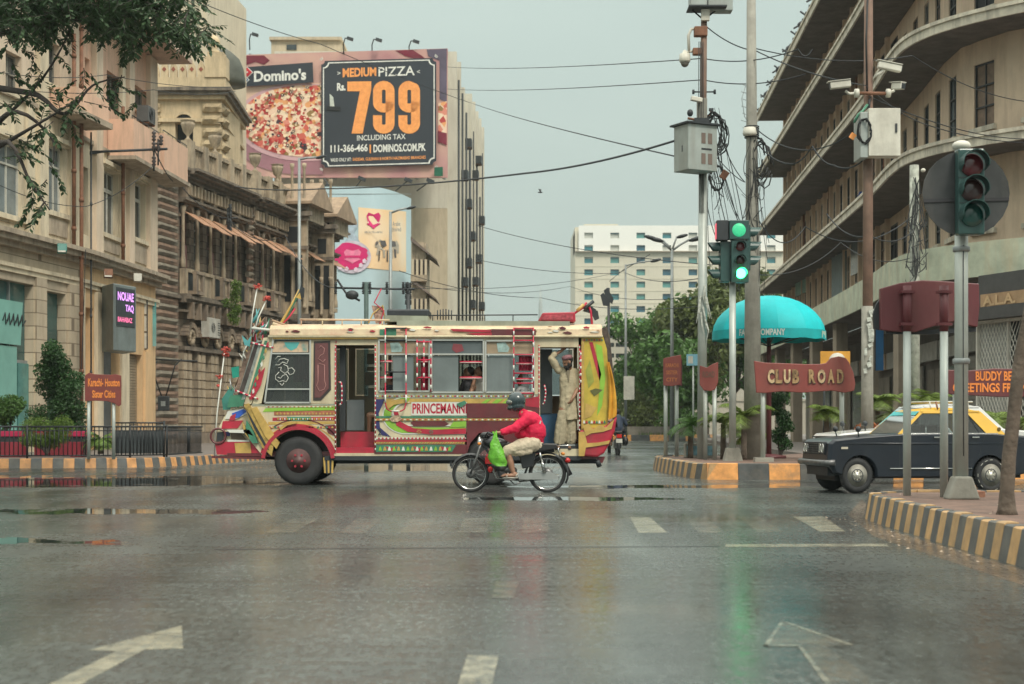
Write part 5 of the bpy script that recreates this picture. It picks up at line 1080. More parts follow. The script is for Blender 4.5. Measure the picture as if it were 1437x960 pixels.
for u_ in(545,578,612,648,684,718):
 for(y0,y1)in((-1.0,-.2),(.25,1.0)):
  s_=MB(M_seat).box(BX(u_),BX(u_)+.42,y0,y1,BZ(600),BZ(590)).build('seat',None,bus,bevel=.03);MB(M_seat).box(BX(u_)+.36,BX(u_)+.44,y0,y1,BZ(589),BZ(552)).build('backrest',None,s_,bevel=.03)
  MB(M_sdk).box(BX(u_)+.1,BX(u_)+.3,y0+.2,y1-.2,BZ(633),BZ(601)).build('seat_base',None,s_)
MB(M_seat).box(BX(420),BX(428),-.9,-.2,BZ(600),BZ(520)).build('driver_seat',None,bus,bevel=.04)
prp([(471,628),(525,628),(525,636),(471,636)],-1.13,-.8,M_bred,'door_step');prp([(474,606),(524,606),(524,634),(474,634)],-.78,-.74,M_bred,'step_riser');prp([(480,560),(505,560),(505,604),(480,604)],-.4,-.35,mat('grey_panel',(.22,.25,.26),.5),'partition');prp([(474,484),(482,484),(482,605),(474,605)],-.9,-.8,mat('door_dark',(.03,.035,.04),.5),'folded_door')
for(a,b)in((500,517),(503,521)):pass
for(a,b,c,d)in((498,520,488,504),(498,520,508,514),(495,519,516,536),(500,520,540,555)):prp([(a,c),(b,c),(b,d),(a,d)],1.06,1.07,mat('cream_sunblind',(.48,.46,.36),.6,var=.2),'sunblind')
prp([(758,580),(784,580),(784,628),(758,628)],-.7,-.66,mat('blue_door',(.04,.12,.22),.5,var=.2),'inner_panel');prp([(758,623),(813,623),(813,632),(758,632)],-1.14,-.7,M_sdk,'door_step')
prp([(758,488),(776,488),(776,580),(758,580)],-.72,-.68,mat('door_dark2',(.05,.06,.065),.4),'inner_panel')
def banded(pts,r=.013,n=9,name='ladder_rail',parent=bus):
 q=MB(M_bred2);q.tube(pts,r,6);o_=q.build(name,None,parent);q=MB(M_bwhite);P=[Vector(p_)for p_ in pts];d=[0]
 for a,b in zip(P,P[1:]):d.append(d[-1]+(b-a).length)
 def at(t):
  for i in range(len(d)-1):
   if t<=d[i+1]:return P[i].lerp(P[i+1],(t-d[i])/(d[i+1]-d[i]))
  return P[-1]
 for k in range(n):a=d[-1]*(k+.3)/n;q.tube([at(a),at(a+d[-1]*.4/n)],r*1.12,6)
 tag(q.build('white_band',None,o_),kind='stuff');return o_
Lp=lambda u,v,y=NY-.09:(BX(u),y,BZ(v))
lad=[([Lp(541,462),Lp(541,566),Lp(543,574),Lp(548,577),Lp(563,577),Lp(568,574),Lp(570,566),Lp(570,462)],16)]
banded(lad[0][0],.013,9)
for v_ in(461,477.5,522,550):q=MB(M_sdk);q.tube([Lp(541,v_),Lp(570,v_)],.014,6);q.build('ladder_rung',None,bus)
for u_ in(585.5,595):banded([Lp(u_,477),Lp(u_,548)],.014,5)
for u_ in(604.5,):banded([Lp(u_,478,NY-.04),Lp(u_,550,NY-.04)],.014,5)
for v_ in(480,505,530):q=MB(M_bred2);q.tube([Lp(585,v_),Lp(604,v_)],.012,6);q.build('ladder_rung',None,bus)
for u_ in(721,748.5):banded([Lp(u_,460),Lp(u_,556)],.012,6)
for v_ in(461,478,498,524,538,552):q=MB(M_bred2);q.tube([Lp(721,v_),Lp(748.5,v_)],.012,6);q.build('ladder_rung',None,bus)
banded([Lp(475,536,NY-.03),Lp(479,537,NY-.05),Lp(480,546,NY-.06),Lp(479.5,566,NY-.05),Lp(475,569,NY-.03)],.014,6,'grab_handle');banded([Lp(764,540,NY-.03),Lp(766,550,NY-.06),Lp(764,565,NY-.06),Lp(761,568,NY-.03)],.013,6,'grab_handle')
for u_ in(470.3,526.5,756.5,813.5):banded([Lp(u_,484,NY-.012),Lp(u_,634 if u_<600 else 626,NY-.012)],.010,22,'door_beading')
banded([Lp(815,492,NY-.05),Lp(815,540,NY-.05)],.014,5,'grab_handle')
deco([(372,573),(470,570),(470,576),(368,578)],M_blime);deco([(384,577),(470,575.5),(470,582.5),(384,583)],mat('bus_brick',(.36,.13,.07),.5,var=.3,scale=9));deco([(382,586),(470,585),(470,590),(382,590.5)],M_bred)
deco([(402,585),(436,585),(436,590.5),(402,590.5)],M_bgreen,2);deco([(376,592),(470,591),(470,595),(376,596)],M_bgold);deco([(353,566),(372,568),(470,566.8),(470,568.5),(353,570)],M_bgrey)
q=MB(M_bgold)
for k in range(17):u_=387+k*5;q.prism([bp(u_,581),bp(u_+1.5,578.3),bp(u_+3,581),bp(u_+1.5,582.3)][::-1],NY-.012,NY-.006)
tag(q.build('painted_motif_row',None,bus),kind='stuff')
deco(arcp(418,650,47.2,15,165,18)+arcp(418,650,55,165,15,18),M_bred,3,'wheel_arch')
q=MB(M_bred);
P=arcp(418,650,47,8,172,16)+arcp(418,650,52,172,8,16);q.prism([bp(*p_)for p_ in P][::-1],NY-.07,NY);q.build('wheel_arch_lip',None,bus)
deco(arcp(420,655,66,40,140,14)+arcp(420,655,67.5,140,40,14),M_bmar,2);deco(arcp(420,657,61.5,38,142,14)+arcp(420,657,62.8,142,38,14),M_bgold,2)
prp(arcp(418,650,46.8,8,172,16)+[(368,646),(468,646)],NY+.4,NY+.5,M_black,'wheel_housing')
deco([(456,597),(470,596),(470,612),(460,608)],M_bmar,2)
deco([(527,553),(755,553),(755,559),(527,559)],M_bgrey);deco([(527,559.5),(755,559.5),(755,566),(527,566)],M_bgold)
deco([(527,560),(540,560),(531,580),(533,600),(548,613),(536,611),(527,600)],M_bnavy,2)
swirl=lambda r0,r1,m,l,a0=95,a1=262:deco(arcp(566,585,r0,a0,a1)+[(655,585+r0*.93),(655,585+r1*.93)]+arcp(566,585,r1,a1,a0),m,l,'painted_swirl')
def sw(cu,cv,ra,rb,hb,m,l):
 o_=[(cu+ra*math.cos(R(a)),cv-hb[0]*math.sin(R(a)))for a in range(80,271,12)]+[(654,cv+hb[0])];i_=[(654,cv+hb[1])]+[(cu+rb*math.cos(R(a)),cv-hb[1]*math.sin(R(a)))for a in range(270,79,-12)]
 return deco(o_+i_,m,l,'painted_swirl')
sw(572,583,36,31,(27,24),M_bwhite,2);sw(570,583,32,22,(25,17),M_blime,3);sw(572,581,22,19,(17,15),M_bwhite,4)
deco([(552,578),(558,577),(562,592),(580,601),(610,603),(654,601),(654,609),(605,610),(572,606),(556,597)],M_bred,5,'painted_swirl')
deco([(630,600),(636,592),(654,591),(654,599)],M_blime,5,'painted_swirl');deco([(576,593),(580,591),(624,591),(630,595),(624,598),(580,598)],M_bmar,5,'painted_bar')
deco([(577,562),(655,562),(655,583),(577,583)],M_bwhite,2,'sign_panel')
q=MB(M_bred);q.text('PRINCEMANNI',BX(578.5),BX(655),BZ(580.5),BZ(566),NY-.012,.03);q.build('lettering',None,bus)
deco([(577,560),(655,560),(655,564),(577,564)],M_bgold,3);deco([(527,584),(655,584),(655,586.5),(527,586.5)],M_bgreen,6);deco([(527,587.5),(757,587.5),(757,590.5),(527,590.5)],M_bgold,6)
deco([(527,614),(654,614),(654,616),(527,616)],M_bwhite,3)
q=MB(M_bred)
for k in range(24):u_=530+k*5.2;q.prism([bp(u_,615.5),bp(u_+1.6,613.5),bp(u_+3.2,615.5),bp(u_+1.6,617)][::-1],NY-.022,NY-.016)
tag(q.build('painted_motif_row',None,bus),kind='stuff')
deco([(525,617.5),(655,617.5),(655,620),(525,620)],M_bred,3);deco([(525,620.3),(652,620.3),(652,623),(525,623)],M_bgold,3);deco([(525,624),(655,624),(655,637),(525,637)],M_bmar,2)
deco([(527,624.5),(640,624.5),(634,634.5),(527,634.5)],M_bgreen,3)
for cu in(549,588,626):deco([(cu-8,626),(cu,629),(cu+8,626),(cu+5,632),(cu,634),(cu-5,632)],M_bred,4)
deco([(655,566),(757,566),(757,586.5),(655,586.5)],M_bmar,7,'maroon_panel');deco([(655,591),(757,591),(757,637),(714,637),(706,612),(690,606),(672,608),(660,622),(655,637)],M_bmar,7,'maroon_panel')
for P in([(683,560),(690,560),(682,566),(675,566)],[(697,560),(706,560),(698,566),(690,566)],[(712,559),(722,559),(714,566),(705,566)]):deco(P,M_blime,3)
deco([(735,560),(757,556),(757,572),(738,570)],M_bred,8)
q=MB(M_sdk);q.text('2',BX(530),BX(535),BZ(611),BZ(602),NY-.02,.01);q.build('lettering',None,bus)
q=MB(M_bred)
for v_ in np.arange(478,555,7):q.box(BX(470.6),BX(472),NY-.02,NY-.001,BZ(v_+3),BZ(v_))
tag(q.build('edge_motif',None,bus),kind='stuff')
def motif_row(u0,u1,v,st_,w_,h_,ms,lay=9,kind=0):
 for mi,m in enumerate(ms):
  q=MB(m);n_=int((u1-u0)/st_)
  for k in range(mi,n_,len(ms)):
   c=u0+k*st_+st_/2
   P=[(c-w_,v),(c,v-h_),(c+w_,v),(c,v+h_)]if kind==0 else([(c-w_,v+h_),(c-w_*.5,v-h_*.6),(c,v-h_),(c+w_*.5,v-h_*.6),(c+w_,v+h_)]if kind==1 else[(c-w_,v+h_),(c+w_*.4,v-h_),(c+w_,v-h_),(c-w_*.4,v+h_)])
   P=[bp(*p_)for p_ in P]
   if sum(a[0]*b[1]-b[0]*a[1]for a,b in zip(P,P[1:]+P[:1]))<0:P=P[::-1]
   q.prism(P,NY-.004*lay-.002,NY-.003)
  tag(q.build('painted_motif_row',None,bus),kind='stuff')
motif_row(388,470,588,3.2,1.2,1.6,(M_byel,M_bwhite),4);motif_row(376,470,599.5,4,1.8,1.3,(M_bred,M_bgold,M_bgreen),3,1);motif_row(528,655,556,3.4,1.4,1.5,(M_bwhite,M_byel,M_bred),3)
motif_row(657,755,556,3.4,1.4,1.5,(M_bwhite,M_byel,M_bred),3);motif_row(528,757,589,4.2,1.7,1.0,(M_bred,M_bwhite),8);motif_row(528,652,621.6,3.6,1.5,.9,(M_bred,M_bgreen),5,2);motif_row(530,638,629.5,6.5,2.3,3,(M_blime,M_bgold,M_bwhite),5,1)
motif_row(372,470,571,3,1.1,.8,(M_bwhite,M_bred),3);motif_row(716,757,600,4,1.5,1.5,(M_bmar,M_bgold),9);motif_row(384,468,472.8,3,1.2,1.0,(M_bred,M_bgreen,M_bgold),12,1)
for(c_,r0_,m)in((588,3.5,M_bgold),(605,3,M_bgreen),(640,3.5,M_bred)):
 for a_ in range(0,360,60):deco([(c_+r0_*.2*math.cos(R(a_-40)),606+r0_*.2*math.sin(R(a_-40))),(c_+r0_*math.cos(R(a_-14)),606+r0_*math.sin(R(a_-14))),(c_+r0_*math.cos(R(a_+14)),606+r0_*math.sin(R(a_+14)))],m,7)
for P,m in(([(540,567),(552,561),(566,560),(574,566),(566,566),(553,568),(545,574)],M_bgold),([(546,588),(552,583),(560,583),(564,588),(558,592),(550,592)],mat('face_print',(.45,.33,.22),.5,var=.6,scale=25)),([(640,567),(652,562),(655,566),(646,572)],M_bgreen),([(716,568),(730,562),(736,566),(724,574)],M_bmar)):deco(P,m,9)
q=MB(M_alu)
for u_ in np.arange(530,756,4.6):
 for v_ in(551.6,612.2,638.5):q.ell((BX(u_),NY-.012 if v_<640 else NY,BZ(v_)),(.007,.006,.007),5,3)
for u_ in np.arange(388,845,6):q.ell((BX(u_),-1.192,BZ(461.3)),(.008,.006,.008),5,3)
tag(q.build('rivets',None,bus),kind='stuff')
rg=random.Random(31)
for k in range(26):u_=rg.uniform(395,840);w9=rg.uniform(3,16);h9=rg.uniform(1,4);v_=rg.uniform(458,468);prp([(u_,v_),(u_+w9*.5,v_-h9*.5),(u_+w9,v_+h9*.1),(u_+w9*.8,v_+h9*.6),(u_+w9*.3,v_+h9*.5)],-1.201,-1.175,rg.choice((M_bred,M_bmar,M_rust,M_bwhite,MATS['tan_flake']if 'tan_flake' in MATS else mat('tan_flake',(.40,.26,.15),.7))),'peeling_patch')
prp([(353,567),(336,571),(320,574),(312,585),(305,598),(301,612),(300,628),(303,637),(372,641),(366,625),(356,595)],-1.08,1.08,M_bcream,'bonnet',bevel=.05)
for(P,m,y)in(([(318,577),(340,573),(346,580),(330,588),(314,588)],M_bwhite,1.10),([(324,580),(340,574),(345,577),(334,586),(326,587)],M_bblue,1.11),([(322,584),(330,580),(328,590),(320,590)],M_bred,1.112),([(311,591),(340,590),(332,601),(309,602)],M_bred,1.10),([(303,607),(312,606),(312,619),(302,620)],M_sdk,1.10),([(313,606),(321,606),(321,612),(313,612)],M_bnavy,1.1),([(322,608),(336,607),(345,618),(323,616)],mat('headlamp_recess',(.12,.08,.05),.3),1.10),([(300,621),(330,619),(370,621),(374,640),(303,638)],M_bred,1.12),([(328,622),(350,621),(352,639),(330,638)],M_bgold,1.128),([(318,617),(349,618),(349,620),(318,620)],M_bwhite,1.122)):
 prp(P,-y,-1.085,m,'nose_motif')
prp([(296,640),(372,642),(372,645),(296,643)],-1.15,1.15,M_bmar,'front_bumper');
q=MB(M_bmar);q.ring((BX(305),-1.13,BZ(612)),.13,.02,20,6);q.build('lamp_hoop',None,bus)
q=MB(M_sdk);
for y_ in np.linspace(-1.1,1.1,3):q.tube([(BX(377),y_,BZ(472)),(BX(347),y_,BZ(570))],.03,6)
q.tube([(BX(377),-1.1,BZ(472)),(BX(377),1.1,BZ(472))],.03,6);q.build('windscreen_frame',None,bus)
q=MB(G_tint);q.add([(BX(376),-1.08,BZ(473)),(BX(376),1.08,BZ(473)),(BX(347),1.08,BZ(569)),(BX(347),-1.08,BZ(569))],[(0,1,2,3)]);q.build('windscreen',None,bus)
prp([(369,474),(379,473),(352,567),(342,567)],-1.17,-1.12,M_bcream,'ornate_pillar');prp([(371,478),(375,478),(352,556),(348,556)],-1.18,-1.172,M_bgreen,'painted_motif');prp([(372,515),(366,540),(355,560),(349,560),(358,530)],-1.182,-1.173,M_bred,'painted_motif')
prp([(354,480),(366,476),(340,562),(328,566)],-1.05,-1.0,mat('silver_visor',(.34,.36,.33),.3,.5,var=.3,scale=6),'side_visor');prp([(338,500),(350,482),(332,566),(320,572)],-.9,-.86,mat('brown_ornament',(.24,.16,.12),.5,var=.5,scale=14),'side_ornament')
prp([(357,482),(371,477),(347,563),(329,566)],-1.145,-1.10,mat('dark_visor',(.07,.055,.05),.25,.2,var=.6,scale=5),'side_visor');prp([(362,484),(367,482),(343,560),(338,561)],-1.152,-1.146,mat('silver_strip',(.35,.37,.34),.3,.5,var=.4,scale=12),'visor_strip')
prp([(322,555),(345,553),(340,570),(318,572)],-1.15,-1.1,M_bgreen,'side_ornament');banded([(BX(352),-1.18,BZ(481)),(BX(383),-1.18,BZ(488))],.015,4,'ornament_bar');banded([(BX(330),-1.18,BZ(548)),(BX(362),-1.18,BZ(560))],.015,4,'ornament_bar')
for k in range(9):u9=374-k*2.9;v9=482+k*9.4;deco([(u9,v9),(u9+2.6,v9-3),(u9+3.2,v9+2.5),(u9+.8,v9+5)],(M_bred,M_bgold,M_bgreen,M_bwhite)[k%4],12)
for P,m in(([(352,573),(360,571),(372,590),(392,622),(388,630),(372,612)],M_bgold),([(318,603),(350,603),(356,612),(345,608),(322,607)],M_bwhite),([(346,590),(356,606),(362,622),(354,622),(344,606)],M_bgreen),([(340,592),(347,604),(350,616),(342,606)],M_bgold),([(392,600),(402,594),(416,592),(416,594),(403,597),(394,604)],M_bgold)):prp(P,-1.216,-1.1,m,'nose_motif')
prp([(318,640),(372,641),(372,636),(318,636)],-1.14,-1.122,M_bmar,'bumper_strip')
q0=bus
rg=random.Random(21)
orn=[M_bgold,M_bred2,M_bwhite,mat('aqua_paint',(.10,.35,.36),.4),M_bgreen,mat('silver_trim',(.4,.4,.4),.3,.6),mat('brown_stick',(.22,.12,.07),.6)]
def stick(pts,r,m,name='ornament_rod',y=-1.0):q=MB(m);q.tube([(BX(u_),y+(i*.02),BZ(v_))for i,(u_,v_)in enumerate(pts)],r,6);return q.build(name,None,bus)
for k in range(70):
 u0=rg.uniform(316,352);v0=570-(u0-316)*2.6+rg.uniform(-12,12);ln=rg.uniform(10,26);a=R(rg.uniform(60,118));stick([(u0,v0),(u0+ln*.5*math.cos(a)+rg.uniform(-2,2),v0-ln*.5),(u0+ln*math.cos(a),v0-ln*math.sin(a))],[.02,.015,.004]if k%2 else.012,orn[k%7],y=rg.uniform(-1.1,.9))
for(a,b)in(((334,480),(350,466)),((330,470),(345,482))):pass
for k in range(14):
 u0=rg.uniform(334,362);v0=rg.uniform(448,482);a=R(rg.uniform(20,130));ln=rg.uniform(12,26);stick([(u0,v0),(u0+ln*.5*math.cos(a),v0-ln*.55*math.sin(a)),(u0+ln*math.cos(a)*.8,v0-ln*math.sin(a))],[.03,.02,.004],orn[rg.randrange(7)],y=rg.uniform(-1.1,.2))
prp([(338,470),(346,478),(352,470),(349,486),(342,484)],-1.12,-1.1,MATS['aqua_paint'],'ornament_leaf');prp([(320,515),(331,513),(331,528),(322,530)],-.9,-.88,mat('green_lamp',(.02,.30,.22),.3),'ornament_leaf');prp([(308,560),(318,545),(325,548),(320,575),(310,575)],-1.0,-.97,mat('teal_board',(.05,.22,.18),.4,var=.3),'ornament_leaf')
def pompom(u,v,y=-1.0,r=.05,m=None):
 q=MB(m or mat('pompom_red',(.50,.09,.07),.9,var=.3,scale=30));rr=random.Random(int(u*7+v))
 for _ in range(26):d=Vector((rr.gauss(0,1),rr.gauss(0,1),rr.gauss(0,1))).normalized();q.tube([(BX(u),y,BZ(v)),(BX(u)+d.x*r*1.5,y+d.y*r*1.5,BZ(v)+d.z*r)],[.014,.008],4)
 return tag(q.build('pompom',None,bus),kind='stuff')
for(pts,pm)in(([(349,470),(352,440),(358,404)],(359,401)),([(353,472),(360,445),(371,421)],(372,418)),([(298,640),(302,580),(312,495)],(314,490))):stick(pts,.012,M_bwhite,y=-1.05);pompom(*pm,y=-1.0,r=.06)
pompom(314,497,r=.05);pompom(305,528,r=.05);pompom(304,541,r=.03);stick([(352,478),(353,466),(352,458)],[.03,.04,.02],M_bmar)
stick([(380,470),(386,447),(398,425),(410,400)],[.035,.03,.02,.01],M_bgold,y=-.4);stick([(384,466),(392,440),(404,418),(413,398)],.014,M_bgreen,y=-.35);stick([(386,452),(397,440),(405,428)],.014,M_bred2,y=-.42);prp([(409,408),(413,395),(418,398),(417,412),(411,414)],-.36,-.3,M_sdk,'small_flag');prp([(406,412),(412,405),(414,415)],-.4,-.38,M_bgold,'small_flag')
stick([(380,453),(395,458),(418,456)],.03,M_bpeel,'bundle',y=-1.0);stick([(352,460),(380,463),(384,460)],.025,M_bwhite,'bundle',y=-1.1);stick([(378,448),(400,456),(420,458)],.022,mat('tan_cloth',(.42,.28,.18),.9),'bundle',y=-.9)
q=MB(M_bpeel);q.tube([(BX(418),-.95,BZ(447)),(BX(545),-.95,BZ(448))],.018,6)
for u_ in(420,450,478,505,535):q.tube([(BX(u_),-.95,BZ(448)),(BX(u_),-.95,BZ(456))],.012,5)
q.build('roof_rail',None,bus)
q=MB(M_sdk);q.box(BX(541),BX(601),-.9,-.1,BZ(443),BZ(432));q.build('black_roof_box',None,bus,bevel=.03);prp([(538,441),(600,442),(600,450),(538,450)],-.95,.2,M_bgrey,'box_tray')
q=MB(M_sdk);q.tube([(BX(600),-.9,BZ(441)),(BX(755),-.9,BZ(440))],.012,5)
for u_ in(606,640,680,720):q.tube([(BX(u_),-.9,BZ(440)),(BX(u_),-.9,BZ(450))],.01,5)
for k in range(6):q.tube([(BX(612+k*4),-.7,BZ(446)),(BX(612+k*4),-.7,BZ(430+abs(k-2.5)))],.012,5)
q.build('roof_rail',None,bus)['kind']='stuff'
prp([(755,449),(762,437),(808,436),(809,450)],-.9,-.3,M_bred,'red_roof_box',bevel=.02);prp([(765,440),(805,439),(805,447),(760,447)],-.91,-.902,mat('red_pattern',(.38,.06,.08),.5,var=.5,scale=20),'patterned_panel')
stick([(528,452),(534,432),(520,420),(530,400)],.012,M_bred2,y=-.5);stick([(512,450),(518,436),(532,424),(536,450)],.014,M_bgold,y=-.5);prp([(516,424),(534,426),(530,450),(522,450)],-.45,-.43,mat('woven_trim',(.3,.2,.16),.8,var=.6,scale=25),'woven_ornament')
for(pts,r,m)in(([(808,436),(820,428),(826,420)],.02,M_bred2),([(834,454),(832,432),(829,425)],.022,M_bred2),([(822,430),(836,418)],.03,M_sdk),([(812,432),(822,423)],.03,M_bgold)):stick(pts,r,m,y=-.5)
prp([(846,409),(850,406),(860,418),(858,425),(850,424)],-.5,-.42,M_sdk,'black_flag');prp([(835,430),(842,432),(844,443),(838,446),(834,438)],-.5,-.42,M_sdk,'black_flag');prp([(820,432),(830,424),(840,430),(834,436)],-.46,-.4,M_sdk,'black_flag')
prp([(812,471),(846,470),(852,490),(855,540),(852,600),(813,610)],NY,NY+.08,M_byel,'rear_panel');prp([(846,470),(855,490),(857,540),(853,600),(846,600),(846,470)],-1.08,1.1,M_byel,'rear_wall')
for(P,m,l)in(([(827,480),(832,480),(844,525),(842,535),(836,515)],M_bred,1),([(836,482),(845,486),(850,530),(845,570),(838,584),(842,540)],M_blime,1),([(822,520),(828,505),(834,535),(826,545)],mat('bus_olive',(.30,.32,.06),.4,var=.3),1),([(828,548),(836,545),(846,547),(840,552),(834,556)],mat('olive_dark',(.10,.10,.03),.5),2),([(822,566),(838,572),(830,584),(820,588)],M_bgold,2),([(816,474),(820,474),(820,600),(816,604)],M_bgold,2)):deco(P,m,l)
prp([(845,460),(852,458),(857,480),(861,520),(866,560),(866,592),(861,592),(856,560),(853,500)],NY+.02,NY+.1,mat('dark_tail_trim',(.07,.05,.04),.6,var=.7,scale=14),'tail_trim')
motif_row(818,847,477,3.6,1.5,1.4,(M_bred,M_bgreen),4);motif_row(818,852,592,3.6,1.6,2.2,(M_bwhite,M_bred,M_bgreen),4,1)
prp([(813,604),(850,598),(866,584),(863,605),(856,622),(848,636),(838,642),(813,640)],NY-.05,1.1,M_bred,'rear_bulge',bevel=.04);prp([(818,598),(826,594),(832,602),(842,596),(850,600),(862,588),(858,602),(846,606),(830,608),(822,612)],NY-.07,NY-.052,M_bgold,'gold_scroll');prp([(812,606),(820,606),(824,622),(840,621),(856,618),(854,623),(838,626),(822,628),(820,640),(812,640)],NY-.075,NY-.052,M_bgold,'gold_scroll')
q=MB(mat('yellow_cloth',(.62,.31,.03),.85,var=.2,scale=5));rows_=10;n=6;vs=[]
for j in range(rows_+1):
 t_=j/rows_;ua=851+2*t_+math.sin(t_*3)*2;ub=855+13*math.sin(min(1,t_*1.2)*1.6)-3*t_
 for i in range(n+1):vs.append((BX(ua+(ub-ua)*i/n),NY-.07+.04*math.sin(i*2+j*.4),BZ(508+t_*82-(6*i/n if j==rows_ else 0))))
q.add(vs,[(j*(n+1)+i,j*(n+1)+i+1,(j+1)*(n+1)+i+1,(j+1)*(n+1)+i)for j in range(rows_)for i in range(n)],True);q.build('yellow_cloth',None,bus)
for k in range(12):stick([(848+k*.6,470+k*11),(853+k*.8,462+k*12),(856+k*.7,474+k*11)],.014,orn[(k*3)%7],'tail_ornament',y=-1.0)
stick([(848,462),(854,500),(863,560),(868,600)],.02,M_sdk,'ornament_rod',y=-.8)
prp([(780,641),(850,641),(846,650),(840,650),(838,644),(780,646)],-1.1,-.9,M_bmar,'rear_skirt');stick([(838,646),(842,655)],.05,M_sdk,'mud_flap_bracket',y=-1.1)
q=MB(mat('gold_flap',(.40,.27,.07),.6,var=.5,scale=14));P=[(342,568),(349,566),(360,585),(372,605),(384,625),(381,640),(368,628),(354,600)];q.prism([bp(*p_)for p_ in P][::-1],-1.2,-1.13);q.build('gold_flap',None,bus)
prp([(344,572),(352,585),(366,610),(378,632),(372,628),(356,600)],-1.206,-1.201,M_sdk,'flap_stripe')
for k in range(5):prp([(453+k*3,642),(455.6+k*3,642),(457+k*2.5,664+(k%2)*3),(454.5+k*2.5,664)],-1.16,-1.13,(M_bgold,M_sdk)[k%2],'mud_flap_strip')
prp([(631,646),(634,646),(634,655),(631,655)],-1.15,-1.1,M_sdk,'hanging_strap')
def wheel(root,cx_,cz_,r,w_,y0,hubm,lug=5,rim=.6,white=False,name='wheel',sgn=-1):
 wl=thing(name,None,None,(cx_,y0,cz_));wl.parent=root
 q=MB(M_tyre);q.lathe([(r*rim,-w_/2),(r*.72,-w_/2-.01),(r*.86,-w_/2-.012),(r*.96,-w_/2+.02),(r,-w_/2+.05),(r,w_/2-.05),(r*.96,w_/2-.02),(r*.72,w_/2+.01),(r*rim,w_/2)],(0,0,0),36,'Y');
 for k in range(32):a=2*math.pi*k/32;q.obox((r*math.cos(a),-w_*.22,r*math.sin(a)),(.02,w_*.3,.012),0,0,-a+math.pi/2)
 q.build('tyre',None,wl)
 q=MB(hubm);ys=sgn*w_/2;q.lathe([(r*rim,ys*1.02),(r*rim*.92,ys*.8),(r*rim*.6,ys*.55),(r*rim*.5,ys*.75),(r*.15,ys*.8),(r*.12,ys*1.05),(.002,ys*1.08)],(0,0,0),28,'Y');q.build('rim',None,wl)
 q=MB(M_chrome if white else M_bred)
 for k in range(lug):a=2*math.pi*k/lug;q.cyl((r*.26*math.cos(a),ys*.7,r*.26*math.sin(a)),(r*.26*math.cos(a),ys*1.15,r*.26*math.sin(a)),r*.05,n=6)
 q.build('wheel_nuts',None,wl)['kind']='stuff'
 return wl
M_hubr=mat('maroon_hub',(.11,.05,.05),.5,var=.3,scale=8,dirt=(.08,.06,.05))
wf=wheel(bus,BX(418.5),.425,.425,.22,-1.06,M_hubr,6,.5);wheel(bus,BX(418.5),.425,.425,.22,1.0,M_hubr,6,.5);wheel(bus,BX(688),.425,.425,.3,-1.0,M_hubr,6,.5);wheel(bus,BX(688),.425,.425,.3,.95,M_hubr,6,.5)
MB(M_sdk).cyl((BX(418.5),-1,.425),(BX(418.5),1,.425),.06).build('axle',None,bus);MB(M_sdk).cyl((BX(688),-1,.425),(BX(688),1,.425),.07).build('axle',None,bus)
# ---------------- people helpers
FOLD=bpy.data.textures.new('folds','CLOUDS');FOLD.noise_scale=.085;FOLD.noise_depth=2
def fuse(mb,name,m,parent,vox=.011,smooth=6,folds=0):
 o_=mb.build(name,m);r_=o_.modifiers.new('r','REMESH');r_.mode='VOXEL';r_.voxel_size=vox;r_.use_smooth_shade=True
 if smooth:s_=o_.modifiers.new('s','SMOOTH');s_.factor=.5;s_.iterations=smooth
 if folds:d_=o_.modifiers.new('d','DISPLACE');d_.texture=FOLD;d_.strength=folds;d_.mid_level=.5;d_.texture_coords='LOCAL'
 bpy.context.view_layer.update();me=bpy.data.meshes.new_from_object(o_.evaluated_get(bpy.context.evaluated_depsgraph_get()))
 if not me.materials:me.materials.append(m)
 o_.modifiers.clear();o_.data=me;o_.parent=parent;return o_
def limb(q,pts,rs):
 q.tube(pts,rs,12)
 for p_,r_ in zip(pts,rs):q.ell(p_,(r_*.98,)*3,10,8)
def rotm(yaw,pitch=0,roll=0):return(Matrix.Rotation(yaw,3,'Z')@Matrix.Rotation(pitch,3,'Y')@Matrix.Rotation(roll,3,'X'))
def head(q,c,M3,s=1.0):
 e_=lambda off,r_,rot=None:q.ell(Vector(c)+M3@(Vector(off)*s),tuple(a*s for a in r_),14,10,M3)
 e_((-.01,0,.02),(.098,.077,.095));e_((.025,0,-.055),(.065,.055,.065));e_((.05,0,-.095),(.035,.03,.025));e_((.085,0,-.03),(.022,.014,.03));e_((.098,0,-.045),(.013,.016,.012));e_((.078,0,.01),(.015,.05,.012))
 e_((-.0,.078,-.02),(.022,.01,.034));e_((-.0,-.078,-.02),(.022,.01,.034));e_((.075,0,-.075),(.014,.024,.008))
def eyes(c,M3,parent,s=1.0):
 q=MB(mat('eye_dark',(.02,.015,.012),.2))
 for y_ in(-.03,.03):q.ell(Vector(c)+M3@(Vector((.078,y_,-.008))*s),(.013*s,.014*s,.008*s),8,6)
 q.build('eyes',None,parent)['kind']='stuff'
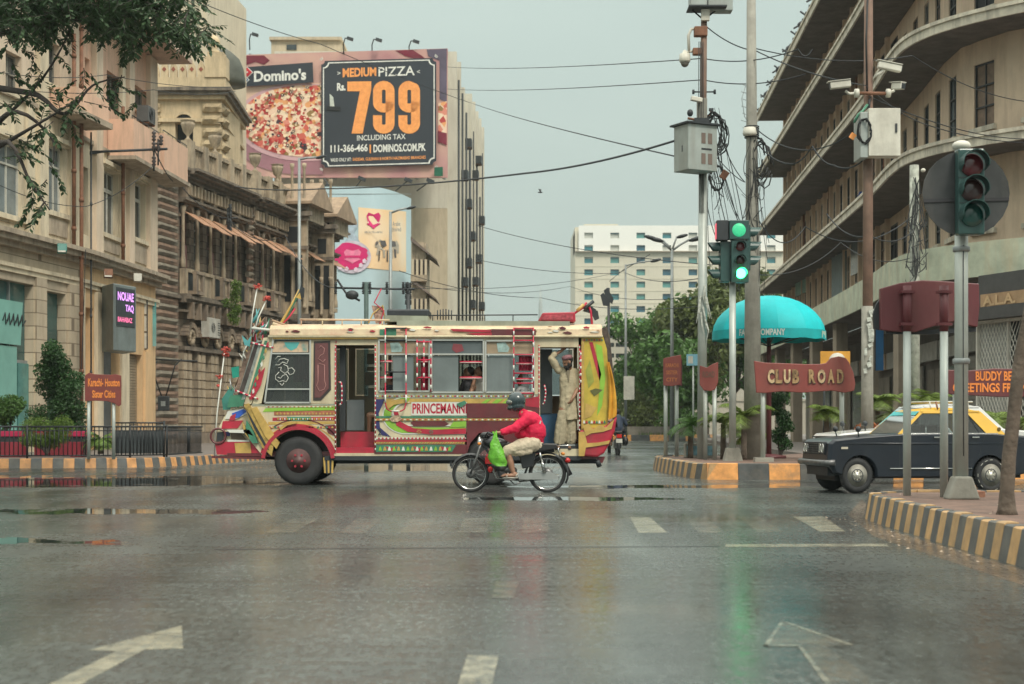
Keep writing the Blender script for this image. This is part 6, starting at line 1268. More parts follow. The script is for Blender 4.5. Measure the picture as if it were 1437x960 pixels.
def hand(q,w_,d,n_,curl=.5,s=1.0,flip=1):
 w_,d,n_=Vector(w_),Vector(d).normalized(),Vector(n_).normalized();sd_=d.cross(n_).normalized();n_=sd_.cross(d)
 pc=w_+d*.05*s;M3=Matrix((d,sd_,n_)).transposed();q.ell(pc,(.05*s,.042*s,.018*s),10,8,M3)
 for i,(o_,ln)in enumerate(((-.03,.062),(-.01,.075),(.011,.07),(.03,.055))):
  p0=w_+d*.085*s+sd_*o_*s;p1=p0+(d*math.cos(curl*.7)+n_*math.sin(curl*.7))*ln*.45*s;p2=p1+(d*math.cos(curl*1.7)+n_*math.sin(curl*1.7))*ln*.35*s;p3=p2+(d*math.cos(curl*2.5)+n_*math.sin(curl*2.5))*ln*.28*s
  q.tube([p0,p1,p2,p3],[.0100*s,.0095*s,.0088*s,.0075*s],8)
 t0=w_+d*.025*s-sd_*flip*.035*s;q.tube([t0,t0+(d*.6-sd_*flip*.8).normalized()*.035*s+n_*.008,t0+(d*.9-sd_*flip*.35).normalized()*.065*s+n_*.02*s],[.014*s,.012*s,.009*s],8)
M_skin=mat('brown_skin',(.26,.135,.08),.5,var=.1,scale=12);M_skinl=mat('tan_skin',(.36,.20,.13),.5,var=.1,scale=12)
M_hair=mat('black_hair',(.015,.013,.012),.7,bump=.6,bscale=120)
def cloth(name,col,fold=.5):return mat(name,col,.85,var=.14,scale=7,bump=fold,bscale=16)
man=thing('person','bearded man in beige shalwar kameez and patterned cap standing in the rear bus doorway','person',(X(795,27.45),27.45,BZ(630)))
mo=Vector(man.location)
def mp_(u,v,y=0.0):return Vector((X(u,27.45)-mo.x,y,BZ(v)-mo.z))
q=MB();hc=mp_(796,507,-.08);hM=rotm(R(205),R(22))
head(q,hc,hM,.95);limb(q,[hc+Vector((.02,.02,-.06)),mp_(798,521,.02)],[.058,.062]);limb(q,[mp_(798,523,.02),mp_(798,545,.02),mp_(797,568,.02)],[.09,.09,.09])
sh1,sh2=mp_(784,519,.02),mp_(810,522,.04)
limb(q,[sh1,mp_(773,501,-.02),mp_(789,491,.0)],[.055,.043,.028]);hand(q,mp_(789,491,.0),(.3,0,1),(0,.9,.3),1.2,.9)
limb(q,[sh2,mp_(812,543,-.02),mp_(803,559,-.17)],[.055,.043,.028]);hand(q,mp_(803,559,-.17),(-.5,-.2,-.9),(-.8,.5,.2),.6,.9,-1)
limb(q,[mp_(791,575,.0),mp_(788,600,-.02),mp_(785,626,.0)],[.09,.065,.04]);limb(q,[mp_(803,575,.04),mp_(802,600,.02),mp_(800,626,.05)],[.09,.065,.04])
q.ell(mp_(782,628,-.05),(.05,.12,.035));q.ell(mp_(799,628,.0),(.05,.12,.035))
fuse(q,'body',M_skin,man,.009,2);eyes(hc,hM,man,.95)
M_kam=cloth('beige_kameez',(.42,.36,.24),.7)
def loft(q,rings,n=28,cap=True):
 vs=[]
 for ri,(c,rx,ry,am)in enumerate(rings):
  for k in range(n):a=2*math.pi*k/n;j=1+am*math.sin(7*a+ri*.25)+am*.6*math.sin(11*a+1);vs.append((c[0]+rx*j*math.cos(a),c[1]+ry*j*math.sin(a),c[2]+(am*.15*math.sin(5*a))))
 m_=len(rings);fs=[(i*n+k,i*n+(k+1)%n,(i+1)*n+(k+1)%n,(i+1)*n+k)for i in range(m_-1)for k in range(n)]
 if cap:fs+=[tuple(range(n))[::-1],tuple((m_-1)*n+k for k in range(n))]
 q.add(vs,fs,True)
q=MB();loft(q,[(mp_(798,589,.02),.175,.13,.10),(mp_(798,580,.02),.165,.13,.09),(mp_(797.5,565,.02),.15,.125,.05),(mp_(797,548,.02),.14,.12,.03),(mp_(797,532,.02),.15,.12,.01),(mp_(797,521,.03),.13,.10,0),(mp_(797.5,516,.03),.08,.08,0)]);limb(q,[mp_(787,519,.02),mp_(808,521,.04)],[.06,.062]);limb(q,[sh1,mp_(774,503,-.02),mp_(778,497,-.01)],[.072,.066,.058]);limb(q,[sh2,mp_(812,538,.0),mp_(811.5,546,-.02)],[.07,.064,.06])
fuse(q,'kameez',M_kam,man,.009,2,.017)
q=MB(mat('placket_beige',(.20,.165,.11),.85));q.prism([(mp_(795,520)[0],mp_(795,520)[2]),(mp_(800,519)[0],mp_(800,519)[2]),(mp_(797.8,537)[0],mp_(797.8,537)[2])][::-1],-.118,-.10);q.build('placket',None,man)  # placket wedge in a darker beige than the kameez
q=MB()
for(u_,y_)in((788,-.02),(802,.04)):loft(q,[(mp_(u_-3 if u_<795 else u_-1,624,y_),.085,.09,.10),(mp_(u_-2.5 if u_<795 else u_-.5,618,y_),.10,.10,.12),(mp_(u_-1,604,y_),.105,.10,.08),(mp_(u_+1 if u_<795 else u_,588,y_),.10,.09,.03),(mp_(u_+3 if u_<795 else u_-2,575,y_),.09,.08,0)],20)
fuse(q,'shalwar',cloth('beige_shalwar',(.36,.31,.21),.8),man,.009,1,.018)
q=MB();q.ell(hc+hM@Vector((.045,0,-.085)),(.055,.055,.055),12,8,hM);q.ell(hc+hM@Vector((.0,.05,-.055)),(.045,.028,.06),10,8,hM);q.ell(hc+hM@Vector((.0,-.05,-.055)),(.045,.028,.06),10,8,hM);q.ell(hc+hM@Vector((.055,0,-.13)),(.032,.035,.045),10,8,hM);fuse(q,'beard',M_hair,man,.008,2)
q=MB();q.ell(hc+hM@Vector((-.035,0,.025)),(.085,.08,.085),12,8,hM);fuse(q,'hair',M_hair,man,.01,2)
q=MB(mat('patterned_cap',(.22,.10,.11),.8,var=.8,scale=60));q.lathe([(.092,0),(.095,.035),(.085,.06),(.05,.075),(.002,.08)],(0,0,0),18);o_=q.build('cap',None,man);o_.matrix_local=Matrix.Translation(hc+hM@Vector((-.012,0,.035)))@(hM@rotm(0,R(-8))).to_4x4()
for(u_,y_)in((782,-.06),(799,0)):MB(mat('sandal',(.05,.035,.03),.6)).ell(mp_(u_,630.3,y_),(.055,.13,.018)).build('sandal',None,man)
def passenger(u,v,yaw,shirt,label,y=-.75,arm=None,hairc=M_hair,cover=None):
 Yp=28.5+y;t=thing('person',label,'person',(X(u,Yp)*1.0,Yp,BZ(600)));o0=Vector(t.location);hc=Vector((0,0,BZ(v)-o0.z));M3=rotm(yaw)
 q=MB();head(q,hc,M3);limb(q,[hc+Vector((0,0,-.06)),hc+Vector((0,0,-.18))],[.055,.06]);limb(q,[hc+Vector((0,0,-.3)),hc+Vector((0,0,-.62))],[.14,.13])
 if arm:limb(q,[hc+Vector((-.08,-.12,-.26)),hc+Vector((-.13,-.25,-.34)),hc+Vector((-.07,-.2,-.12))],[.05,.042,.03]);hand(q,hc+Vector((-.07,-.2,-.12)),(.3,.3,1),(.5,.5,0),1.0,.9)
 limb(q,[hc+Vector((.02,0,-.66)),hc+Vector((.02,0,-.66))+M3@Vector((.38,.1,0)),hc+Vector((.02,0,-1.02))+M3@Vector((.38,.1,0))],[.09,.07,.05])
 fuse(q,'body',M_skin,t,.012,2);eyes(hc,M3,t)
 q=MB();limb(q,[hc+Vector((0,0,-.24)),hc+Vector((0,0,-.4)),hc+Vector((0,0,-.62))],[.15,.18,.17]);limb(q,[hc+M3@Vector((0,-.17,-.22)),hc+M3@Vector((0,.17,-.22))],[.075,.075]);limb(q,[hc+M3@Vector((0,.18,-.24)),hc+M3@Vector((.05,.2,-.5))],[.07,.06]);fuse(q,'shirt',shirt,t,.014,4)
 q=MB();q.ell(hc+M3@Vector((-.035,0,.035)),(.09,.085,.09),12,8,M3)
 if cover:q.ell(hc+M3@Vector((-.04,0,-.05)),(.09,.10,.14),12,8,M3)
 fuse(q,'headscarf' if cover else 'hair',cover or hairc,t,.012,2);return t
passenger(672,522,R(215),cloth('white_shirt',(.55,.52,.46)),'passenger leaning his hand to his face at the middle bus window',arm=True)
passenger(657,523,R(180),cloth('black_shirt',(.03,.03,.035)),'passenger in black seated just ahead of the man leaning on his hand')
passenger(733,532,R(190),cloth('pale_shirt',(.60,.62,.62)),'passenger in pale clothes at the rearmost bus window',cover=cloth('pale_scarf',(.5,.52,.54)))
passenger(548,530,R(180),cloth('dark_shirt2',(.05,.05,.06)),'dark clothed passenger behind the front ladder of the bus',y=-.6)
drv=passenger(428,520,R(180),cloth('cream_shirt',(.50,.42,.28)),'bus driver in a cream shirt behind the cab side window',y=-.35)
# ================= MOTORCYCLES, TAXI, WHITE CAR
YB=24.45;KB=F/YB
M_mblk=mat('motorcycle_black',(.018,.019,.022),.3,var=.3,coat=.3);M_eng=mat('engine_grey',(.16,.16,.16),.4,.7,var=.3,scale=15);M_vinyl=mat('black_vinyl',(.02,.02,.022),.45)
M_rred=mat('red_reflector',(.5,.02,.02),.2);M_amber=mat('amber_lens',(.6,.2,.02),.2);M_skinr=mat('rider_skin',(.34,.18,.115),.5,var=.1,scale=12)
def wire_wheel(root,c,r,spokes=28,drum=.055,name='wheel',light=True):
 wl=thing(name,None,None,c);wl.parent=root
 MB(M_tyre).ring((0,0,0),r-.026,.026,40,10,'Y').build('tyre',None,wl)
 q=MB(M_chrome);q.lathe([(r-.052,-.016),(r-.062,-.012),(r-.062,.012),(r-.052,.016),(r-.045,.012),(r-.045,-.012),(r-.052,-.016)],(0,0,0),40,'Y');q.f=q.f[:-2];q.fm=q.fm[:-2];q.sm=q.sm[:-2];q.build('rim',None,wl)
 q=MB(M_chrome)
 for k in range(spokes):a=2*math.pi*k/spokes;b=a+(.5 if k%2 else-.5);q.tube([(drum*math.cos(b),.02*(1 if k%4<2 else-1),drum*math.sin(b)),((r-.055)*math.cos(a),0,(r-.055)*math.sin(a))],.0024,4,flat=True,caps=False)
 tag(q.build('spokes',None,wl),kind='stuff');MB(M_eng).lathe([(drum*.4,-.06),(drum*1.1,-.055),(drum*1.2,0),(drum*1.1,.055),(drum*.4,.06)],(0,0,0),20,'Y').build('hub',None,wl);return wl
def motorcycle(loc,label,rz=0):
 t=thing('motorcycle',label,'motorcycle',loc,rz)
 B=lambda u,v,y=0.0:((u-714)/KB,y,(690-v)/KB)
 fx,rx=B(660.5,664),B(768,664)
 wire_wheel(t,fx,.29,drum=.06);wire_wheel(t,rx,.295,drum=.075)
 q=MB(M_eng)
 for y_ in(-.075,.075):q.tube([B(660.5,664,y_),B(668,645,y_),B(677,615,y_)],[.018,.02,.02],8)
 q.build('front_fork',None,t)
 def guard(c,r,a0,a1,m,w_=.05,nm='mudguard',n=12):
  q=MB(m);vs=[]
  for i in range(n+1):
   a=R(a0+(a1-a0)*i/n)
   for(yy,dr)in((-w_,-.02),(-w_*.6,.008),(w_*.6,.008),(w_,-.02)):vs.append((c[0]+(r+dr)*math.cos(a),yy,c[2]+(r+dr)*math.sin(a)))
  q.add(vs,[(i*4+j,i*4+j+1,(i+1)*4+j+1,(i+1)*4+j)for i in range(n)for j in range(3)],True);return q.build(nm,None,t)
 guard(fx,.315,12,165,M_mblk);guard(rx,.33,-28,150,M_mblk,.07)
 q=MB(M_sdk);P=[B(676,622),B(690,640),B(702,668),B(735,672),B(766,664)];q.tube(P,.022,8);q.tube([B(678,617),B(705,628),B(745,634),B(778,632)],.025,8);q.tube([B(745,634),B(740,655),B(734,672)],.018,8)
 for y_ in(-.07,.07):q.tube([B(734,668,y_),B(768,664,y_)],.018,8)
 q.build('frame',None,t)
 q=MB(M_mblk);q.ell(B(697,622),(.21,.115,.10),16,10,rotm(0,R(8)));q.ell(B(710,626),(.14,.09,.08),12,8);q.build('fuel_tank',None,t)
 q=MB(M_mblk);q.prism([(B(727,634)[0],B(727,634)[2]),(B(752,634)[0],B(752,634)[2]),(B(748,654)[0],B(748,654)[2]),(B(733,657)[0],B(733,657)[2])][::-1],-.10,.10);q.build('side_cover',None,t,bevel=.015)
 q=MB(M_vinyl);q.prism([(B(718,631)[0],B(718,631)[2]),(B(724,626)[0],B(724,626)[2]),(B(752,626)[0],B(752,626)[2]),(B(757,621)[0],B(757,621)[2]),(B(782,622)[0],B(782,622)[2]),(B(783,629)[0],B(783,629)[2]),(B(750,634)[0],B(750,634)[2])],-.12,.12);q.build('seat',None,t,bevel=.02)
 q=MB(M_eng);q.ell(B(706,655),(.09,.09,.07),12,8);q.tube([B(702,652),B(686,650)],[.07,.06],12);
 for k in range(6):q.tube([B(699-k*2.4,652),B(698-k*2.4,652)],.075,12)
 q.ell(B(716,659,-.03),(.11,.08,.065),12,8);q.build('engine',None,t)
 MB(M_rred).box(*[v for ab in zip(B(681,647)[:1],B(690,647)[:1])for v in ab],-.11,-.08,B(0,650)[2],B(0,640)[2]).ell(B(688,658,-.1),(.04,.02,.05),8,6).build('leg_guard_reflector',None,t)
 q=MB(M_chrome);q.tube([B(690,655,.06),B(696,670,.10),B(730,674,.12)],.016,8);q.tube([B(728,674,.12),B(785,668,.14)],[.03,.036],10);q.build('exhaust',None,t)
 q=MB(M_chrome)
 q.tube([B(757,634,-.11),B(760,645,-.11)],.022,8);q.tube([B(760,645,-.11),B(764,663,-.11)],.028,8);q.build('shock_absorber',None,t)
 q=MB(M_sdk)
 for k in range(7):q.ring(B(760.5+k*.5,646+k*2.2,-.11),.027,.005,10,4,'Z')
 q.build('spring',None,t)['kind']='stuff'
 q=MB(mat('chain_case',(.42,.43,.42),.35,.6));q.prism([(B(728,664)[0],B(728,664)[2]),(B(772,661)[0],B(772,661)[2]),(B(784,667)[0],B(784,667)[2]),(B(783,672)[0],B(783,672)[2]),(B(728,672)[0],B(728,672)[2])][::-1],-.09,-.075);q.build('chain_case',None,t)
 q=MB(M_eng);q.tube([B(708,672,-.2),B(722,672,-.2),B(722,672,.2),B(708,672,.2)],.012,6);q.tube([B(715,672,-.1),B(722,679,-.16),B(730,676,-.18)],.011,6);q.build('footrest',None,t)
 q=MB(M_sdk);q.tube([B(691,609,-.33),B(685,606,-.24),B(679,613,-.1),B(678,613,.1),B(685,606,.24),B(691,609,.33)],.012,8);q.tube([B(693,609.5,-.35),B(687,607,-.25)],.018,8);q.build('handlebar',None,t)
 q=MB(M_mblk);q.lathe([(.02,.0),(.07,.015),(.085,.06),(.085,.12),(.06,.15)],B(684,619)[:1]+(0,)+B(684,619)[2:],16,'X');q.build('headlamp_shell',None,t)
 hl=thing('headlamp',None,None,B(672,620));hl.parent=t;MB(M_chrome).lathe([(.085,.03),(.09,.02),(.09,.0),(.08,-.005)],(0,0,0),18,'X').build('rim',None,hl);MB(mat('lamp_glass',(.5,.5,.46),.1)).ell((0,0,0),(.02,.078,.078),8,12).build('lens',None,hl)
 MB(M_mblk).ell(B(681,610),(.08,.06,.05),10,8).build('speedometer',None,t)
 for y_ in(-.16,.16):MB(M_amber).ell(B(673,622,y_),(.03,.025,.025),8,6).build('indicator',None,t)
 MB(M_eng).tube([B(673,624,-.15),B(673,624,.15)],.008,6).build('indicator_stalk',None,t)
 q=MB(M_chrome)
 for y_ in(-.12,0,.12):q.tube([B(780,625,y_),B(806,624,y_)],.009,6)
 q.tube([B(806,624,-.12),B(806,624,.12)],.009,6);q.tube([B(783,628,-.12),B(785,640,-.08)],.01,6);q.build('carrier',None,t)
 tl=MB(M_mblk).obox(B(790,642),(.10,.09,.06),0,0,.3).build('tail_bracket',None,t,bevel=.01);MB(M_rred).ell(B(796,645.5),(.05,.06,.045),10,8).build('tail_lamp',None,t)
 MB(M_mblk).tube([B(790,645),B(795,656),B(801,666)],[.05,.045,.035],8,sq=.35).build('rear_flap',None,t)
 for y_ in(-.13,.13):MB(M_amber).ell(B(790,636,y_),(.03,.025,.025),8,6).build('indicator',None,t)
 return t
bike=motorcycle((X(714,YB),YB,0),'black commuter motorcycle with spoked wheels and rear carrier crossing in front of the bus')
B_=lambda u,v,y=0.0:Vector(((u-714)/KB,y,(690-v)/KB))
rider=thing('person','motorcycle rider in pink red jacket, beige trousers rolled to the knee and dark helmet','person',tuple(bike.location))
q=MB();hc=B_(723.5,564);hM=rotm(R(180),R(10))
head(q,hc,hM);limb(q,[hc+Vector((.03,0,-.06)),B_(735,582)],[.055,.065]);limb(q,[B_(741,588),B_(748,604),B_(746,622)],[.15,.16,.15])
for s_,hx,hy in((-1,B_(691,607.5,-.29),1),(1,B_(691,607.5,.29),-1)):
 limb(q,[B_(739,587,.17*s_),B_(722,601,.24*s_),B_(702,606.5,.28*s_)],[.055,.045,.029]);hand(q,B_(702,606,.28*s_),(-1,0,-.05),(0.1,0,-1),1.5,1.0,hy)
 limb(q,[B_(745,624,.10*s_),B_(713,631,.15*s_),B_(716,648,.17*s_),B_(720,661,.17*s_)],[.095,.068,.056,.036])
 q.ell(B_(716,666,.17*s_),(.125,.045,.03),12,8);q.ell(B_(722,664,.17*s_),(.045,.038,.035),10,8)
 for k in range(5):q.ell(B_(704.5+abs(k-1)*.6,667,.17*s_-.032+.016*k),(.025,.009,.011),8,6)
fuse(q,'body',M_skinr,rider,.0085,2);eyes(hc,hM,rider)
q=MB();M_jk=mat('pink_red_jacket',(.58,.006,.05),.8,var=.12,scale=6,bump=.6,bscale=12)
q.ell(B_(744,588),(.17,.215,.13),16,10,rotm(0,R(30)));limb(q,[B_(737,583),B_(745,592),B_(749,604),B_(748,615)],[.10,.175,.20,.18]);q.ell(B_(751,606),(.175,.20,.17),14,10);q.ell(B_(732,606),(.12,.17,.11),14,10)
for s_ in(-1,1):limb(q,[B_(740,587,.17*s_),B_(723,600,.245*s_),B_(706,606,.28*s_)],[.092,.075,.052]);q.ell(B_(730,594,.23*s_),(.08,.07,.07));q.ell(B_(724,602,.25*s_),(.06,.06,.06))
q.tube([B_(734,579,-.05),B_(731,578,.05)],.065,10)
fuse(q,'jacket',M_jk,rider,.010,3,.028)
q=MB()
for s_ in(-1,1):limb(q,[B_(748,622,.10*s_),B_(730,626,.14*s_),B_(712,632,.16*s_)],[.13,.115,.085]);q.ell(B_(710,634,.16*s_),(.075,.075,.085));q.ell(B_(728,633,.17*s_),(.14,.07,.07));q.tube([B_(746,632,.16*s_),B_(722,637,.17*s_)],[.05,.04],8);q.tube([B_(749,618,.19*s_),B_(728,624,.21*s_)],[.04,.03],8)
q.ell(B_(750,624),(.15,.2,.10));fuse(q,'rolled_trousers',mat('beige_trousers',(.54,.46,.34),.85,var=.18,scale=9,bump=.8,bscale=16),rider,.010,3,.026)
hb_=MB(mat('helmet_shell',(.025,.045,.05),.25,var=.3,scale=3,coat=.5));hb_.ell(hc+Vector((.015,0,.025)),(.145,.125,.14),20,14);hb_.ell(hc+Vector((.03,0,-.06)),(.12,.12,.09),16,10);hb_.ell(hc+Vector((-.07,0,-.085)),(.07,.10,.045),14,8);fuse(hb_,'helmet',MATS['helmet_shell'],rider,.009,3)
q=MB(mat('visor',(.16,.17,.15),.15,var=.3));q.ell(hc+Vector((-.075,0,.0)),(.075,.115,.055),14,10);q.build('visor',None,rider).parent=rider
MB(mat('jacket_mark',(.55,.5,.5),.6)).obox(B_(758,592,-.15),(.02,.01,.05),0,0,.3).build('reflective_mark',None,rider)
for s_ in(-1,1):q=MB(mat('white_sandal',(.5,.48,.42),.6));q.ell(B_(716,669.5,.17*s_),(.13,.05,.012));q.tube([B_(711,668,.12*s_),B_(713,663,.17*s_),B_(711,668,.22*s_)],.011,6);q.tube([B_(724,667,.13*s_),B_(727,663,.17*s_),B_(724,667,.21*s_)],.01,6);q.build('sandal',None,rider)
bg=thing('carrier_bag','bright green plastic carrier bag hanging from the motorcycle handlebar','bag',tuple(B_(695,606,-.36)+Vector(bike.location)))
q=MB(mat('green_plastic',(.13,.42,.03),.35,var=.35,scale=9,bump=.9,bscale=22));prof=[(0,0,.012),(.01,-.08,.035),(0,-.18,.07),(.02,-.28,.10),(.04,-.38,.125),(.06,-.46,.12),(.09,-.52,.07)];n=16;vs=[]
rr=random.Random(2)
for(dx,dz,r_)in prof:
 for k in range(n):a=2*math.pi*k/n;j=1+.18*math.sin(3*a+dz*20)+rr.uniform(-.06,.06);vs.append((dx+r_*1.05*j*math.cos(a),r_*.6*j*math.sin(a),dz))
m_=len(prof);q.add(vs,[(i*n+k,(i+1)*n+k,(i+1)*n+(k+1)%n,i*n+(k+1)%n)for i in range(m_-1)for k in range(n)]+[tuple((m_-1)*n+k for k in range(n))],True);q.build('bag',None,bg)
MB(MATS['green_plastic']).tube([(-.02,0,-.12),(-.03,.05,.01),(.02,.05,.02),(.03,-.02,-.12)],.012,6).build('bag_handle',None,bg)
YF=56.0;KF=F/YF
def far_bike():
 t=thing('motorcycle','small far motorcycle seen from behind riding away past the bus tail','motorcycle',(X(867,YF),YF,0))
 MB(M_tyre).ring((0,-.45,.3),.27,.045,28,8,'X').build('wheel',None,t);MB(M_tyre).ring((0,.75,.3),.27,.04,28,8,'X').build('wheel',None,t)
 MB(M_mblk).box(-.09,.09,-.7,-.3,.42,.72).build('rear_mudguard',None,t,bevel=.03);MB(M_rred).box(-.09,.09,-.74,-.705,.62,.74).build('tail_lamp',None,t);MB(M_whitef).box(-.11,.11,-.73,-.705,.44,.58).build('number_plate',None,t)
 MB(M_vinyl).box(-.13,.13,-.55,.2,.76,.86).build('seat',None,t,bevel=.03);MB(M_mblk).ell((0,.35,.78),(.14,.25,.13)).build('fuel_tank',None,t);MB(M_eng).box(-.13,.13,.0,.4,.25,.55).build('engine',None,t)
 MB(M_sdk).tube([(-.36,.35,1.05),(-.2,.55,1.0),(.2,.55,1.0),(.36,.35,1.05)],.015,6).build('handlebar',None,t)
 for s_ in(-1,1):MB(M_amber).ell((.2*s_,-.66,.68),(.04,.03,.03)).build('indicator',None,t);MB(M_sdk).tube([(.3*s_,.4,1.03),(.36*s_,.4,1.2)],.01,5).ell((.38*s_,.4,1.24),(.07,.02,.045)).build('mirror',None,t)
 MB(M_vinyl).ell((.24,-.3,.5),(.12,.28,.17)).build('saddlebag',None,t);return t
fb=far_bike();t=thing('person','distant rider in dark blue clothes on the far motorcycle, seen from behind','person',tuple(fb.location))
q=MB();hM=rotm(R(90));head(q,(0,.12,1.52),hM);limb(q,[(0,.1,1.45),(0,.06,1.35)],[.055,.06]);
for s_ in(-1,1):limb(q,[(.19*s_,.08,1.3),(.3*s_,.15,1.1),(.34*s_,.38,1.06)],[.05,.042,.03]);hand(q,(.34*s_,.36,1.06),(0,1,0),(0,0,-1),1.4);limb(q,[(.1*s_,-.05,.92),(.24*s_,.35,.82),(.22*s_,.2,.42)],[.09,.065,.04]);q.ell((.22*s_,.26,.36),(.05,.13,.04))
fuse(q,'body',M_skin,t,.012,2);q=MB();limb(q,[(0,.04,1.3),(0,0,1.12),(0,-.04,.95)],[.16,.19,.2]);
for s_ in(-1,1):limb(q,[(.19*s_,.08,1.3),(.3*s_,.15,1.1),(.33*s_,.32,1.06)],[.08,.07,.055])
fuse(q,'jacket',mat('navy_jacket',(.03,.045,.075),.8,var=.2,scale=6),t,.014,3);q=MB()
for s_ in(-1,1):limb(q,[(.1*s_,-.05,.92),(.24*s_,.35,.82),(.22*s_,.22,.5)],[.13,.09,.06])
fuse(q,'trousers',mat('dark_trousers',(.05,.05,.06),.85),t,.014,3);MB(M_hair).ell((0,.09,1.55),(.09,.095,.1)).build('hair',None,t)
G_car=glass_mat('car_glass',(.62,.68,.68),.10,.03)
# ---------- taxi: profile in side view (x forward = towards the left of the photo), mirrored halves
def car(label,loc,rz,body_m,roof_m,name='taxi',cat='taxi',rack=True,detail=True):
 t=thing(name,label,cat,loc,rz)
 Lh=3.95;W_=.78
 def sx(x):return x-1.95
 low=[(0.06,.42),(0.0,.50),(.02,.80),(.10,.86),(.55,.905),(1.15,.945),(1.32,.955),(2.0,.965),(3.0,.965),(3.15,.955),(3.9,.90),(3.97,.86),(3.97,.50),(3.90,.36)]
 arcs=lambda cx_,r,n=10:[(cx_+r*math.cos(math.pi*i/n),.28+r*math.sin(math.pi*i/n))for i in range(n+1)]
 bottom=[(3.55+.0,.28)];r_=.335;fwx,rwx=.54,2.98
 poly=low+[(rwx+r_,.26)]+arcs(rwx,r_)[1:-1]+[(rwx-r_,.26),(fwx+r_,.26)]+arcs(fwx,r_)[1:-1]+[(fwx-r_,.30),(.1,.34)]
 q=MB(body_m);P=[(sx(a),b)for a,b in poly]
 n=len(P);ys=[(-W_,.975,.0),(-W_*.97,1.0,0),(W_*.97,1.0,0),(W_,.975,0)]
 def ins(p_,f):return((p_[0]-0)*f,(p_[1]-.55)*f+.55)
 vs=[];ky=[(-W_,.968),(-W_+.05,1.0),(W_-.05,1.0),(W_,.968)]
 for y_,f in ky:vs+=[(ins(p_,f)[0],y_,ins(p_,f)[1])for p_ in P]
 fs=[tuple(range(n-1,-1,-1)),tuple(range(3*n,4*n))]+[(k*n+i,k*n+(i+1)%n,(k+1)*n+(i+1)%n,(k+1)*n+i)for k in range(3)for i in range(n)]
 q.add(vs,fs);q.build('body',None,t,bevel=.012)
 a0,a1=1.28,1.74
 c0,c1=3.22,2.78
 ht,hb2=1.335,.955;wi,wt=.745,.63
 q=MB(roof_m);n=14;secs=[]
 roofp=[(1.70,1.30),(1.80,1.345),(2.2,1.375),(2.6,1.365),(2.78,1.335),(2.84,1.30)]
 vs=[]
 for(x_,z_)in roofp:
  for yy,dz in((-wt,-.035),(-wt*.85,-.004),(0,.012),(wt*.85,-.004),(wt,-.035)):vs.append((sx(x_),yy,z_+dz))
 k=5;m_=len(roofp);q.add(vs,[(i*k+j,i*k+j+1,(i+1)*k+j+1,(i+1)*k+j)for i in range(m_-1)for j in range(k-1)],True);q.add([(v[0],v[1],v[2]-.03)for v in vs],[(i*k+j,(i+1)*k+j,(i+1)*k+j+1,i*k+j+1)for i in range(m_-1)for j in range(k-1)]);q.build('roof',None,t)
 def pil(p0,p1,w_,m,nm='pillar'):
  for s_ in(-1,1):
   q=MB(m);A=[(sx(p0[0]),p0[1]),(sx(p0[0]+w_[0]),p0[1]),(sx(p1[0]+w_[1]),p1[1]),(sx(p1[0]),p1[1])]
   yb=lambda z_:s_*(wi+(wt-wi)*(z_-hb2)/(ht-hb2))
   vs=[(a,yb(b),b)for a,b in A]+[(a,yb(b)-s_*.035,b)for a,b in A]
   q.add(vs,[(0,1,2,3),(7,6,5,4)]+[(i,i+4,(i+1)%4+4,(i+1)%4)for i in range(4)]);q.build(nm,None,t)
 pil((a0,hb2-.01),(a1,ht-.02),(.07,.06),roof_m);pil((2.13,hb2),(2.14,ht-.02),(.06,.05),M_sdk);pil((2.93,hb2-.02),(2.56,ht-.02),(.34,.28),roof_m);pil((a1,ht-.05),(a1,ht-.005),(1.08,1.08),roof_m,'roof_rail_panel')
 pil((1.32,hb2-.012),(1.32,hb2+.012),(1.8,1.8),M_chrome,'belt_trim')
 for s_ in(-1,1):
  yb=lambda z_:s_*(wi-.018+(wt-wi)*(z_-hb2)/(ht-hb2))
  for P in([(1.36,.965),(2.13,.965),(2.14,1.29),(1.78,1.29)],[(2.19,.965),(2.93,.965),(2.60,1.29),(2.19,1.29)]):
   q=MB(G_car);q.add([(sx(a),yb(b),b)for a,b in P],[(0,1,2,3)]);q.build('side_window',None,t)
  q=MB(M_sdk);q.tube([(sx(2.78),yb(.965),.965),(sx(2.60),yb(1.27),1.27)],.012,4,flat=True);q.tube([(sx(1.36),yb(.965),.965),(sx(1.36)+.02,yb(.99),.99),(sx(1.77),yb(1.29),1.295),(sx(2.60),yb(1.29),1.295),(sx(2.92),yb(.97),.975)],.012,4,flat=True);q.build('window_rubber',None,t)
 for(x0_,z0_,x1_,z1_,nm)in((1.30,.965,1.735,1.32,'windscreen'),(3.2,.965,2.80,1.31,'rear_window')):
  q=MB(G_car);q.add([(sx(x0_),-wi+.05,z0_),(sx(x0_),wi-.05,z0_),(sx(x1_),wt-.03,z1_),(sx(x1_),-wt+.03,z1_)],[(0,1,2,3)]);q.build(nm,None,t)
 if detail:
  q=MB(mat('aqua_sunstrip',(.05,.40,.42),.3));q.add([(sx(1.655)-.012,-wt-.0,1.255),(sx(1.655)-.012,wt,1.255),(sx(1.735)-.012,wt-.03,1.32),(sx(1.735)-.012,-wt+.03,1.32)],[(0,1,2,3)]);q.build('sun_strip',None,t)
  for(x_,y_)in((1.62,-.36),(1.62,.36),(2.5,0)):
   s2=MB(M_vinyl).box(sx(x_),sx(x_)+.45,y_-.24 if y_ else-.6,y_+.24 if y_ else.6,.45,.6).build('seat',None,t,bevel=.03);MB(M_vinyl).box(sx(x_)+.42,sx(x_)+.52,y_-.24 if y_ else-.6,y_+.24 if y_ else.6,.6,1.1).build('backrest',None,s2,bevel=.03)
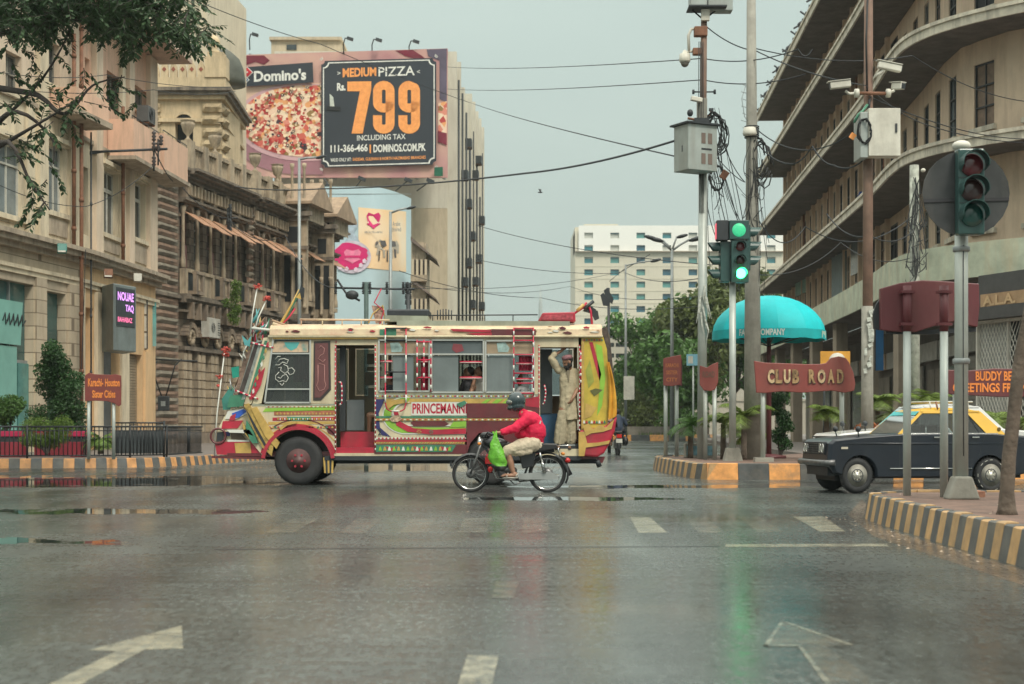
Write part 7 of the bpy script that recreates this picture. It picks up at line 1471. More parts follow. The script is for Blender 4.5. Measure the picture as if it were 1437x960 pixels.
  q=MB(M_sdk);q.ring((sx(1.62),-.36,.93),.17,.014,20,6,'X');q.build('steering_wheel',None,t)
 q=MB(M_sdk)
 for s_ in(-1,1):
  for(xa_,xb_)in((1.30,1.30),(2.17,2.17),(2.86,2.75)):q.tube([(sx(xa_),s_*(W_+.001),.93),(sx(xb_),s_*(W_+.001),.42 if xa_<2.5 else.60)],.004,4,flat=True)
 q.build('door_seam',None,t)['kind']='stuff'
 q=MB(M_chrome)
 for s_ in(-1,1):q.tube([(sx(1.12),s_*(W_+.012),.40),(sx(2.62),s_*(W_+.012),.40)],.012,6)
 q.build('sill_trim',None,t)
 for x_,z_ in((1.98,.90),(2.68,.90)):
  for s_ in(-1,1):MB(M_chrome).obox((sx(x_),s_*(W_+.02),z_),(.13,.03,.022)).build('door_handle',None,t)
 q=MB(body_m)
 for s_ in(-1,1):q.tube([(sx(.25),s_*W_*.99,.80),(sx(1.2),s_*(W_+.004),.80),(sx(3.7),s_*W_*.99,.80)],.014,6)
 q.build('body_crease',None,t)
 gr=MB(M_sdk).box(sx(.0)-.015,sx(.03),-.62,.62,.62,.82).build('grille',None,t)
 q=MB(M_eng)
 for k in range(5):q.box(sx(-.0)-.028,sx(-.0)-.016,-.34,.34,.645+k*.036,.655+k*.036)
 for k in range(7):q.box(sx(-.0)-.03,sx(-.0)-.016,-.33+k*.11,-.322+k*.11,.63,.81)
 q.build('grille_bars',None,gr)['kind']='stuff'
 for y_ in(-.52,-.38,.38,.52):
  h_=thing('headlight',None,None,(sx(-.0)-.016,y_,.72));h_.parent=t;MB(M_chrome).ring((0,0,0),.07,.012,18,6,'X').build('bezel',None,h_);MB(mat('headlamp_glass',(.40,.40,.36),.12)).ell((.005,0,0),(.02,.066,.066),8,12).build('lens',None,h_)
 q=MB(M_eng);q.tube([(sx(.12),-.82,.50),(sx(-.04),-.74,.49),(sx(-.07),-.3,.49),(sx(-.07),.3,.49),(sx(-.04),.74,.49),(sx(.12),.82,.50)],.05,8);q.build('front_bumper',None,t)
 q=MB(M_sdk);q.box(sx(.05),sx(.3),-.6,.6,.28,.42);q.build('valance',None,t);q=MB(M_eng);q.tube([(sx(3.95),-.80,.5),(sx(4.05),-.7,.5),(sx(4.05),.7,.5),(sx(3.95),.80,.5)],.045,8);q.build('rear_bumper',None,t)
 for s_ in(-1,1):
  MB(mat('side_marker',(.5,.45,.36),.3)).obox((sx(.30),s_*(W_+.004),.73),(.12,.012,.035)).build('side_marker',None,t)
  MB(M_rred).box(sx(3.88),sx(3.985),s_*.5,s_*.74,.62,.78).build('tail_light',None,t)
  mi=MB(M_sdk).tube([(sx(.62),s_*.60,.90),(sx(.60),s_*.62,.99)],.012,6).build('mirror_stalk',None,t);MB(M_sdk).ell((sx(.60),s_*.63,1.03),(.05,.055,.05)).build('mirror',None,mi)
 for x_ in(fwx,rwx):
  for s_ in(-1,1):
   wl=wheel(t,sx(x_),.29,.29,.16,s_*.68,mat('steel_rim',(.55,.52,.45),.3,.6,var=.3,scale=9),8,.62,True,sgn=s_)
   q=MB(M_sdk);q.ring((0,s_*.07,0),.10,.014,20,6);
   for k in range(8):a=2*math.pi*k/8;q.ell((.135*math.cos(a),s_*.066,.135*math.sin(a)),(.022,.01,.022),6,4)
   q.build('rim_holes',None,wl)['kind']='stuff'
   if s_<0 and x_>2 and detail:
    q=MB(M_whitef)
    for k in range(16):
     if k%4!=3:a=2*math.pi*k/16;q.obox((.245*math.cos(a),-.095,.245*math.sin(a)),(.008,.004,.05),0,0,-a)
    q.build('tyre_lettering',None,wl)['kind']='stuff'
 MB(M_black).box(sx(.3),sx(3.6),-.6,.6,.24,.3).build('underbody',None,t)
 for x_ in(fwx,rwx):MB(M_black).box(sx(x_)-.34,sx(x_)+.34,-.55,.55,.2,.62).build('wheel_well',None,t)
 if rack:
  rk=MB(M_whitef)
  for y_ in(-.5,0,.5):rk.tube([(sx(1.85),y_,1.47),(sx(2.75),y_,1.47)],.014,6)
  for x_ in(1.85,2.05,2.25,2.45,2.65,2.75):rk.tube([(sx(x_),-.5,1.47),(sx(x_),.5,1.47)],.012,6)
  for x_ in(1.95,2.65):
   for y_ in(-.52,.52):rk.tube([(sx(x_),y_,1.47),(sx(x_),y_*1.1,1.36)],.012,6)
  rk.build('roof_rack',None,t)
  MB(M_rust).tube([(sx(2.05),-.56,1.47),(sx(2.05),-.64,1.35)],.016,6).build('rack_strap',None,t)
  MB(mat('white_emblem',(.4,.5,.55),.4)).add([(sx(2.10),-W_-.004,.87),(sx(2.05),-W_-.004,.84),(sx(2.08),-W_-.004,.79),(sx(2.13),-W_-.004,.77),(sx(2.16),-W_-.004,.84)],[(0,1,2,3,4)]).build('door_emblem',None,t)
  MB(mat('bronze_vent',(.20,.13,.04),.4,.5)).cyl((sx(3.14),-.748,1.03),(sx(3.14),-.70,1.03),.03).build('fuel_cap',None,t)
 return t
M_tblk=mat('taxi_black',(.010,.015,.024),.3,var=.25,scale=2,coat=.15,dirt=(.04,.04,.04),damt=.3);M_tyel=mat('taxi_yellow',(.66,.38,.02),.45,var=.08,scale=3,coat=.1)
YT=24.3;TS=1.0
tx=car('old black taxi with a yellow roof and roof rack waiting behind the striped island',(X(1289,24.7),24.7,0),R(5),M_tblk,M_tyel);tx.scale=(.86,.95,.955)
wc=car('white car half hidden behind the black and yellow taxi',(X(1283,28.3)+.1,28.2,0),R(6),mat('car_white',(.62,.62,.60),.25,var=.05,coat=.5),MATS['car_white'],'white_car','car',rack=False,detail=False);wc.scale=(.93,1,1.04)
t=thing('push_cart','small brown wooden cart with a magenta bundle behind the tree trunk','cart',(X(1428,25.5),25.5,0));MB(mat('cart_wood',(.30,.19,.11),.8)).box(-.15,.7,-.3,.3,.55,.62).build('tray',None,t)
for x_ in(-.08,.62):MB(MATS['cart_wood']).box(x_-.03,x_+.03,-.03,.03,0,.55).build('leg',None,t)
MB(mat('magenta_cloth',(.45,.02,.12),.8)).ell((-.1,-.1,.74),(.13,.12,.1)).build('bundle',None,t)
# ================= STREET FURNITURE
M_galv=mat('galvanised_pole',(.42,.46,.43),.45,.25,var=.15,scale=2,dirt=(.22,.20,.16),damt=.5);M_conc=mat('concrete_pole',(.30,.29,.25),.85,var=.22,scale=3,bump=.4,bscale=14,dirt=(.13,.12,.10),damt=.6)
M_sgreen=mat('signal_green',(.025,.07,.065),.35,var=.2,scale=5,coat=.2);M_box=mat('cabinet_grey',(.36,.40,.38),.45,.2,var=.1,dirt=(.20,.16,.12),damt=.45)
M_smar=mat('sign_maroon',(.125,.03,.036),.5,var=.15,scale=2,dirt=(.24,.12,.10),damt=.4);M_sred=mat('sign_brick_red',(.22,.05,.042),.5,var=.15,scale=3,dirt=(.20,.08,.06),damt=.5)
M_sor=mat('sign_orange',(.85,.27,.06),.5,emit=None);M_letg=mat('letter_gold',(.34,.22,.11),.5,.3,var=.6,scale=9);M_letw=mat('letter_pale',(.52,.38,.22),.5,var=.7,scale=7)
M_cam=mat('camera_white',(.62,.60,.52),.45,dirt=(.3,.26,.2),damt=.4);M_cable=mat('black_cable',(.02,.022,.024),.6);M_prust=mat('rusty_brown_pole',(.17,.10,.07),.7,.1,var=.3,scale=3,dirt=(.25,.2,.16),damt=.4)
ISL=.285
def at(u,Y,z=0.0):return(X(u,Y),Y,z)
class Rel:
 def __init__(s,root,Y):s.o=Vector(root.location);s.Y=Y
 def __call__(s,u,v,dy=0.0):return(X(u,s.Y)-s.o.x,s.Y-s.o.y+dy,Z(v,s.Y)-s.o.z)
def prs(rel,pts,y0,y1,m,name,parent,bevel=0):
 P=[(rel(u,v)[0],rel(u,v)[2])for u,v in pts]
 if sum(a[0]*b[1]-b[0]*a[1]for a,b in zip(P,P[1:]+P[:1]))<0:P=P[::-1]
 return MB(m).prism(P,y0,y1).build(name,None,parent,bevel=bevel)
def lens(parent,c,r,m,hood=True,name='signal_lamp',n=20):
 g_=thing(name,None,None,c);g_.parent=parent
 MB(m).lathe([(r*.02,-.02),(r*.6,-.015),(r*.95,0),(r,.01),(r,.03)],(0,0,0),n,'Y').build('lens',None,g_)
 if hood:
  q=MB(M_sgreen);vs=[];kk=14
  for i in range(kk+1):
   a=R(-25+230*i/kk)
   for(rr,yy)in((r*1.1,0.0),(r*1.08,-.16 if 0<i<kk else-.05),(r*1.14,-.16 if 0<i<kk else-.05),(r*1.18,0)):vs.append((rr*math.cos(a),yy,rr*math.sin(a)))
  q.add(vs,[(i*4+j,i*4+(j+1)%4,(i+1)*4+(j+1)%4,(i+1)*4+j)for i in range(kk)for j in range(4)]);q.build('hood',None,g_)
 return g_
M_redoff=mat('red_lens_off',(.10,.015,.02),.15,coat=.5);M_amboff=mat('amber_lens_off',(.045,.02,.02),.15,coat=.5);M_groff=mat('green_lens_off',(.01,.07,.06),.15,coat=.5)
M_gon=mat('green_lamp_lit',(.1,.8,.4),.3,emit=(.03,1.0,.20),estr=15);M_gcount=mat('green_count_lamp',(.03,.35,.16),.4,var=.5,scale=60,emit=(.05,.60,.28),estr=.42)
def sig_head(parent,w_,h_,d_,lamps,r,name='signal_head',rz=0,loc=(0,0,0)):
 g_=thing(name,None,None,loc,rz);g_.parent=parent
 MB(M_sgreen).box(-w_/2,w_/2,0,d_,0,h_).build('housing',None,g_,bevel=.012);return g_
YS=33.6;t=thing('traffic_light','traffic light on the centre island showing a lit green lamp and round counter','traffic light',at(1028,YS,ISL))
r_=Rel(t,YS);MB(M_galv).cyl((0,0,0),(0,0,Z(398,YS)-ISL),.075,.07,14).build('pole',None,t);MB(M_conc).prism([(-.2,0),(.2,0),(.13,.28),(-.13,.28)],-.16,.16).build('base',None,t)
def box_px(rel,u0,u1,v0,v1,y0,y1,m,name,parent,bevel=.012):a,b=rel(u0,v1),rel(u1,v0);return MB(m).box(a[0],b[0],y0,y1,a[2],b[2]).build(name,None,parent,bevel=bevel)
def lens_px(rel,u,v,y,r,m,parent,hood=True,name='signal_lamp'):c=rel(u,v);return lens(parent,(c[0],y,c[2]),r,m,hood,name)
box_px(r_,1024,1048,339.5,398,-.28,-.06,M_sgreen,'housing',t);box_px(r_,1021,1048,311.5,338,-.32,-.06,M_sgreen,'counter_housing',t)
lens_px(r_,1034,325.5,-.335,.145,M_gcount,t,False,'counter_disc');lens_px(r_,1036,348,-.30,.10,M_redoff,t);lens_px(r_,1036,367,-.30,.10,M_amboff,t);lens_px(r_,1037,385.5,-.30,.105,M_gon,t)
box_px(r_,1004,1020.5,311,339,-.26,.0,M_sdk,'counter_housing',t);box_px(r_,1003,1003.9,315,337,-.22,-.03,mat('red_counter',(.5,.06,.08),.4,emit=(.9,.15,.2),estr=.5),'red_strip',t)
box_px(r_,1010,1023.5,339.5,396,-.14,.18,M_sgreen,'housing',t);box_px(r_,1048.5,1052,316,380,-.14,.16,M_sgreen,'housing',t)
def side_hood(rel,u,v,s_,parent,ln=.26,r=.115):
 c=rel(u,v);q=MB(M_sgreen);vs=[];kk=12
 for i in range(kk+1):
  a=R(-30+240*i/kk);y_,z_=math.cos(a),math.sin(a)
  for(x_,rr)in((0,r),(s_*ln*(.35+.65*max(0,z_*.5+.5)),r*.96),(s_*ln*(.35+.65*max(0,z_*.5+.5)),r*1.04),(0,r*1.1)):vs.append((c[0]+x_,c[1]+.02+rr*y_,c[2]+rr*z_))
 q.add(vs,[(i*4+j,(i+1)*4+j,(i+1)*4+(j+1)%4,i*4+(j+1)%4)for i in range(kk)for j in range(4)]);g_=q.build('hood',None,parent)
 MB(M_groff).ell((c[0]+s_*.01,.02,c[2]),(.02,r*.95,r*.95),8,12).build('lens',None,g_)
for v_ in(348,367,386):side_hood(r_,1010,v_,-1,t)
for v_ in(327,347,367):side_hood(r_,1052,v_,1,t)
MB(M_sdk).tube([r_(1028,400),r_(1028,330)],.05,8).tube([r_(1012,360),r_(1050,360)],.03,6).build('bracket',None,t)
YN=16.5;t=thing('traffic_light','unlit three lamp traffic light on a pale pole with a round dark backing board','traffic light',at(1349,YN,.262))
r_=Rel(t,YN);MB(M_galv).cyl((0,0,.15),(0,0,Z(205,YN)-.262),.072,.068,18).build('pole',None,t)
MB(M_conc).prism([(-.17,0),(.17,0),(.085,.24),(-.085,.24)],-.12,.12).build('base',None,t,bevel=.02)
for z_ in(1.42,2.6):MB(M_steel).lathe([(.078,0),(.09,.01),(.09,.05),(.078,.06)],(0,0,z_),16).build('pole_band',None,t)
P=[(1352.5+61*math.cos(R(a)),273+60*math.sin(R(a)))for a in np.linspace(0,360,23)[:-1]]
prs(r_,P,-.085,-.07,mat('backing_board',(.06,.062,.064),.35,.3,var=.35,scale=2.5,dirt=(.16,.15,.13),damt=.5),'backing_board',t);prs(r_,[(1293,281),(1412,279),(1412,283.5),(1293,286)],-.10,-.086,mat('board_seam',(.03,.03,.035),.5),'board_seam',t)
box_px(r_,1336,1372.5,214,333,-.24,-.10,M_sgreen,'housing',t,.015)
for(v_,m)in((237,M_redoff),(271.5,M_amboff),(306,M_groff)):lens_px(r_,1354.5,v_,-.26,.122,m,t)
for v_ in(254,289):box_px(r_,1336.5,1372,v_-.4,v_+.4,-.246,-.238,M_sdk,'section_joint',t,0)
MB(M_cam).ell(r_(1349,205),(.10,.10,.06)).build('cap',None,t);MB(M_sdk).tube([r_(1349,345,-.08),r_(1349,500,-.075),r_(1349.5,640,-.075)],.005,4).build('cable',None,t)
YA=17.4;t=thing('sign_board','large maroon wooden sign board seen from behind on two pale posts','sign',at(1270,YA,.262));r_=Rel(t,YA)
prs(r_,[(1235,405),(1262,397.5),(1293,393.5),(1318,394.5),(1339,396),(1339,451),(1316,456),(1300,461),(1285,466),(1250,465),(1235.5,463)],-.03,.06,M_smar,'board',t,.01)
prs(r_,[(1339.3,396),(1374,398),(1375,430),(1372,459),(1339.3,453)],0.0,.08,M_smar,'board',t,.01);prs(r_,[(1231,427),(1236,420),(1237,463),(1228,461),(1227,440)],.05,.10,M_sdk,'board_edge',t)
prs(r_,[(1245,464),(1300,463),(1372,458),(1372,465),(1300,469),(1245,468)],.06,.12,M_sdk,'board_edge',t)
for(u_,Y_)in((1270,17.4),(1321.5,17.0)):
 rr_=Rel(t,Y_);a=rr_(u_,690);b=rr_(u_,466);c=rr_(u_,402);q=MB(M_galv);q.cyl((a[0],a[1]-.09,0),(b[0],b[1]-.09,b[2]),.043,None,12);p_=q.build('post',None,t)
 MB(M_smar).cyl((b[0],b[1]-.09,b[2]+.002),(c[0],c[1]-.09,c[2]),.047,None,12).build('painted_sleeve',None,p_)
 for v_ in(411,456):e_=rr_(u_,v_);MB(M_smar).box(e_[0]-.075,e_[0]+.075,e_[1]-.15,e_[1]-.03,e_[2]-.015,e_[2]+.015).build('clamp',None,p_)
YG=18.2;t=thing('sign_board','long maroon sign with orange letters reading BUDDY BEAR GREETINGS FROM at right edge','sign',at(1400,YG,.262));r_=Rel(t,YG)
prs(r_,[(1330,519),(1360,520),(1395,517),(1440,518),(1470,517),(1505,518),(1505,556),(1440,557),(1400,557),(1365,555),(1331,553)],0,.06,M_smar,'board',t,.008)
def tx_px(rel,body,u0,u1,v0,v1,y,m,parent,off=.0,th=0):a,b=rel(u0,v1),rel(u1,v0);return MB(m).text(body,a[0],b[0],a[2],b[2],y,off).build('lettering',None,parent)
tx_px(r_,'BUDDY BEAR',1369,1434,521,534.5,-.006,M_sor,t,.03);tx_px(r_,'GREETINGS FROM',1337,1440,537.5,550.5,-.006,M_sor,t,.03)
for u_ in(1344,1482):a=r_(u_,700);MB(M_galv).cyl((a[0],.10,0),(a[0],.10,Z(522,YG)-.262),.03,None,10).build('post',None,t)
YC=32.5;t=thing('road_sign','brick red wavy road name board reading CLUB ROAD on two pale posts','sign',at(1130,YC,ISL));r_=Rel(t,YC)
zz8=lambda L_:[(a/5.9875+980,b/5.9875+400)for a,b in L_]
prs(r_,zz8([(468,636),(560,652),(700,657),(900,665),(1010,665),(1075,655),(1115,612),(1180,598),(1240,613),(1268,650),(1305,740),(1320,830),(1310,888),(1230,905),(1130,888),(1030,893),(880,905),(700,893),(560,908),(488,905),(480,780)]),0,.07,M_sred,'board',t,.012)
lx=[1077,1088,1099.5,1111.5,None,1134.5,1147,1161,1174]
for ch_,u_ in zip('CLUB ROAD',lx):
 if u_ is None:continue
 w9=9.5 if ch_ not in 'O' else 11
 tx_px(r_,ch_,u_+.9,u_+w9+.9,519.5,539,-.012,MATS['board_seam'],t,.05);tx_px(r_,ch_,u_,u_+w9,518.5,538,-.035,M_letw if ch_ in 'CUO' else M_letg,t,.05)
for u_ in(1072,1183):a=r_(u_,640);MB(M_galv).cyl((a[0],.12,0),(a[0],.12,Z(512,YC)-ISL),.05,None,12).build('post',None,t)
MB(M_conc).box(r_(1060,640)[0],r_(1086,640)[0],.0,.3,0,.09).build('footing',None,t)
YM=38.0;t=thing('sign_board','small boxy maroon sign with orange lines on two white posts at island tip','sign',at(942,YM,ISL));r_=Rel(t,YM)
prs(r_,[(931,503),(944,500),(956,498),(955,540),(943,542),(931,541)],0,.10,M_sred,'board',t,.01);prs(r_,[(954,502),(957.5,503),(957.5,541),(954,541)],.05,.3,M_smar,'board_side',t)
for(v_,a,b,tx_)in((513,934,952,'KARACHI'),(523,935,951,'SISTER'),(533,935,951,'CITY')):tx_px(r_,tx_,a,b,v_-3,v_+2.5,-.008,mat('faded_orange',(.50,.17,.06),.6),t,.02)
for u_ in(935,950.5):a=r_(u_,640);MB(M_galv).cyl((a[0],.15,0),(a[0],.15,Z(538,YM)-ISL),.05,None,10).build('post',None,t)
YK=34.6;t=thing('sign_board','small torn brown red sign on two posts beside the signal pole','sign',at(996,YK,ISL));r_=Rel(t,YK)
prs(r_,[(982,513),(992,516),(1000,511),(1008,508),(1008,536),(1004,546),(998,549),(988,548),(982,540)],0,.05,M_sred,'board',t,.01);tx_px(r_,'ROAD',986,1003,521,530,-.006,mat('brown_letters',(.12,.07,.05),.7),t,.03)
for u_ in(990.5,1003.5):a=r_(u_,640);MB(M_galv).cyl((a[0],.09,0),(a[0],.09,Z(542,YK)-ISL),.048,None,10).build('post',None,t)
YH=38.4;t=thing('sign_board','brown red sister cities sign with orange writing behind the left railing','sign',at(143,YH,.215));r_=Rel(t,YH)
prs(r_,[(119,527),(125,523),(132,525),(140,525.5),(155,526),(162,525),(169.5,527),(170,540),(169.5,568),(166,570.5),(160,566),(150,563),(135,562.5),(119,563)],0,.05,M_sred,'board',t,.008)
tx_px(r_,'Karachi-',123.5,145,531,542.5,-.006,M_sor,t,.03);tx_px(r_,'Houston',147.5,168,531.5,542.5,-.006,M_sor,t,.03);tx_px(r_,'Sister Cities',129.5,162,547.5,558.5,-.006,M_sor,t,.03)
for u_ in(123.5,158.5):a=r_(u_,640);MB(M_galv).cyl((a[0],.07,0),(a[0],.07,Z(560,YH)-.215),.042,None,10).build('post',None,t)
YU=36.3;t=thing('umbrella','large turquoise dome umbrella with a printed valance on a maroon pole over the police post','umbrella',at(1079,YU,ISL));zr=Z(465,YU)-ISL;zt=Z(415,YU)-ISL;zb2=Z(478,YU)-ISL;Ru=1.30
M_turq=mat('turquoise_fabric',(.0,.50,.54),.6,var=.10,scale=2.5,bump=.3,bscale=7)
NG=12
for k in range(NG):
 q=MB(M_turq);vs=[];na=4;nb=8
 for i in range(nb+1):
  th=(math.pi/2)*i/nb
  for j in range(na+1):
   a=2*math.pi*(k+j/na)/NG;sagf=1-.018*math.sin(math.pi*j/na)*math.sin(th);rr=Ru*math.sin(th)*sagf;vs.append((rr*math.cos(a),rr*math.sin(a),zr+(zt-zr)*math.cos(th)**1.15*(1 if th<1.57 else 1)))
 q.add(vs,[(i*(na+1)+j,(i+1)*(na+1)+j,(i+1)*(na+1)+j+1,i*(na+1)+j+1)for i in range(nb)for j in range(na)],True);q.build('canopy_gore',None,t)
q=MB(mat('turquoise_valance',(.0,.36,.38),.6,var=.15,scale=3));n=60
vs=[(Ru*math.cos(2*math.pi*i/n)*f_,Ru*math.sin(2*math.pi*i/n)*f_,z_+(0 if f_==1 else.012*math.sin(i*1.3)))for(f_,z_)in((1,zr-.002),(1.006,zb2))for i in range(n)]
q.add(vs,[(i,(i+1)%n,n+(i+1)%n,n+i)for i in range(n)],True);q.build('valance',None,t)
vt_,ft_=text_data('FAIZ & COMPANY',.03);xs=[p_[0]for p_ in vt_];x0_,x1_=min(xs),max(xs);ysx=[p_[1]for p_ in vt_];y0_,y1_=min(ysx),max(ysx)
q=MB(mat('valance_print',(.55,.62,.58),.6));a0,a1=math.asin(-50/79),math.asin(9/79)
q.add([((Ru+.014)*math.sin(a0+(a1-a0)*(p_[0]-x0_)/(x1_-x0_)),-(Ru+.014)*math.cos(a0+(a1-a0)*(p_[0]-x0_)/(x1_-x0_)),zb2+.05+.15*(p_[1]-y0_)/(y1_-y0_))for p_ in vt_],ft_);q.build('lettering',None,t)
q=MB(mat('valance_patch',(.35,.50,.42),.6));
for(b0,b1)in((math.asin(65/79),math.asin(74/79)),):q.add([((Ru+.012)*math.sin(a),-(Ru+.012)*math.cos(a),z_)for a,z_ in((b0,zb2+.03),(b1,zb2+.03),(b1,zr-.03),(b0,zr-.03))],[(0,1,2,3)])
q.build('printed_patch',None,t)
MB(M_smar).cyl((0,0,0),(0,0,zt-.05),.06,.05,12).build('pole',None,t)
q=MB(M_sdk)
for k in range(8):a=2*math.pi*k/8;q.tube([(0,0,zr-.35),(Ru*.97*math.cos(a),Ru*.97*math.sin(a),zr)],.012,5)
q.build('ribs',None,t)['kind']='stuff';MB(M_smar).lathe([(.4,0),(.4,.06),(.1,.1)],(0,0,0),16).build('base',None,t)
t=thing('concrete_block','low pale concrete block with a faded blue painted board at island edge','block',at(984,36.8,ISL));MB(M_conc).box(-.37,.37,0,.4,0,.34).build('block',None,t,bevel=.02);MB(mat('faded_blue',(.12,.25,.30),.6,var=.5,scale=9)).box(-.34,.34,-.02,-.003,.06,.28).build('painted_panel',None,t)
t=thing('small_sign','little blue and white sign on a post left of the signal pole','sign',at(973,60,.2));MB(mat('pale_blue_panel',(.20,.42,.52),.5)).box(-.26,.26,-.02,.02,Z(513,60)-.2,Z(497,60)-.2).build('panel',None,t);MB(M_galv).cyl((0,.04,0),(0,.04,Z(498,60)-.2),.035).build('post',None,t);MB(M_cam).box(-.20,-.02,-.026,-.021,Z(510,60)-.2,Z(500,60)-.2).build('white_panel',None,t)
t=thing('shop_sign','small orange and white shop sign partly behind the CLUB ROAD board','sign',at(1172,44.5,.2));MB(mat('sign_marigold',(.62,.30,.04),.5)).box(-.42,.42,-.03,.03,Z(520,44.5)-.2,Z(493,44.5)-.2).build('panel',None,t);c_=(.05,0,Z(507,44.5)-.2)
MB(M_cam).lathe([(.24,-.05),(.24,-.035)],c_,20,'Y').build('white_disc',None,t);MB(M_sdk).lathe([(.12,-.065),(.12,-.055)],c_,16,'Y').build('black_disc',None,t);MB(M_sdk).cyl((-.3,.05,0),(-.3,.05,Z(500,44.5)-.2),.03).build('post',None,t)
# ---------- utility poles
def coil(q,c,rx,rz,turns,r=.012,seed=0):
 rr=random.Random(seed);pts=[]
 for i in range(turns*14):a=2*math.pi*i/14;j=1+rr.uniform(-.12,.12);pts.append((c[0]+rx*j*math.cos(a)+rr.uniform(-.01,.01),c[1]+rr.uniform(-.08,.08),c[2]+rz*j*math.sin(a)))
 q.tube(pts,r,5)
def insul(q,p_,s=1.0):q.lathe([(.02*s,-.10*s),(.06*s,-.07*s),(.03*s,-.03*s),(.06*s,0),(.03*s,.04*s),(.05*s,.08*s),(.02*s,.1*s)],p_,8)
YP=35.8;t=thing('utility_pole','tall steel pole on the centre island carrying a grey cabinet, dome camera and tangled cables','pole',at(985,YP,ISL));r_=Rel(t,YP)
MB(M_galv).cyl((0,0,0),r_(986.5,240),.11,.10,14).build('pole',None,t);MB(M_prust).cyl(r_(986.5,239.9),r_(988,20),.075,.07,12).build('upper_pole',None,t)
cb_=box_px(r_,945,972,181,244,-.65,-.2,M_box,'cabinet',t,.01)
o_=prs(r_,[(945,183),(968,180.5),(995,184),(995,243),(968,247),(945,243)],-.64,-.19,M_box,'cabinet_side',t);bpy.data.objects.remove(o_)
bpy.data.objects.remove(cb_)
cb_=thing('cabinet',None,None,(r_(969,214)[0],-.35,r_(969,245)[2]));cb_.parent=t;cb_.rotation_euler.z=R(28)
hC=r_(969,182)[2]-r_(969,245)[2];MB(M_box).box(-.33,.45,-.33,.25,0,hC).build('casing',None,cb_,bevel=.01);MB(M_sdk).box(-.40,.52,-.40,.32,hC+.002,hC+.04).build('lid',None,cb_)
q=MB(mat('vent_brown',(.16,.12,.10),.7))
for(a,b)in((.0,.60),(.18,.60),(.0,.14),(.18,.14)):q.box(a+.02,a+.13,-.337,-.331,b,b+.24)
q.build('vent',None,cb_)['kind']='stuff';MB(M_sdk).box(.02,.30,-.336,-.331,.46,.50).build('handle',None,cb_)
MB(M_sdk).box(-.336,-.331,-.1,-.07,.42,.56).build('lock',None,cb_);MB(M_steel).box(-.1,.1,.25,.5,.2,.3).box(-.1,.1,.25,.5,.75,.85).build('mounting_bracket',None,cb_)
tb=thing('top_cabinet',None,None,(r_(987,0)[0],0,r_(987,14)[2]));tb.parent=t;MB(M_box).box(-.32,.05,-.28,.22,.04,.6).build('casing',None,tb,bevel=.01);MB(M_box).box(.1,.66,-.1,.25,-.03,.5).build('casing',None,tb,bevel=.01);MB(M_sdk).box(-.36,.5,-.32,.27,0,.035).build('tray',None,tb);MB(M_sdk).tube([(-.25,0,0),(0,0,-.22)],.02,5).tube([(.3,0,0),(.02,0,-.22)],.02,5).build('strut',None,tb)
MB(M_cam).obox(r_(989,23,-.1),(.19,.12,.26)).build('junction_box',None,t,bevel=.01);MB(M_rust).obox(r_(983,45,-.02),(.30,.2,.22)).build('clamp_box',None,t,bevel=.02);MB(M_rust).obox(r_(978,73,-.02),(.2,.16,.16)).build('clamp_box',None,t,bevel=.02)
dc=thing('dome_camera',None,None,r_(961,84));dc.parent=t;MB(M_cam).lathe([(.03,.22),(.06,.16),(.12,.13),(.13,-.02),(.11,-.06)],(0,0,0),18).build('housing',None,dc);MB(mat('dome_smoke',(.14,.13,.11),.15)).ell((0,0,-.07),(.095,.095,.10)).build('dome',None,dc)
MB(M_cam).tube([r_(961,80),r_(963,73),r_(974,72)],.03,8).tube([r_(967,74),r_(966,50),r_(970,41),r_(980,40)],.035,8).build('camera_arm',None,t)
MB(M_sdk).tube([r_(973,129),r_(1003,129)],.018,6).tube([r_(973,126),r_(973,132)],.03,6).tube([r_(1003,126),r_(1003,132)],.03,6).build('spreader',None,t)
MB(M_cam).obox(r_(976,142,-.2),(.26,.12,.10),.2,0,.15).build('bullet_camera',None,t,bevel=.015);MB(M_sdk).ell(r_(967,161,-.2),(.07,.07,.085)).build('floodlight',None,t);MB(M_rust).tube([r_(965,166),r_(975,168),r_(997,162),r_(998,156)],.03,6).build('bracket_arm',None,t);MB(M_sdk).obox(r_(998,154),(.1,.08,.06)).build('floodlight',None,t)
MB(M_conc).obox(r_(985,154),(.22,.2,.5)).build('pole_splice',None,t,bevel=.01);MB(M_sdk).obox(r_(984,172),(.34,.3,.16)).build('clamp_collar',None,t)
q=MB(M_cable)
for k in range(5):coil(q,r_(1000+k*1.5,183+k*2,-.05),.18+.02*k,.42,2,.014,k)
coil(q,r_(1006,250),.16,.28,4,.013,9);coil(q,r_(999,205),.08,.3,3,.018,12);q.build('cable_coil',None,t)['kind']='stuff'
MB(M_rust).obox(r_(1016,246,-.05),(.16,.06,.2),0,0,.6).build('hanging_tag',None,t)
q=MB(M_cable);rr=random.Random(5)
for k in range(22):
 a=r_(rr.uniform(990,1012),rr.uniform(150,240));b=r_(rr.uniform(996,1050),rr.uniform(250,430));m_=Vector(a).lerp(Vector(b),.5)+Vector((rr.uniform(-.35,.35),rr.uniform(-.1,.1),rr.uniform(-.5,.1)));P=[Vector(a)*(1-s_)**2+m_*2*s_*(1-s_)+Vector(b)*s_*s_ for s_ in np.linspace(0,1,9)];q.tube(P,rr.choice((.007,.009,.012)),4,flat=True,caps=False)
for k in range(4):q.tube([r_(980+k*2,60,-.1),r_(979.5+k*2.2,150,-.1),r_(981+k*2,300,-.1)],.01,4)
q.build('loose_cable',None,t)['kind']='stuff'
q=MB(mat('torn_plastic',(.45,.47,.42),.6,var=.5,scale=15));
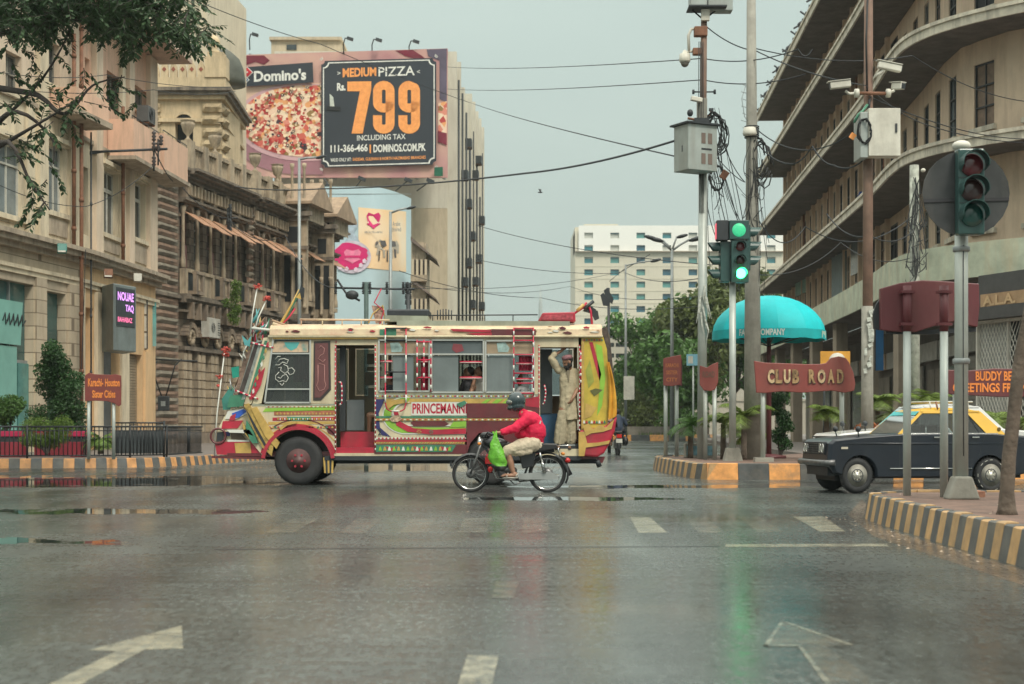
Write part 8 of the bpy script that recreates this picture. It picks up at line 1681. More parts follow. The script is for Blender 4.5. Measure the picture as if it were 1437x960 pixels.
for k in range(12):a=r_(984+rr.uniform(-3,8),400+rr.uniform(0,50),-.13);q.tube([a,(a[0]+rr.uniform(-.08,.08),a[1]-.03,a[2]-.25),(a[0]+rr.uniform(-.1,.15),a[1],a[2]-.5)],[.03,.02,.006],4,flat=True)
q.build('torn_wrapping',None,t)['kind']='stuff'
YQ=35.0;t=thing('utility_pole','thick weathered concrete utility pole wrapped with cables just behind the green signal','pole',at(1056,YQ,ISL));r_=Rel(t,YQ)
MB(M_conc).tube([(0,0,0),r_(1056,400),r_(1055,200),r_(1054,-40)],[.20,.17,.125,.095],14).build('pole',None,t);MB(M_cam).lathe([(.0,0),(.14,0),(.16,.05),(.13,.18),(.0,.2)],r_(1051,192,-.12),14).build('sensor_cap',None,t)
q=MB(M_cable)
for k in range(7):coil(q,r_(1062+k*1.3,215+k*3,-.05),.14+.015*k,.38+.02*k,1,.016,20+k)
for k in range(6):z_=r_(1055,178+k*3)[2];q.ring((r_(1055,180)[0],0,z_),.155,.014,16,5,'Z')
for k in range(30):
 a=r_(rr.uniform(1050,1062),rr.uniform(190,330),-.16);b=r_(rr.uniform(1030,1085),rr.uniform(240,420),-.1);m_=Vector(a).lerp(Vector(b),.5)+Vector((rr.uniform(-.3,.3),0,rr.uniform(-.6,0)));P=[Vector(a)*(1-s_)**2+m_*2*s_*(1-s_)+Vector(b)*s_*s_ for s_ in np.linspace(0,1,9)];q.tube(P,rr.choice((.006,.008,.010)),4,flat=True,caps=False)
q.build('cable_tangle',None,t)['kind']='stuff'
q=MB(M_steel)
for k in range(7):q.tube([r_(1047,122+k*10,-.08),r_(1041-(k%2)*2,120+k*10,-.1)],.008,4)
q.tube([r_(1047,118,-.05),r_(1040,140,-.1),r_(1044,165,-.1),r_(1050,172,-.05)],.008,5);q.build('aerial',None,t)['kind']='stuff'
YR=30.3;t=thing('utility_pole','rusty brown pole with three white cameras on a bar and a pale square cabinet','pole',at(1217,YR+1.5,.2));YR+=1.5;r_=Rel(t,YR)
MB(M_prust).tube([(0,0,0),r_(1218,300),r_(1219,-40)],[.11,.10,.085],12).build('pole',None,t);MB(M_conc).tube([(0,0,0),r_(1217,430)],[.125,.115],12).build('pole_sleeve',None,t)
cb_=box_px(r_,1212,1256,158,224,-.45,-.12,M_cam,'cabinet',t,.008);box_px(r_,1201,1211.5,163,226,-.42,.2,M_box,'cabinet_side',t,.008);a=r_(1250,185);MB(M_sdk).box(a[0]-.02,a[0]+.02,-.47,-.452,a[2]-.1,a[2]+.08).build('latch',None,t)
MB(M_rust).tube([r_(1200,133,-.15),r_(1244,133.5,-.15)],.035,8).build('cross_bar',None,t)
for(u_,v_,ang,ln,yaw)in((1176,122,-.12,.42,0),(1245,97,.2,.48,0),(1257,124,.12,.26,-.9)):
 g_=thing('camera',None,None,r_(u_,v_,-.2));g_.parent=t;g_.rotation_euler=(0,ang,yaw);MB(M_cam).box(-ln/2,ln/2,-.07,.07,-.07,.07).build('housing',None,g_,bevel=.02);MB(M_cam).box(-ln/2-.04,ln/2,-.09,.09,.072,.085).build('sun_shield',None,g_);MB(M_sdk).box((-1 if u_<1200 else 1)*ln/2-.006,(-1 if u_<1200 else 1)*ln/2+.006,-.055,.055,-.055,.055).build('lens',None,g_)
for P9 in([r_(1184,130,-.15),r_(1190,134,-.15),r_(1200,133,-.15)],[r_(1226,110,-.15),r_(1236,102,-.2)],[r_(1244,133,-.15),r_(1252,130,-.2)]):MB(M_cam).tube(P9,.03,6).build('camera_bracket',None,t)
for u_ in(1200,1244):MB(M_cam).lathe([(.02,-.05),(.09,-.04),(.09,.04),(.02,.05)],r_(u_,133,-.15),12,'X').build('flange',None,t)
q=MB(M_cable);coil(q,r_(1206,190,-.45),.13,.24,4,.015,31);q.tube([r_(1216,0,-.1),r_(1214,60,-.1),r_(1215,130,-.12)],.02,5);q.tube([r_(1219,140,-.1),r_(1217,158,-.1)],.03,5);q.build('cable_coil',None,t)['kind']='stuff'
q=MB(M_bgreen);q.tube([r_(1214,150,-.2),r_(1206,160,-.3),r_(1200,165,-.3),r_(1194,176,-.3)],.03,5);q.build('green_cable',None,t);MB(M_otx).obox(r_(1192,195,-.3),(.11,.03,.12),0,0,.6).build('orange_tag',None,t)
q=MB(MATS['torn_plastic'])
for k in range(10):z_=440+k*9;a=r_(1210+rr.uniform(0,12),z_,-.15);q.obox(a,(rr.uniform(.05,.15),.03,rr.uniform(.06,.16)),0,0,rr.uniform(-.5,.5))
q.build('torn_poster',None,t)['kind']='stuff'
YZ=38.0;t=thing('utility_pole','pale pole thick with knotted cables left of the round backed signal','pole',at(1284,YZ,.2));r_=Rel(t,YZ)
MB(mat('pale_peeling_pole',(.40,.42,.36),.8,var=.4,scale=7,bump=.6,dirt=(.15,.15,.13),damt=.6)).tube([(0,0,0),r_(1283,232)],[.13,.11],12).build('pole',None,t)
q=MB(M_cable)
for k in range(40):
 a=r_(1284+rr.uniform(-7,7),rr.uniform(250,390),-.15);b=r_(1284+rr.uniform(-16,16),rr.uniform(300,400),-.15);m_=Vector(a).lerp(Vector(b),.5)+Vector((rr.uniform(-.2,.2),0,rr.uniform(-.3,.1)));q.tube([Vector(a)*(1-s_)**2+m_*2*s_*(1-s_)+Vector(b)*s_*s_ for s_ in np.linspace(0,1,7)],rr.choice((.008,.012,.016)),4,flat=True,caps=False)
q.build('cable_tangle',None,t)['kind']='stuff';MB(M_cam).ell(r_(1294,240,-.1),(.06,.06,.05)).build('sensor',None,t)
# ---------- street lamps and line poles in the street beyond
def lamp_post(u,Yp,vt,label,heads,r=.09,base=.2):
 t=thing('street_lamp',label,'street lamp',at(u,Yp,base));r_=Rel(t,Yp);MB(M_steel).tube([(0,0,0),r_(u,vt)],[r,r*.6],10).build('pole',None,t)
 for(u1,v1,sw_)in heads:
  MB(M_steel).tube([r_(u,vt+2),r_((u+u1)/2,(vt+v1)/2),r_(u1,v1)],r*.45,6).build('arm',None,t);c=Vector(r_(u1,v1));dx=(1 if u1>u else-1)
  g_=MB(M_sdk).ell(c+Vector((dx*.35*sw_,0,.02)),(.45*sw_,.2*sw_,.13*sw_),10,6,rotm(0,-dx*.25));g_.build('lamp_head',None,t)
 return t
lamp_post(420,74,222,'tall grey street lamp standing before the stone building and the pizza billboard',[(444,221,.6)],.11)
lamp_post(548,92,297,'grey street lamp rising in front of the blue hoarding',[(571,292,.7)],.14)
lamp_post(943,88,350,'street lamp with a fan of four lamp heads before the hotel',[(930,337,1.0),(968,336,1.0),(950,332,.8),(921,334,.9)],.13)
t=lamp_post(878,96,371,'thin line pole with a white board halfway up in front of the hotel',[(914,366,.8)],.10);r_=Rel(t,96);box_px(r_,875,890,528,561,-.15,-.1,M_cam,'white_board',t,0);MB(M_sdk).tube([r_(869,383),r_(912,357)],.03,4).tube([r_(855,395),r_(878,376)],.02,4).build('stay_wire',None,t)
t=thing('line_pole','thin dark mast with a drooping flag just beyond the bus tail','pole',at(855,60,.0));r_=Rel(t,60);MB(M_sdk).tube([(0,0,0),r_(854,404)],[.07,.05],8).build('pole',None,t);prs(r_,[(847,408),(852,404),(861,420),(859,427),(851,421)],-.1,-.03,M_sdk,'flag',t)
YL=66.0;t=thing('line_pole','power line pole with a long crossarm and insulators in front of the blue hoarding','pole',at(514,YL,.0));r_=Rel(t,YL)
MB(mat('green_steel',(.06,.10,.09),.6)).tube([(0,0,0),r_(514,396)],.10,8).build('pole',None,t);MB(M_sdk).tube([r_(470,404),r_(582,406)],.045,6).build('crossarm',None,t)
for u_ in(471,510,519,543,566,572):q=MB(M_sdk);insul(q,r_(u_,400),1.3);insul(q,r_(u_,409),1.2);q.build('insulator',None,t)
MB(M_sdk).ell(r_(494,414),(.28,.2,.2)).build('transformer',None,t);MB(M_sdk).tube([r_(473,392),r_(486,412),r_(505,422)],.05,5).build('drop_cable',None,t)
t=thing('line_pole','second dark pole with insulators at the right edge of the blue hoarding','pole',at(573,70,0));r_=Rel(t,70);MB(M_sdk).tube([(0,0,0),r_(573,398)],.1,8).build('pole',None,t)
for v_ in(400,408,416,424):q=MB(M_sdk);insul(q,r_(570,v_),1.2);q.build('insulator',None,t);q=MB(M_sdk);insul(q,r_(576,v_),1.2);q.build('insulator',None,t)
t=thing('cable_bracket','black cable bracket with tangled wires on the stone building front','bracket',(X(325,78),78,Z(345,78)));r_=Rel(t,78);q=MB(M_sdk);q.tube([r_(320,292),r_(320,336)],.06,6);q.tube([r_(308,306),r_(334,306)],.04,6);q.build('post',None,t)
for v_ in(292,302,312,322):q=MB(M_sdk);insul(q,r_(323,v_),2.0);q.build('insulator',None,t)
# ---------- overhead wires
M_wire=mat('overhead_wire_black',(.03,.035,.04),.7)
def wire(label,pts,r=.012,d=.0,n=16):
 P=[Vector((X(u,y),y,Z(v,y)))for u,v,y in pts];out_=[]
 for a,b in zip(P,P[1:]):s_=sag(a,b,d,n);out_+=s_ if not out_ else s_[1:]
 o_=MB(M_wire).tube(out_,r,5,flat=True,caps=False).build('overhead_wire');return tag(o_,label,'wire','overhead wires')
wire('upper thin wire crossing the sky from the billboard to the tan building roof',[(628,94,95),(986,82,36),(1120,69,34),(1140,69,34)],.013,.15)
wire('second thin wire below it crossing from the office block to the tan building',[(628,125,95),(986,112,36),(1130,104,34)],.013,.15)
wire('long diagonal wire from the top left over the billboard down to the steel pole cabinet',[(285,5,60),(450,62,75),(668,147,95),(946,219,36)],.018,.1)
wire('thick sagging cable from the grey cabinet to the stone building',[(946,198,35.5),(740,243,45),(450,265,66),(330,262,72)],.028,.1)
wire('wire descending from the office block side towards the hotel',[(668,316,90),(1000,372,60)],.018,.3)
wire('wire running level from the office block to the far line pole',[(668,364,90),(878,383,96),(985,390,60)],.018,.3)
wire('lowest wire of the bunch passing above the bus roof',[(560,380,70),(760,418,80),(985,430,60)],.015,.3)
wire('faint wire above the bus roof from the blue hoarding to the trees',[(575,398,70),(800,402,90),(985,415,60)],.013,.4)
wire('faint wire from the crossarm pole to the thin line pole',[(566,404,66),(877,380,96)],.013,.4)
wire('wire from the steel pole clamp sloping down across the tan building',[(992,38,36),(1062,72,35),(1215,120,31.5),(1300,175,40),(1437,200,44)],.014,.1)
wire('wire sagging from the concrete pole to the rusty pole',[(1060,180,35),(1218,168,31.7)],.014,.55)
wire('cable looping between the concrete pole and the pale cabinet',[(1066,205,35),(1110,230,34),(1140,205,33),(1170,232,32.5),(1210,226,31.6)],.016,.1)
wire('wire running from the rusty pole to the right edge below the camera bar',[(1219,135,31.6),(1437,195,43)],.013,.2)
wire('wire crossing the tan building above the pale cabinet to the right edge',[(1060,68,35),(1280,78,40),(1437,142,44)],.013,.2)
wire('sagging wire from the rusty pole to the knotted pole',[(1160,300,34),(1220,330,32),(1284,322,38)],.013,.2)
wire('low wire under the ledges joining the concrete pole and the knotted pole',[(1060,300,35),(1130,318,36),(1284,300,38)],.013,.5)
wire('wire dropping behind the turquoise umbrella towards the tan building',[(1060,385,35),(1180,340,45),(1284,360,38)],.012,.3)
wire('thin wire along the front of the cream building at second floor height',[(-20,250,44),(120,290,50),(216,232,54)],.012,.2)
wire('thin wire crossing the upper storeys of the cream building',[(-20,98,44),(150,105,50),(330,122,66)],.012,.15)
wire('thin wire just below it towards the stone tower',[(-20,122,44),(216,126,54),(330,128,66)],.012,.15)
wire('wire from the peach building bracket down to the stone front',[(216,208,54.5),(255,262,66),(320,306,77)],.022,.3)
wire('wire from the stone front bracket to the crossarm pole',[(320,306,77),(400,330,74),(471,404,66)],.02,.6)
wire('wire dropping from the cornice past the cream door pier',[(120,350,51),(116,480,51.5),(110,600,52)],.014,.0)
# ---------- left railing, planters, bollard
M_rail=mat('railing_black',(.02,.023,.027),.45,.2)
fe=thing('railing','black iron railing with close upright bars along the left pavement','railing',(-12.5,38.9,.215));fo=Vector(fe.location)
path=[(-18.5,37.5),(-14.5,38.35),(-12.0,38.8),(-9.6,39.4),(-8.9,40.4),(-8.6,43.5)]
for(a,b)in zip(path,path[1:]):
 L_=math.hypot(b[0]-a[0],b[1]-a[1]);k=max(1,round(L_/2.2))
 for i in range(k):
  p0=(a[0]+(b[0]-a[0])*i/k,a[1]+(b[1]-a[1])*i/k);p1=(a[0]+(b[0]-a[0])*(i+1)/k,a[1]+(b[1]-a[1])*(i+1)/k);A0=Vector((p0[0]-fo.x,p0[1]-fo.y,0));A1=Vector((p1[0]-fo.x,p1[1]-fo.y,0))
  MB(M_rail).tube([A0,A0+Vector((0,0,.84))],.028,6).build('post',None,fe)
  g_=MB(M_rail).tube([A0+Vector((0,0,.80)),A1+Vector((0,0,.80))],.022,6).build('top_rail',None,fe);MB(M_rail).tube([A0+Vector((0,0,.08)),A1+Vector((0,0,.08))],.018,6).build('bottom_rail',None,fe);MB(M_rail).tube([A0+Vector((0,0,.70)),A1+Vector((0,0,.70))],.012,6).build('middle_rail',None,fe)
  q=MB(M_rail);nb_=int(L_/k/.105)
  for j in range(1,nb_):c=A0.lerp(A1,j/nb_);q.tube([c+Vector((0,0,.08)),c+Vector((0,0,.80))],.014,4)
  tag(q.build('bars',None,fe),kind='stuff')
gt=thing('gate_panel','second dark iron railing panel standing behind the pavement railing end','railing',(-10.4,41.0,.215))
for k in range(2):
 MB(M_rail).tube([(k*1.3,0,0),(k*1.3,0,.95)],.03,6).build('post',None,gt)
q=MB(M_rail)
for j in range(14):q.tube([(j*.1,0,.05),(j*.1,0,.9)],.012,4)
q.build('bars',None,gt)['kind']='stuff';MB(M_rail).tube([(0,0,.9),(1.3,0,.9)],.02,6).build('top_rail',None,gt);MB(mat('dark_sheet',(.05,.06,.065),.5)).box(0,1.3,.03,.05,.1,.7).build('sheet',None,gt)
t=thing('bollard','short black post on the pavement beyond the railing','bollard',at(265,47.5,.215));MB(M_rail).tube([(0,0,0),(0,0,.72)],.05,8).build('post',None,t);MB(M_rail).ell((0,0,.74),(.06,.06,.05)).build('cap',None,t)
M_plr=mat('planter_red',(.22,.02,.035),.5,var=.15,dirt=(.08,.02,.02));M_plm=mat('planter_magenta',(.40,.015,.07),.5)
for(u0,u1,Yp,lb)in((-20,30,41.0,'long dark red planter box with a magenta rim at the far left'),(48,112,42.5,'long dark red planter box below the big clipped shrub'),(98,117,41.2,'small red planter box with a magenta rim beside the sister cities sign')):
 t=thing('planter',lb,'planter',at((u0+u1)/2,Yp,.215));w_=(X(u1,Yp)-X(u0,Yp))/2;MB(M_plr).box(-w_,w_,0,.5,0,.40).build('box',None,t,bevel=.01);MB(M_sdk).box(-w_+.01,w_-.01,.01,.49,.402,.54).build('dark_band',None,t);MB(M_plm).box(-w_-.03,w_+.03,-.03,.53,.542,.68).build('rim',None,t,bevel=.01)
t=thing('meter_box','small black meter box with drooping cables on the stone pier','meter box',(X(229,69.6),69.6,Z(570,69.6)));MB(M_sdk).box(-.25,.25,0,.2,-.2,.45).build('box',None,t,bevel=.03);MB(M_steel).box(-.1,.1,-.02,-.003,0,.22).build('window',None,t);MB(M_cable).tube([(-.1,.1,.45),(-.5,.1,1.6),(-.3,.1,2.0)],.03,5).tube([(.1,.1,.45),(.5,.1,1.8),(.8,.1,2.1)],.03,5).tube([(-.7,.1,2.1),(1.5,.1,2.0)],.04,5).build('cables',None,t)['kind']='stuff'
# ================= VEGETATION
def leaf_mat(name,c,var=.35,trans=.25):
 m=mat(name,c,.55,var=.25,scale=1.2,island=var);t=m.node_tree;p=[n for n in t.nodes if n.type=='BSDF_PRINCIPLED'][0]
 tr=N('ShaderNodeBsdfTranslucent',t);mx_=N('ShaderNodeMixShader',t);mx_.inputs[0].default_value=trans;o_=[n for n in t.nodes if n.type=='OUTPUT_MATERIAL'][0]
 src=p.inputs['Base Color'].links[0].from_socket;t.links.new(src,tr.inputs[0]);t.links.new(p.outputs[0],mx_.inputs[1]);t.links.new(tr.outputs[0],mx_.inputs[2]);t.links.new(mx_.outputs[0],o_.inputs[0]);return m
L_dark=leaf_mat('leaf_dark',(.03,.085,.022));L_mid=leaf_mat('leaf_mid',(.075,.165,.035));L_fresh=leaf_mat('leaf_fresh',(.12,.20,.035));L_olive=leaf_mat('leaf_olive',(.10,.13,.035));L_palm=leaf_mat('leaf_palm',(.15,.22,.04));L_shade=leaf_mat('leaf_bluegreen',(.045,.088,.036))
M_bark=mat('bark',(.11,.085,.065),.9,var=.35,scale=7,bump=.9,bscale=18);M_barkd=mat('bark_dark',(.055,.045,.04),.9,var=.35,scale=9,bump=.9,bscale=24)
def leaves(q,clumps,n,size,rg,up=.35,asp=.5):
 vs=[];fs=[]
 for(c,r)in clumps:
  k=int(n*(r[0]*r[1]*r[2])**(1/3)*3)
  for _ in range(k):
   d=Vector((rg.gauss(0,1),rg.gauss(0,1),rg.gauss(0,1))).normalized()*(rg.random()**.45);p=Vector((c[0]+d.x*r[0],c[1]+d.y*r[1],c[2]+d.z*r[2]))
   nrm=(Vector((rg.gauss(0,1),rg.gauss(0,1),rg.gauss(0,1)+up))).normalized();t_=nrm.orthogonal().normalized();t_=Matrix.Rotation(rg.uniform(0,6.28),3,nrm)@t_;b_=nrm.cross(t_);s=size*rg.uniform(.6,1.3);i=len(vs)
   vs+=[p-t_*s*.5,p+b_*s*asp*.5+nrm*s*.06,p+t_*s*.5,p-b_*s*asp*.5+nrm*s*.06];fs.append((i,i+1,i+2,i+3))
 q.add(vs,fs)
def limbs(q,base,tips,r0,rg,lean=(0,0)):
 base=Vector(base)
 for tp in tips:
  tp=Vector(tp);m1=base.lerp(tp,.35)+Vector((rg.uniform(-.1,.1),rg.uniform(-.1,.1),.15))*(tp-base).length*.3;P=[base*(1-s)**2+m1*2*s*(1-s)+tp*s*s for s in np.linspace(0,1,7)];q.tube(P,[r0*(1-.85*s)for s in np.linspace(0,1,7)],7)
def tree(label,loc,h,cr,m,n=60,size=.3,seed=0,trunk_h=None,name='tree',nc=16,r0=.2,flat=.75,group=None,tm=None,cat='tree'):
 t=thing(name,label,cat,loc,0,group);rg=random.Random(seed);th=trunk_h or h*.35;cz=(h+th)/2;clumps=[]
 for i in range(nc):
  a=rg.uniform(0,6.28);rr=cr*rg.uniform(.25,.8);z_=th+(h-th)*rg.uniform(.12,.9);k=1-.45*abs((z_-cz)/(h-th))*2*.7;clumps.append(((rr*k*math.cos(a),rr*k*math.sin(a),z_),(cr*rg.uniform(.24,.42),)*2+(cr*rg.uniform(.18,.30)*flat/.75,)))
 q=MB(tm or M_bark);q.tube([(0,0,0),(rg.uniform(-.1,.1),0,th*.5),(0,rg.uniform(-.1,.1),th)],[r0*1.25,r0,r0*.85],10);q.build('trunk',None,t)
 q=MB(tm or M_bark);limbs(q,(0,0,th*.95),[c[0]for c in clumps],r0*.55,rg);q.build('limbs',None,t)
 q=MB(m);leaves(q,clumps,n,size,rg);tag(q.build('crown',None,t));return t
for i,(u,Yp,h,cr,m,lb)in enumerate(((918,128,10.5,4.6,L_mid,'broad mid green tree nearest the hotel wall, left of the signs'),(962,122,11.2,4.4,L_mid,'tall green tree rising behind the steel pole'),(990,118,13.0,4.0,L_olive,'yellowish green tree crown right behind the traffic light'),(1030,126,14.2,4.5,L_olive,'pale green tree between the signal and the concrete pole'),(900,140,7.0,3.2,L_dark,'low dark tree at the left end of the distant trees'),(946,112,8.0,3.2,L_mid,'rounded tree in front of the tall distant trees'),(1075,124,10,4,L_mid,'green tree seen under the turquoise umbrella'))):
 tree(lb,at(u,Yp,.1),h,cr,m,62,.55,40+i,h*.26,nc=22,r0=.22,group='trees beyond the junction',flat=.95)
for i,(u,Yp,h,cr,m,lb)in enumerate(((889,121,2.6,2.3,L_olive,'low round olive bush on the far island near the motorcyclist'),(915,122,3.6,2.6,L_olive,'olive green bush in the middle of the far island'),(938,120,3.1,2.2,L_fresh,'fresh green bush on the far island below the tree'),(872,124,5.0,1.8,L_mid,'slim green bush beside the bus tail on the far island'),(960,118,2.2,2.2,L_mid,'low green bush behind the small maroon sign'))):
 tree(lb,at(u,Yp,.38),h,cr,m,60,.3,60+i,.3,name='bush',nc=12,r0=.07,cat='bush',group='bushes on the far island')
q=MB(L_fresh);rg=random.Random(9);vs=[];fs=[]
for _ in range(5000):
 x_,y_=rg.uniform(2.6,14),rg.uniform(112.6,122);i=len(vs);hh=rg.uniform(.12,.35);dx=rg.uniform(-.06,.06);vs+=[(x_-.03,y_,.38),(x_+.03,y_,.38),(x_+dx,y_+dx,.38+hh)];fs.append((i,i+1,i+2))
tag(q.add(vs,fs).build('grass'),'short green grass on the far island','grass',kind='stuff')
def shrub(label,loc,clumps,m,n,size,seed,stems=5,cat='shrub',asp=.5):
 t=thing('shrub',label,cat,loc);rg=random.Random(seed);q=MB(M_barkd);limbs(q,(0,0,0),[c[0]for c in clumps[:stems]],.035,rg);q.build('stems',None,t);q=MB(m);leaves(q,clumps,n,size,rg,asp=asp);q.build('foliage',None,t);return t
Yp=43.0
def col_clumps(w_,h_,z0,seed,n):
 rg=random.Random(seed);return[((w_*rg.uniform(-.55,.55)*(1-.5*f_),w_*rg.uniform(-.5,.5),z0+h_*f_),(w_*(.46-.22*f_),w_*.4,h_*.13))for f_ in[((i+.5)/n)for i in range(n)]]
shrub('tall dense dark green cone shaped shrub behind the sister cities sign',at(87,Yp,.6),col_clumps(1.1,2.45,.1,1,18)+[((0,0,.8),(.42,.38,.75)),((.03,0,1.6),(.28,.26,.7))],L_dark,640,.09,3)
shrub('round green clipped bush at the far left edge',at(12,42.2,.6),[((rg.uniform(-.3,.3),rg.uniform(-.2,.2),.75+rg.uniform(-.4,.35)),(.32,.3,.26))for _ in range(9)],L_mid,620,.09,4)
shrub('low yellow green feathery shrub in front of the tall dark shrub',at(66,40.0,.3),[((rg.uniform(-.5,.5),rg.uniform(-.1,.2),.6+rg.uniform(-.35,.25)),(.26,.18,.2))for _ in range(16)],L_fresh,560,.09,5,asp=.22)
shrub('dark ivy like shrub climbing beside the maroon umbrella pole',at(1095,37.5,ISL),[((rg.uniform(-.16,.16),rg.uniform(-.1,.1),.3+i*.14),(.2,.18,.14))for i in range(9)],L_dark,600,.08,6)
shrub('clump of weeds growing on the ledge of the stone building',(X(325,77),77,Z(450,77)),[((rg.uniform(-.3,.3),0,i*.22),(.3,.2,.25))for i in range(9)],L_fresh,320,.12,7)
def palm(label,loc,th,nf,ln,m,seed,up=.9,r0=.06,group=None,width=.14):
 t=thing('palm',label,'palm',loc,0,group);rg=random.Random(seed)
 q=MB(M_bark);k=6;q.tube([(0,0,th*i/k)for i in range(k+1)],[r0*(1.2-.3*i/k+.06*(i%2))for i in range(k+1)],8);q.build('trunk',None,t)
 for f_ in range(nf):
  a=6.28*f_/nf+rg.uniform(-.3,.3);el=rg.uniform(.15,1.3)*up;l_=ln*rg.uniform(.75,1.1);P=[];p=Vector((0,0,th));d_el=el
  for s in range(8):P.append(p.copy());p=p+Vector((math.cos(a)*math.cos(d_el),math.sin(a)*math.cos(d_el),math.sin(d_el)))*l_/7;d_el-=.26
  q=MB(m);q.tube(P,[.012,.012,.010,.009,.008,.006,.005,.003],4,flat=True);vs=[];fs=[]
  for i in range(1,22):
   s=i/22*7;j=min(int(s),6);c=P[j].lerp(P[j+1],s-j);t_=(P[j+1]-P[j]).normalized();sd_=Vector((-math.sin(a),math.cos(a),0));wl=width*2.2*math.sin(math.pi*min(1,i/22+.12))**.6
   for sg in(-1,1):tip=c+sd_*sg*wl+t_*wl*.55-Vector((0,0,wl*.35));k2=len(vs);vs+=[c-t_*.012,c+t_*.022,tip];fs.append((k2,k2+1,k2+2))
  q.add(vs,fs);q.build('frond',None,t)
 return t
pg='small palms on the island and pavement'
palm('small dark palm with a thin trunk between the two left posts',at(969,36.6,ISL),.75,9,.75,L_mid,1,group=pg);palm('bushy palm at the foot of the traffic light',at(1044,34.6,ISL),.95,14,.85,L_palm,2,group=pg);palm('yellow green palm right behind the traffic light pole',at(1015,35.2,ISL),.8,10,.7,L_palm,3,group=pg)
palm('small palm hanging left of the CLUB ROAD right post',at(1160,35,ISL),1.05,10,.55,L_palm,4,group=pg);palm('small palm just right of the CLUB ROAD board',at(1232,36,ISL),1.3,12,.65,L_palm,5,group=pg)
palm('bright palm filling the gap behind the white sign post',at(1300,37,ISL),1.25,18,.95,L_palm,6,group=pg,width=.16);palm('palm leaves behind the BUDDY BEAR sign',at(1395,36,ISL),.9,14,.8,L_palm,7,group=pg);palm('palm at the right edge above the taxi boot',at(1432,33,ISL),.8,12,.8,L_palm,8,group=pg);palm('reddish tipped palm above the taxi bonnet',at(1255,34.5,ISL),.95,12,.6,L_olive,9,group=pg);palm('small agave like palm behind the sister cities sign',at(141,41.2,.3),.35,14,.6,L_fresh,10,group=pg);palm('small palm left of the dark ivy shrub',at(1048,36.8,ISL),.5,10,.6,L_palm,11,group=pg)
shrub('orange and red flowering bush behind the taxi roof',at(1243,33.6,ISL),[((rg.uniform(-.5,.5),0,.75+rg.uniform(-.1,.15)),(.22,.2,.13))for _ in range(6)],leaf_mat('leaf_orange',(.35,.11,.03)),260,.08,12)
YT_=29.0
bt=thing('overhanging_tree','large tree outside the left edge whose dark leafy branches hang over the cream building','tree',(-13.2,37.2,.2));bo=Vector(bt.location)
def bpz(u,v,Y_):return Vector((X(u,Y_),Y_,Z(v,Y_)))-bo
rg=random.Random(77)
q=MB(M_barkd);q.tube([(0,0,0),(.1,-.3,2.5),(.3,-.9,5)],[.38,.3,.26],12);q.build('trunk',None,bt)
fork=Vector((.3,-.9,5.0))
mains=[[(-70,60,32),(20,-10,29),(150,-25,28),(215,10,28),(262,48,28)],[(-80,250,33),(-20,190,30),(60,110,28),(110,20,28)],[(-60,240,31),(0,205,28),(60,170,27),(100,145,27)],[(-70,330,31),(0,200,27),(45,260,26.5),(70,295,26.5)],[(-60,150,30),(40,130,28),(90,160,27.5),(130,120,27.5),(175,108,27.5)],[(-50,100,30),(30,40,28),(120,30,28),(190,60,28)],[(-60,260,30),(10,160,27.5),(70,190,27.5),(75,230,27.2)]]
q=MB(M_barkd);twigs=[]
for mlist in mains:
 P=[fork]+[bpz(*p_)for p_ in mlist];S_=[]
 for i in range(len(P)-1):
  p0,p1,p2,p3=P[max(i-1,0)],P[i],P[i+1],P[min(i+2,len(P)-1)]
  for k in range(5):t_=k/5;S_.append(.5*((2*p1)+(-p0+p2)*t_+(2*p0-5*p1+4*p2-p3)*t_*t_+(-p0+3*p1-3*p2+p3)*t_**3))
 S_.append(P[-1]);n=len(S_);q.tube(S_,[.085*(1-i/n)**1.5+.010 for i in range(n)],7);twigs.append(S_)
q.build('limbs',None,bt)
def spray(q,ql,p,d,ln,rg,leaf=.085,n=9):
 P=[p];dd=d.copy()
 for i in range(5):dd=(dd+Vector((rg.uniform(-.2,.2),rg.uniform(-.2,.2),rg.uniform(-.25,.05)))).normalized();P.append(P[-1]+dd*ln/5)
 q.tube(P,[.010,.008,.007,.006,.004,.003],4,flat=True,caps=False);vs=[];fs=[]
 for i in range(1,n+1):
  s=i/n*5*.999;j=int(s);c=P[j].lerp(P[j+1],s-j);t_=(P[j+1]-P[j]).normalized();sd_=t_.cross(Vector((rg.uniform(-.4,.4),rg.uniform(-.4,.4),1))).normalized()
  for sg in(-1,1):
   dr=(sd_*sg*.8+t_*.6+Vector((0,0,rg.uniform(-.5,0)))).normalized();w_=dr.cross(Vector((rg.uniform(-.5,.5),rg.uniform(-.5,.5),1))).normalized();l2=leaf*rg.uniform(.7,1.3);k=len(vs);vs+=[c,c+dr*l2*.5+w_*l2*.23,c+dr*l2,c+dr*l2*.5-w_*l2*.23];fs.append((k,k+1,k+2,k+3))
 ql.add(vs,fs)
q=MB(M_barkd);ql=MB(L_shade)
def dens(u):return 62 if u<215 else(72 if u<290 else 0)
cnt=0
while cnt<900:
 u=rg.uniform(-60,292);v=rg.uniform(-60,70)
 lim=36+12*math.sin(u*.045)+(14 if u>190 else 0)+(8*math.sin(u*.11))
 if u>255:lim=66-(u-255)*.4;
 if v>lim:continue
 if u>265 and v<0:continue
 if u>190 and rg.random()<.45:continue
 p=bpz(u,v,rg.uniform(26.5,31));d=Vector((rg.uniform(-1,1),rg.uniform(-1,1),rg.uniform(-.8,.3))).normalized();spray(q,ql,p,d,rg.uniform(.3,.55),rg,.13,8);cnt+=1
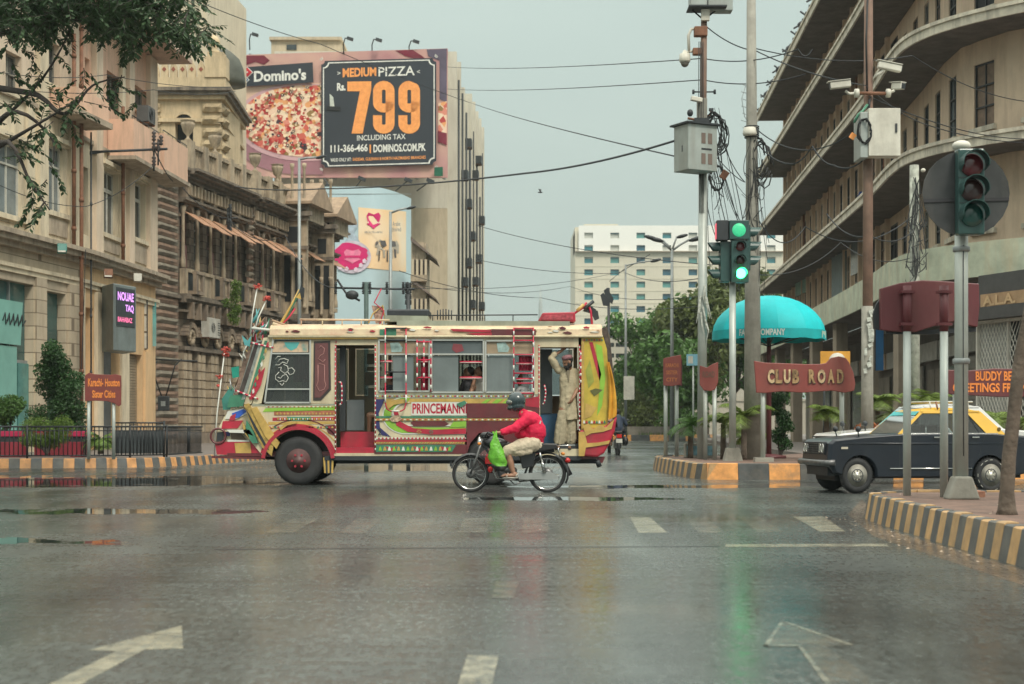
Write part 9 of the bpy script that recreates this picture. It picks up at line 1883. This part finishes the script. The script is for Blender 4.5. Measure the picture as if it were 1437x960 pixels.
for ti,S_ in enumerate(twigs):
 if ti in(0,):sel=S_[12:]
 else:sel=S_[7:]
 for s in sel:
  if ti and rg.random()<.4:continue
  for _ in range(4 if ti==0 else 2 if ti==5 else 1):
   d=Vector((rg.uniform(-1,1),rg.uniform(-.5,.5),rg.uniform(-.9,.5))).normalized();spray(q,ql,s+Vector((rg.uniform(-.12,.12),rg.uniform(-.2,.2),rg.uniform(-.15,.15))),d,rg.uniform(.3,.7),rg,.135,8)
for(u,v)in((20,80),(40,95),(62,105),(30,130),(75,130),(88,142),(150,112),(165,118),(180,128),(188,140),(15,110),(8,140),(60,150),(100,120),(35,75),(80,75),(52,85),(10,95),(95,165),(60,180),(58,245),(40,250),(18,240),(6,225),(110,100),(120,108)):
 for _ in range(1):spray(q,ql,bpz(u+rg.uniform(-8,8),v+rg.uniform(-8,8),rg.uniform(26.8,28)),Vector((rg.uniform(-.6,1),rg.uniform(-.5,.5),rg.uniform(-.9,.2))).normalized(),rg.uniform(.25,.45),rg,.12,8)
tag(q.build('twigs',None,bt),kind='stuff');tag(ql.build('leaves',None,bt),kind='stuff')
nt_=thing('leaning_tree','slim dark leaning tree trunk on the near island at the right edge','tree',at(1413,13.6,.262));r_=Rel(nt_,13.6)
q=MB(M_bark);q.tube([(0,0,-.02),(.0,0,.05),r_(1413,690),r_(1416,640),r_(1422,590),r_(1427,540),r_(1433,500),r_(1448,420),r_(1475,300)],[.10,.078,.062,.060,.058,.055,.06,.05,.045],14);q.build('trunk',None,nt_)
rg=random.Random(15);cl=[((1.9+rg.uniform(-.6,.9),rg.uniform(-.8,.8),4.3+rg.uniform(-.5,.9)),(.45,.45,.3))for _ in range(9)]
q=MB(M_bark);limbs(q,r_(1475,300),[c[0]for c in cl],.04,rg);q.build('limbs',None,nt_);q=MB(L_mid);leaves(q,cl,160,.12,rg);q.build('crown',None,nt_)
# ================= thin monsoon haze
hz=bpy.data.materials.new('haze_air');hz.use_nodes=True;t_=hz.node_tree;t_.nodes.clear();o_=N('ShaderNodeOutputMaterial',t_);pv=N('ShaderNodeVolumePrincipled',t_);pv.inputs['Color'].default_value=(.82,.92,.90,1);pv.inputs['Density'].default_value=.00032;pv.inputs['Anisotropy'].default_value=.2;t_.links.new(pv.outputs[0],o_.inputs['Volume'])
HAZE=1
if HAZE:tag(MB(hz).box(-450,450,-60,1250,-1,90).build('haze'),kind='stuff')
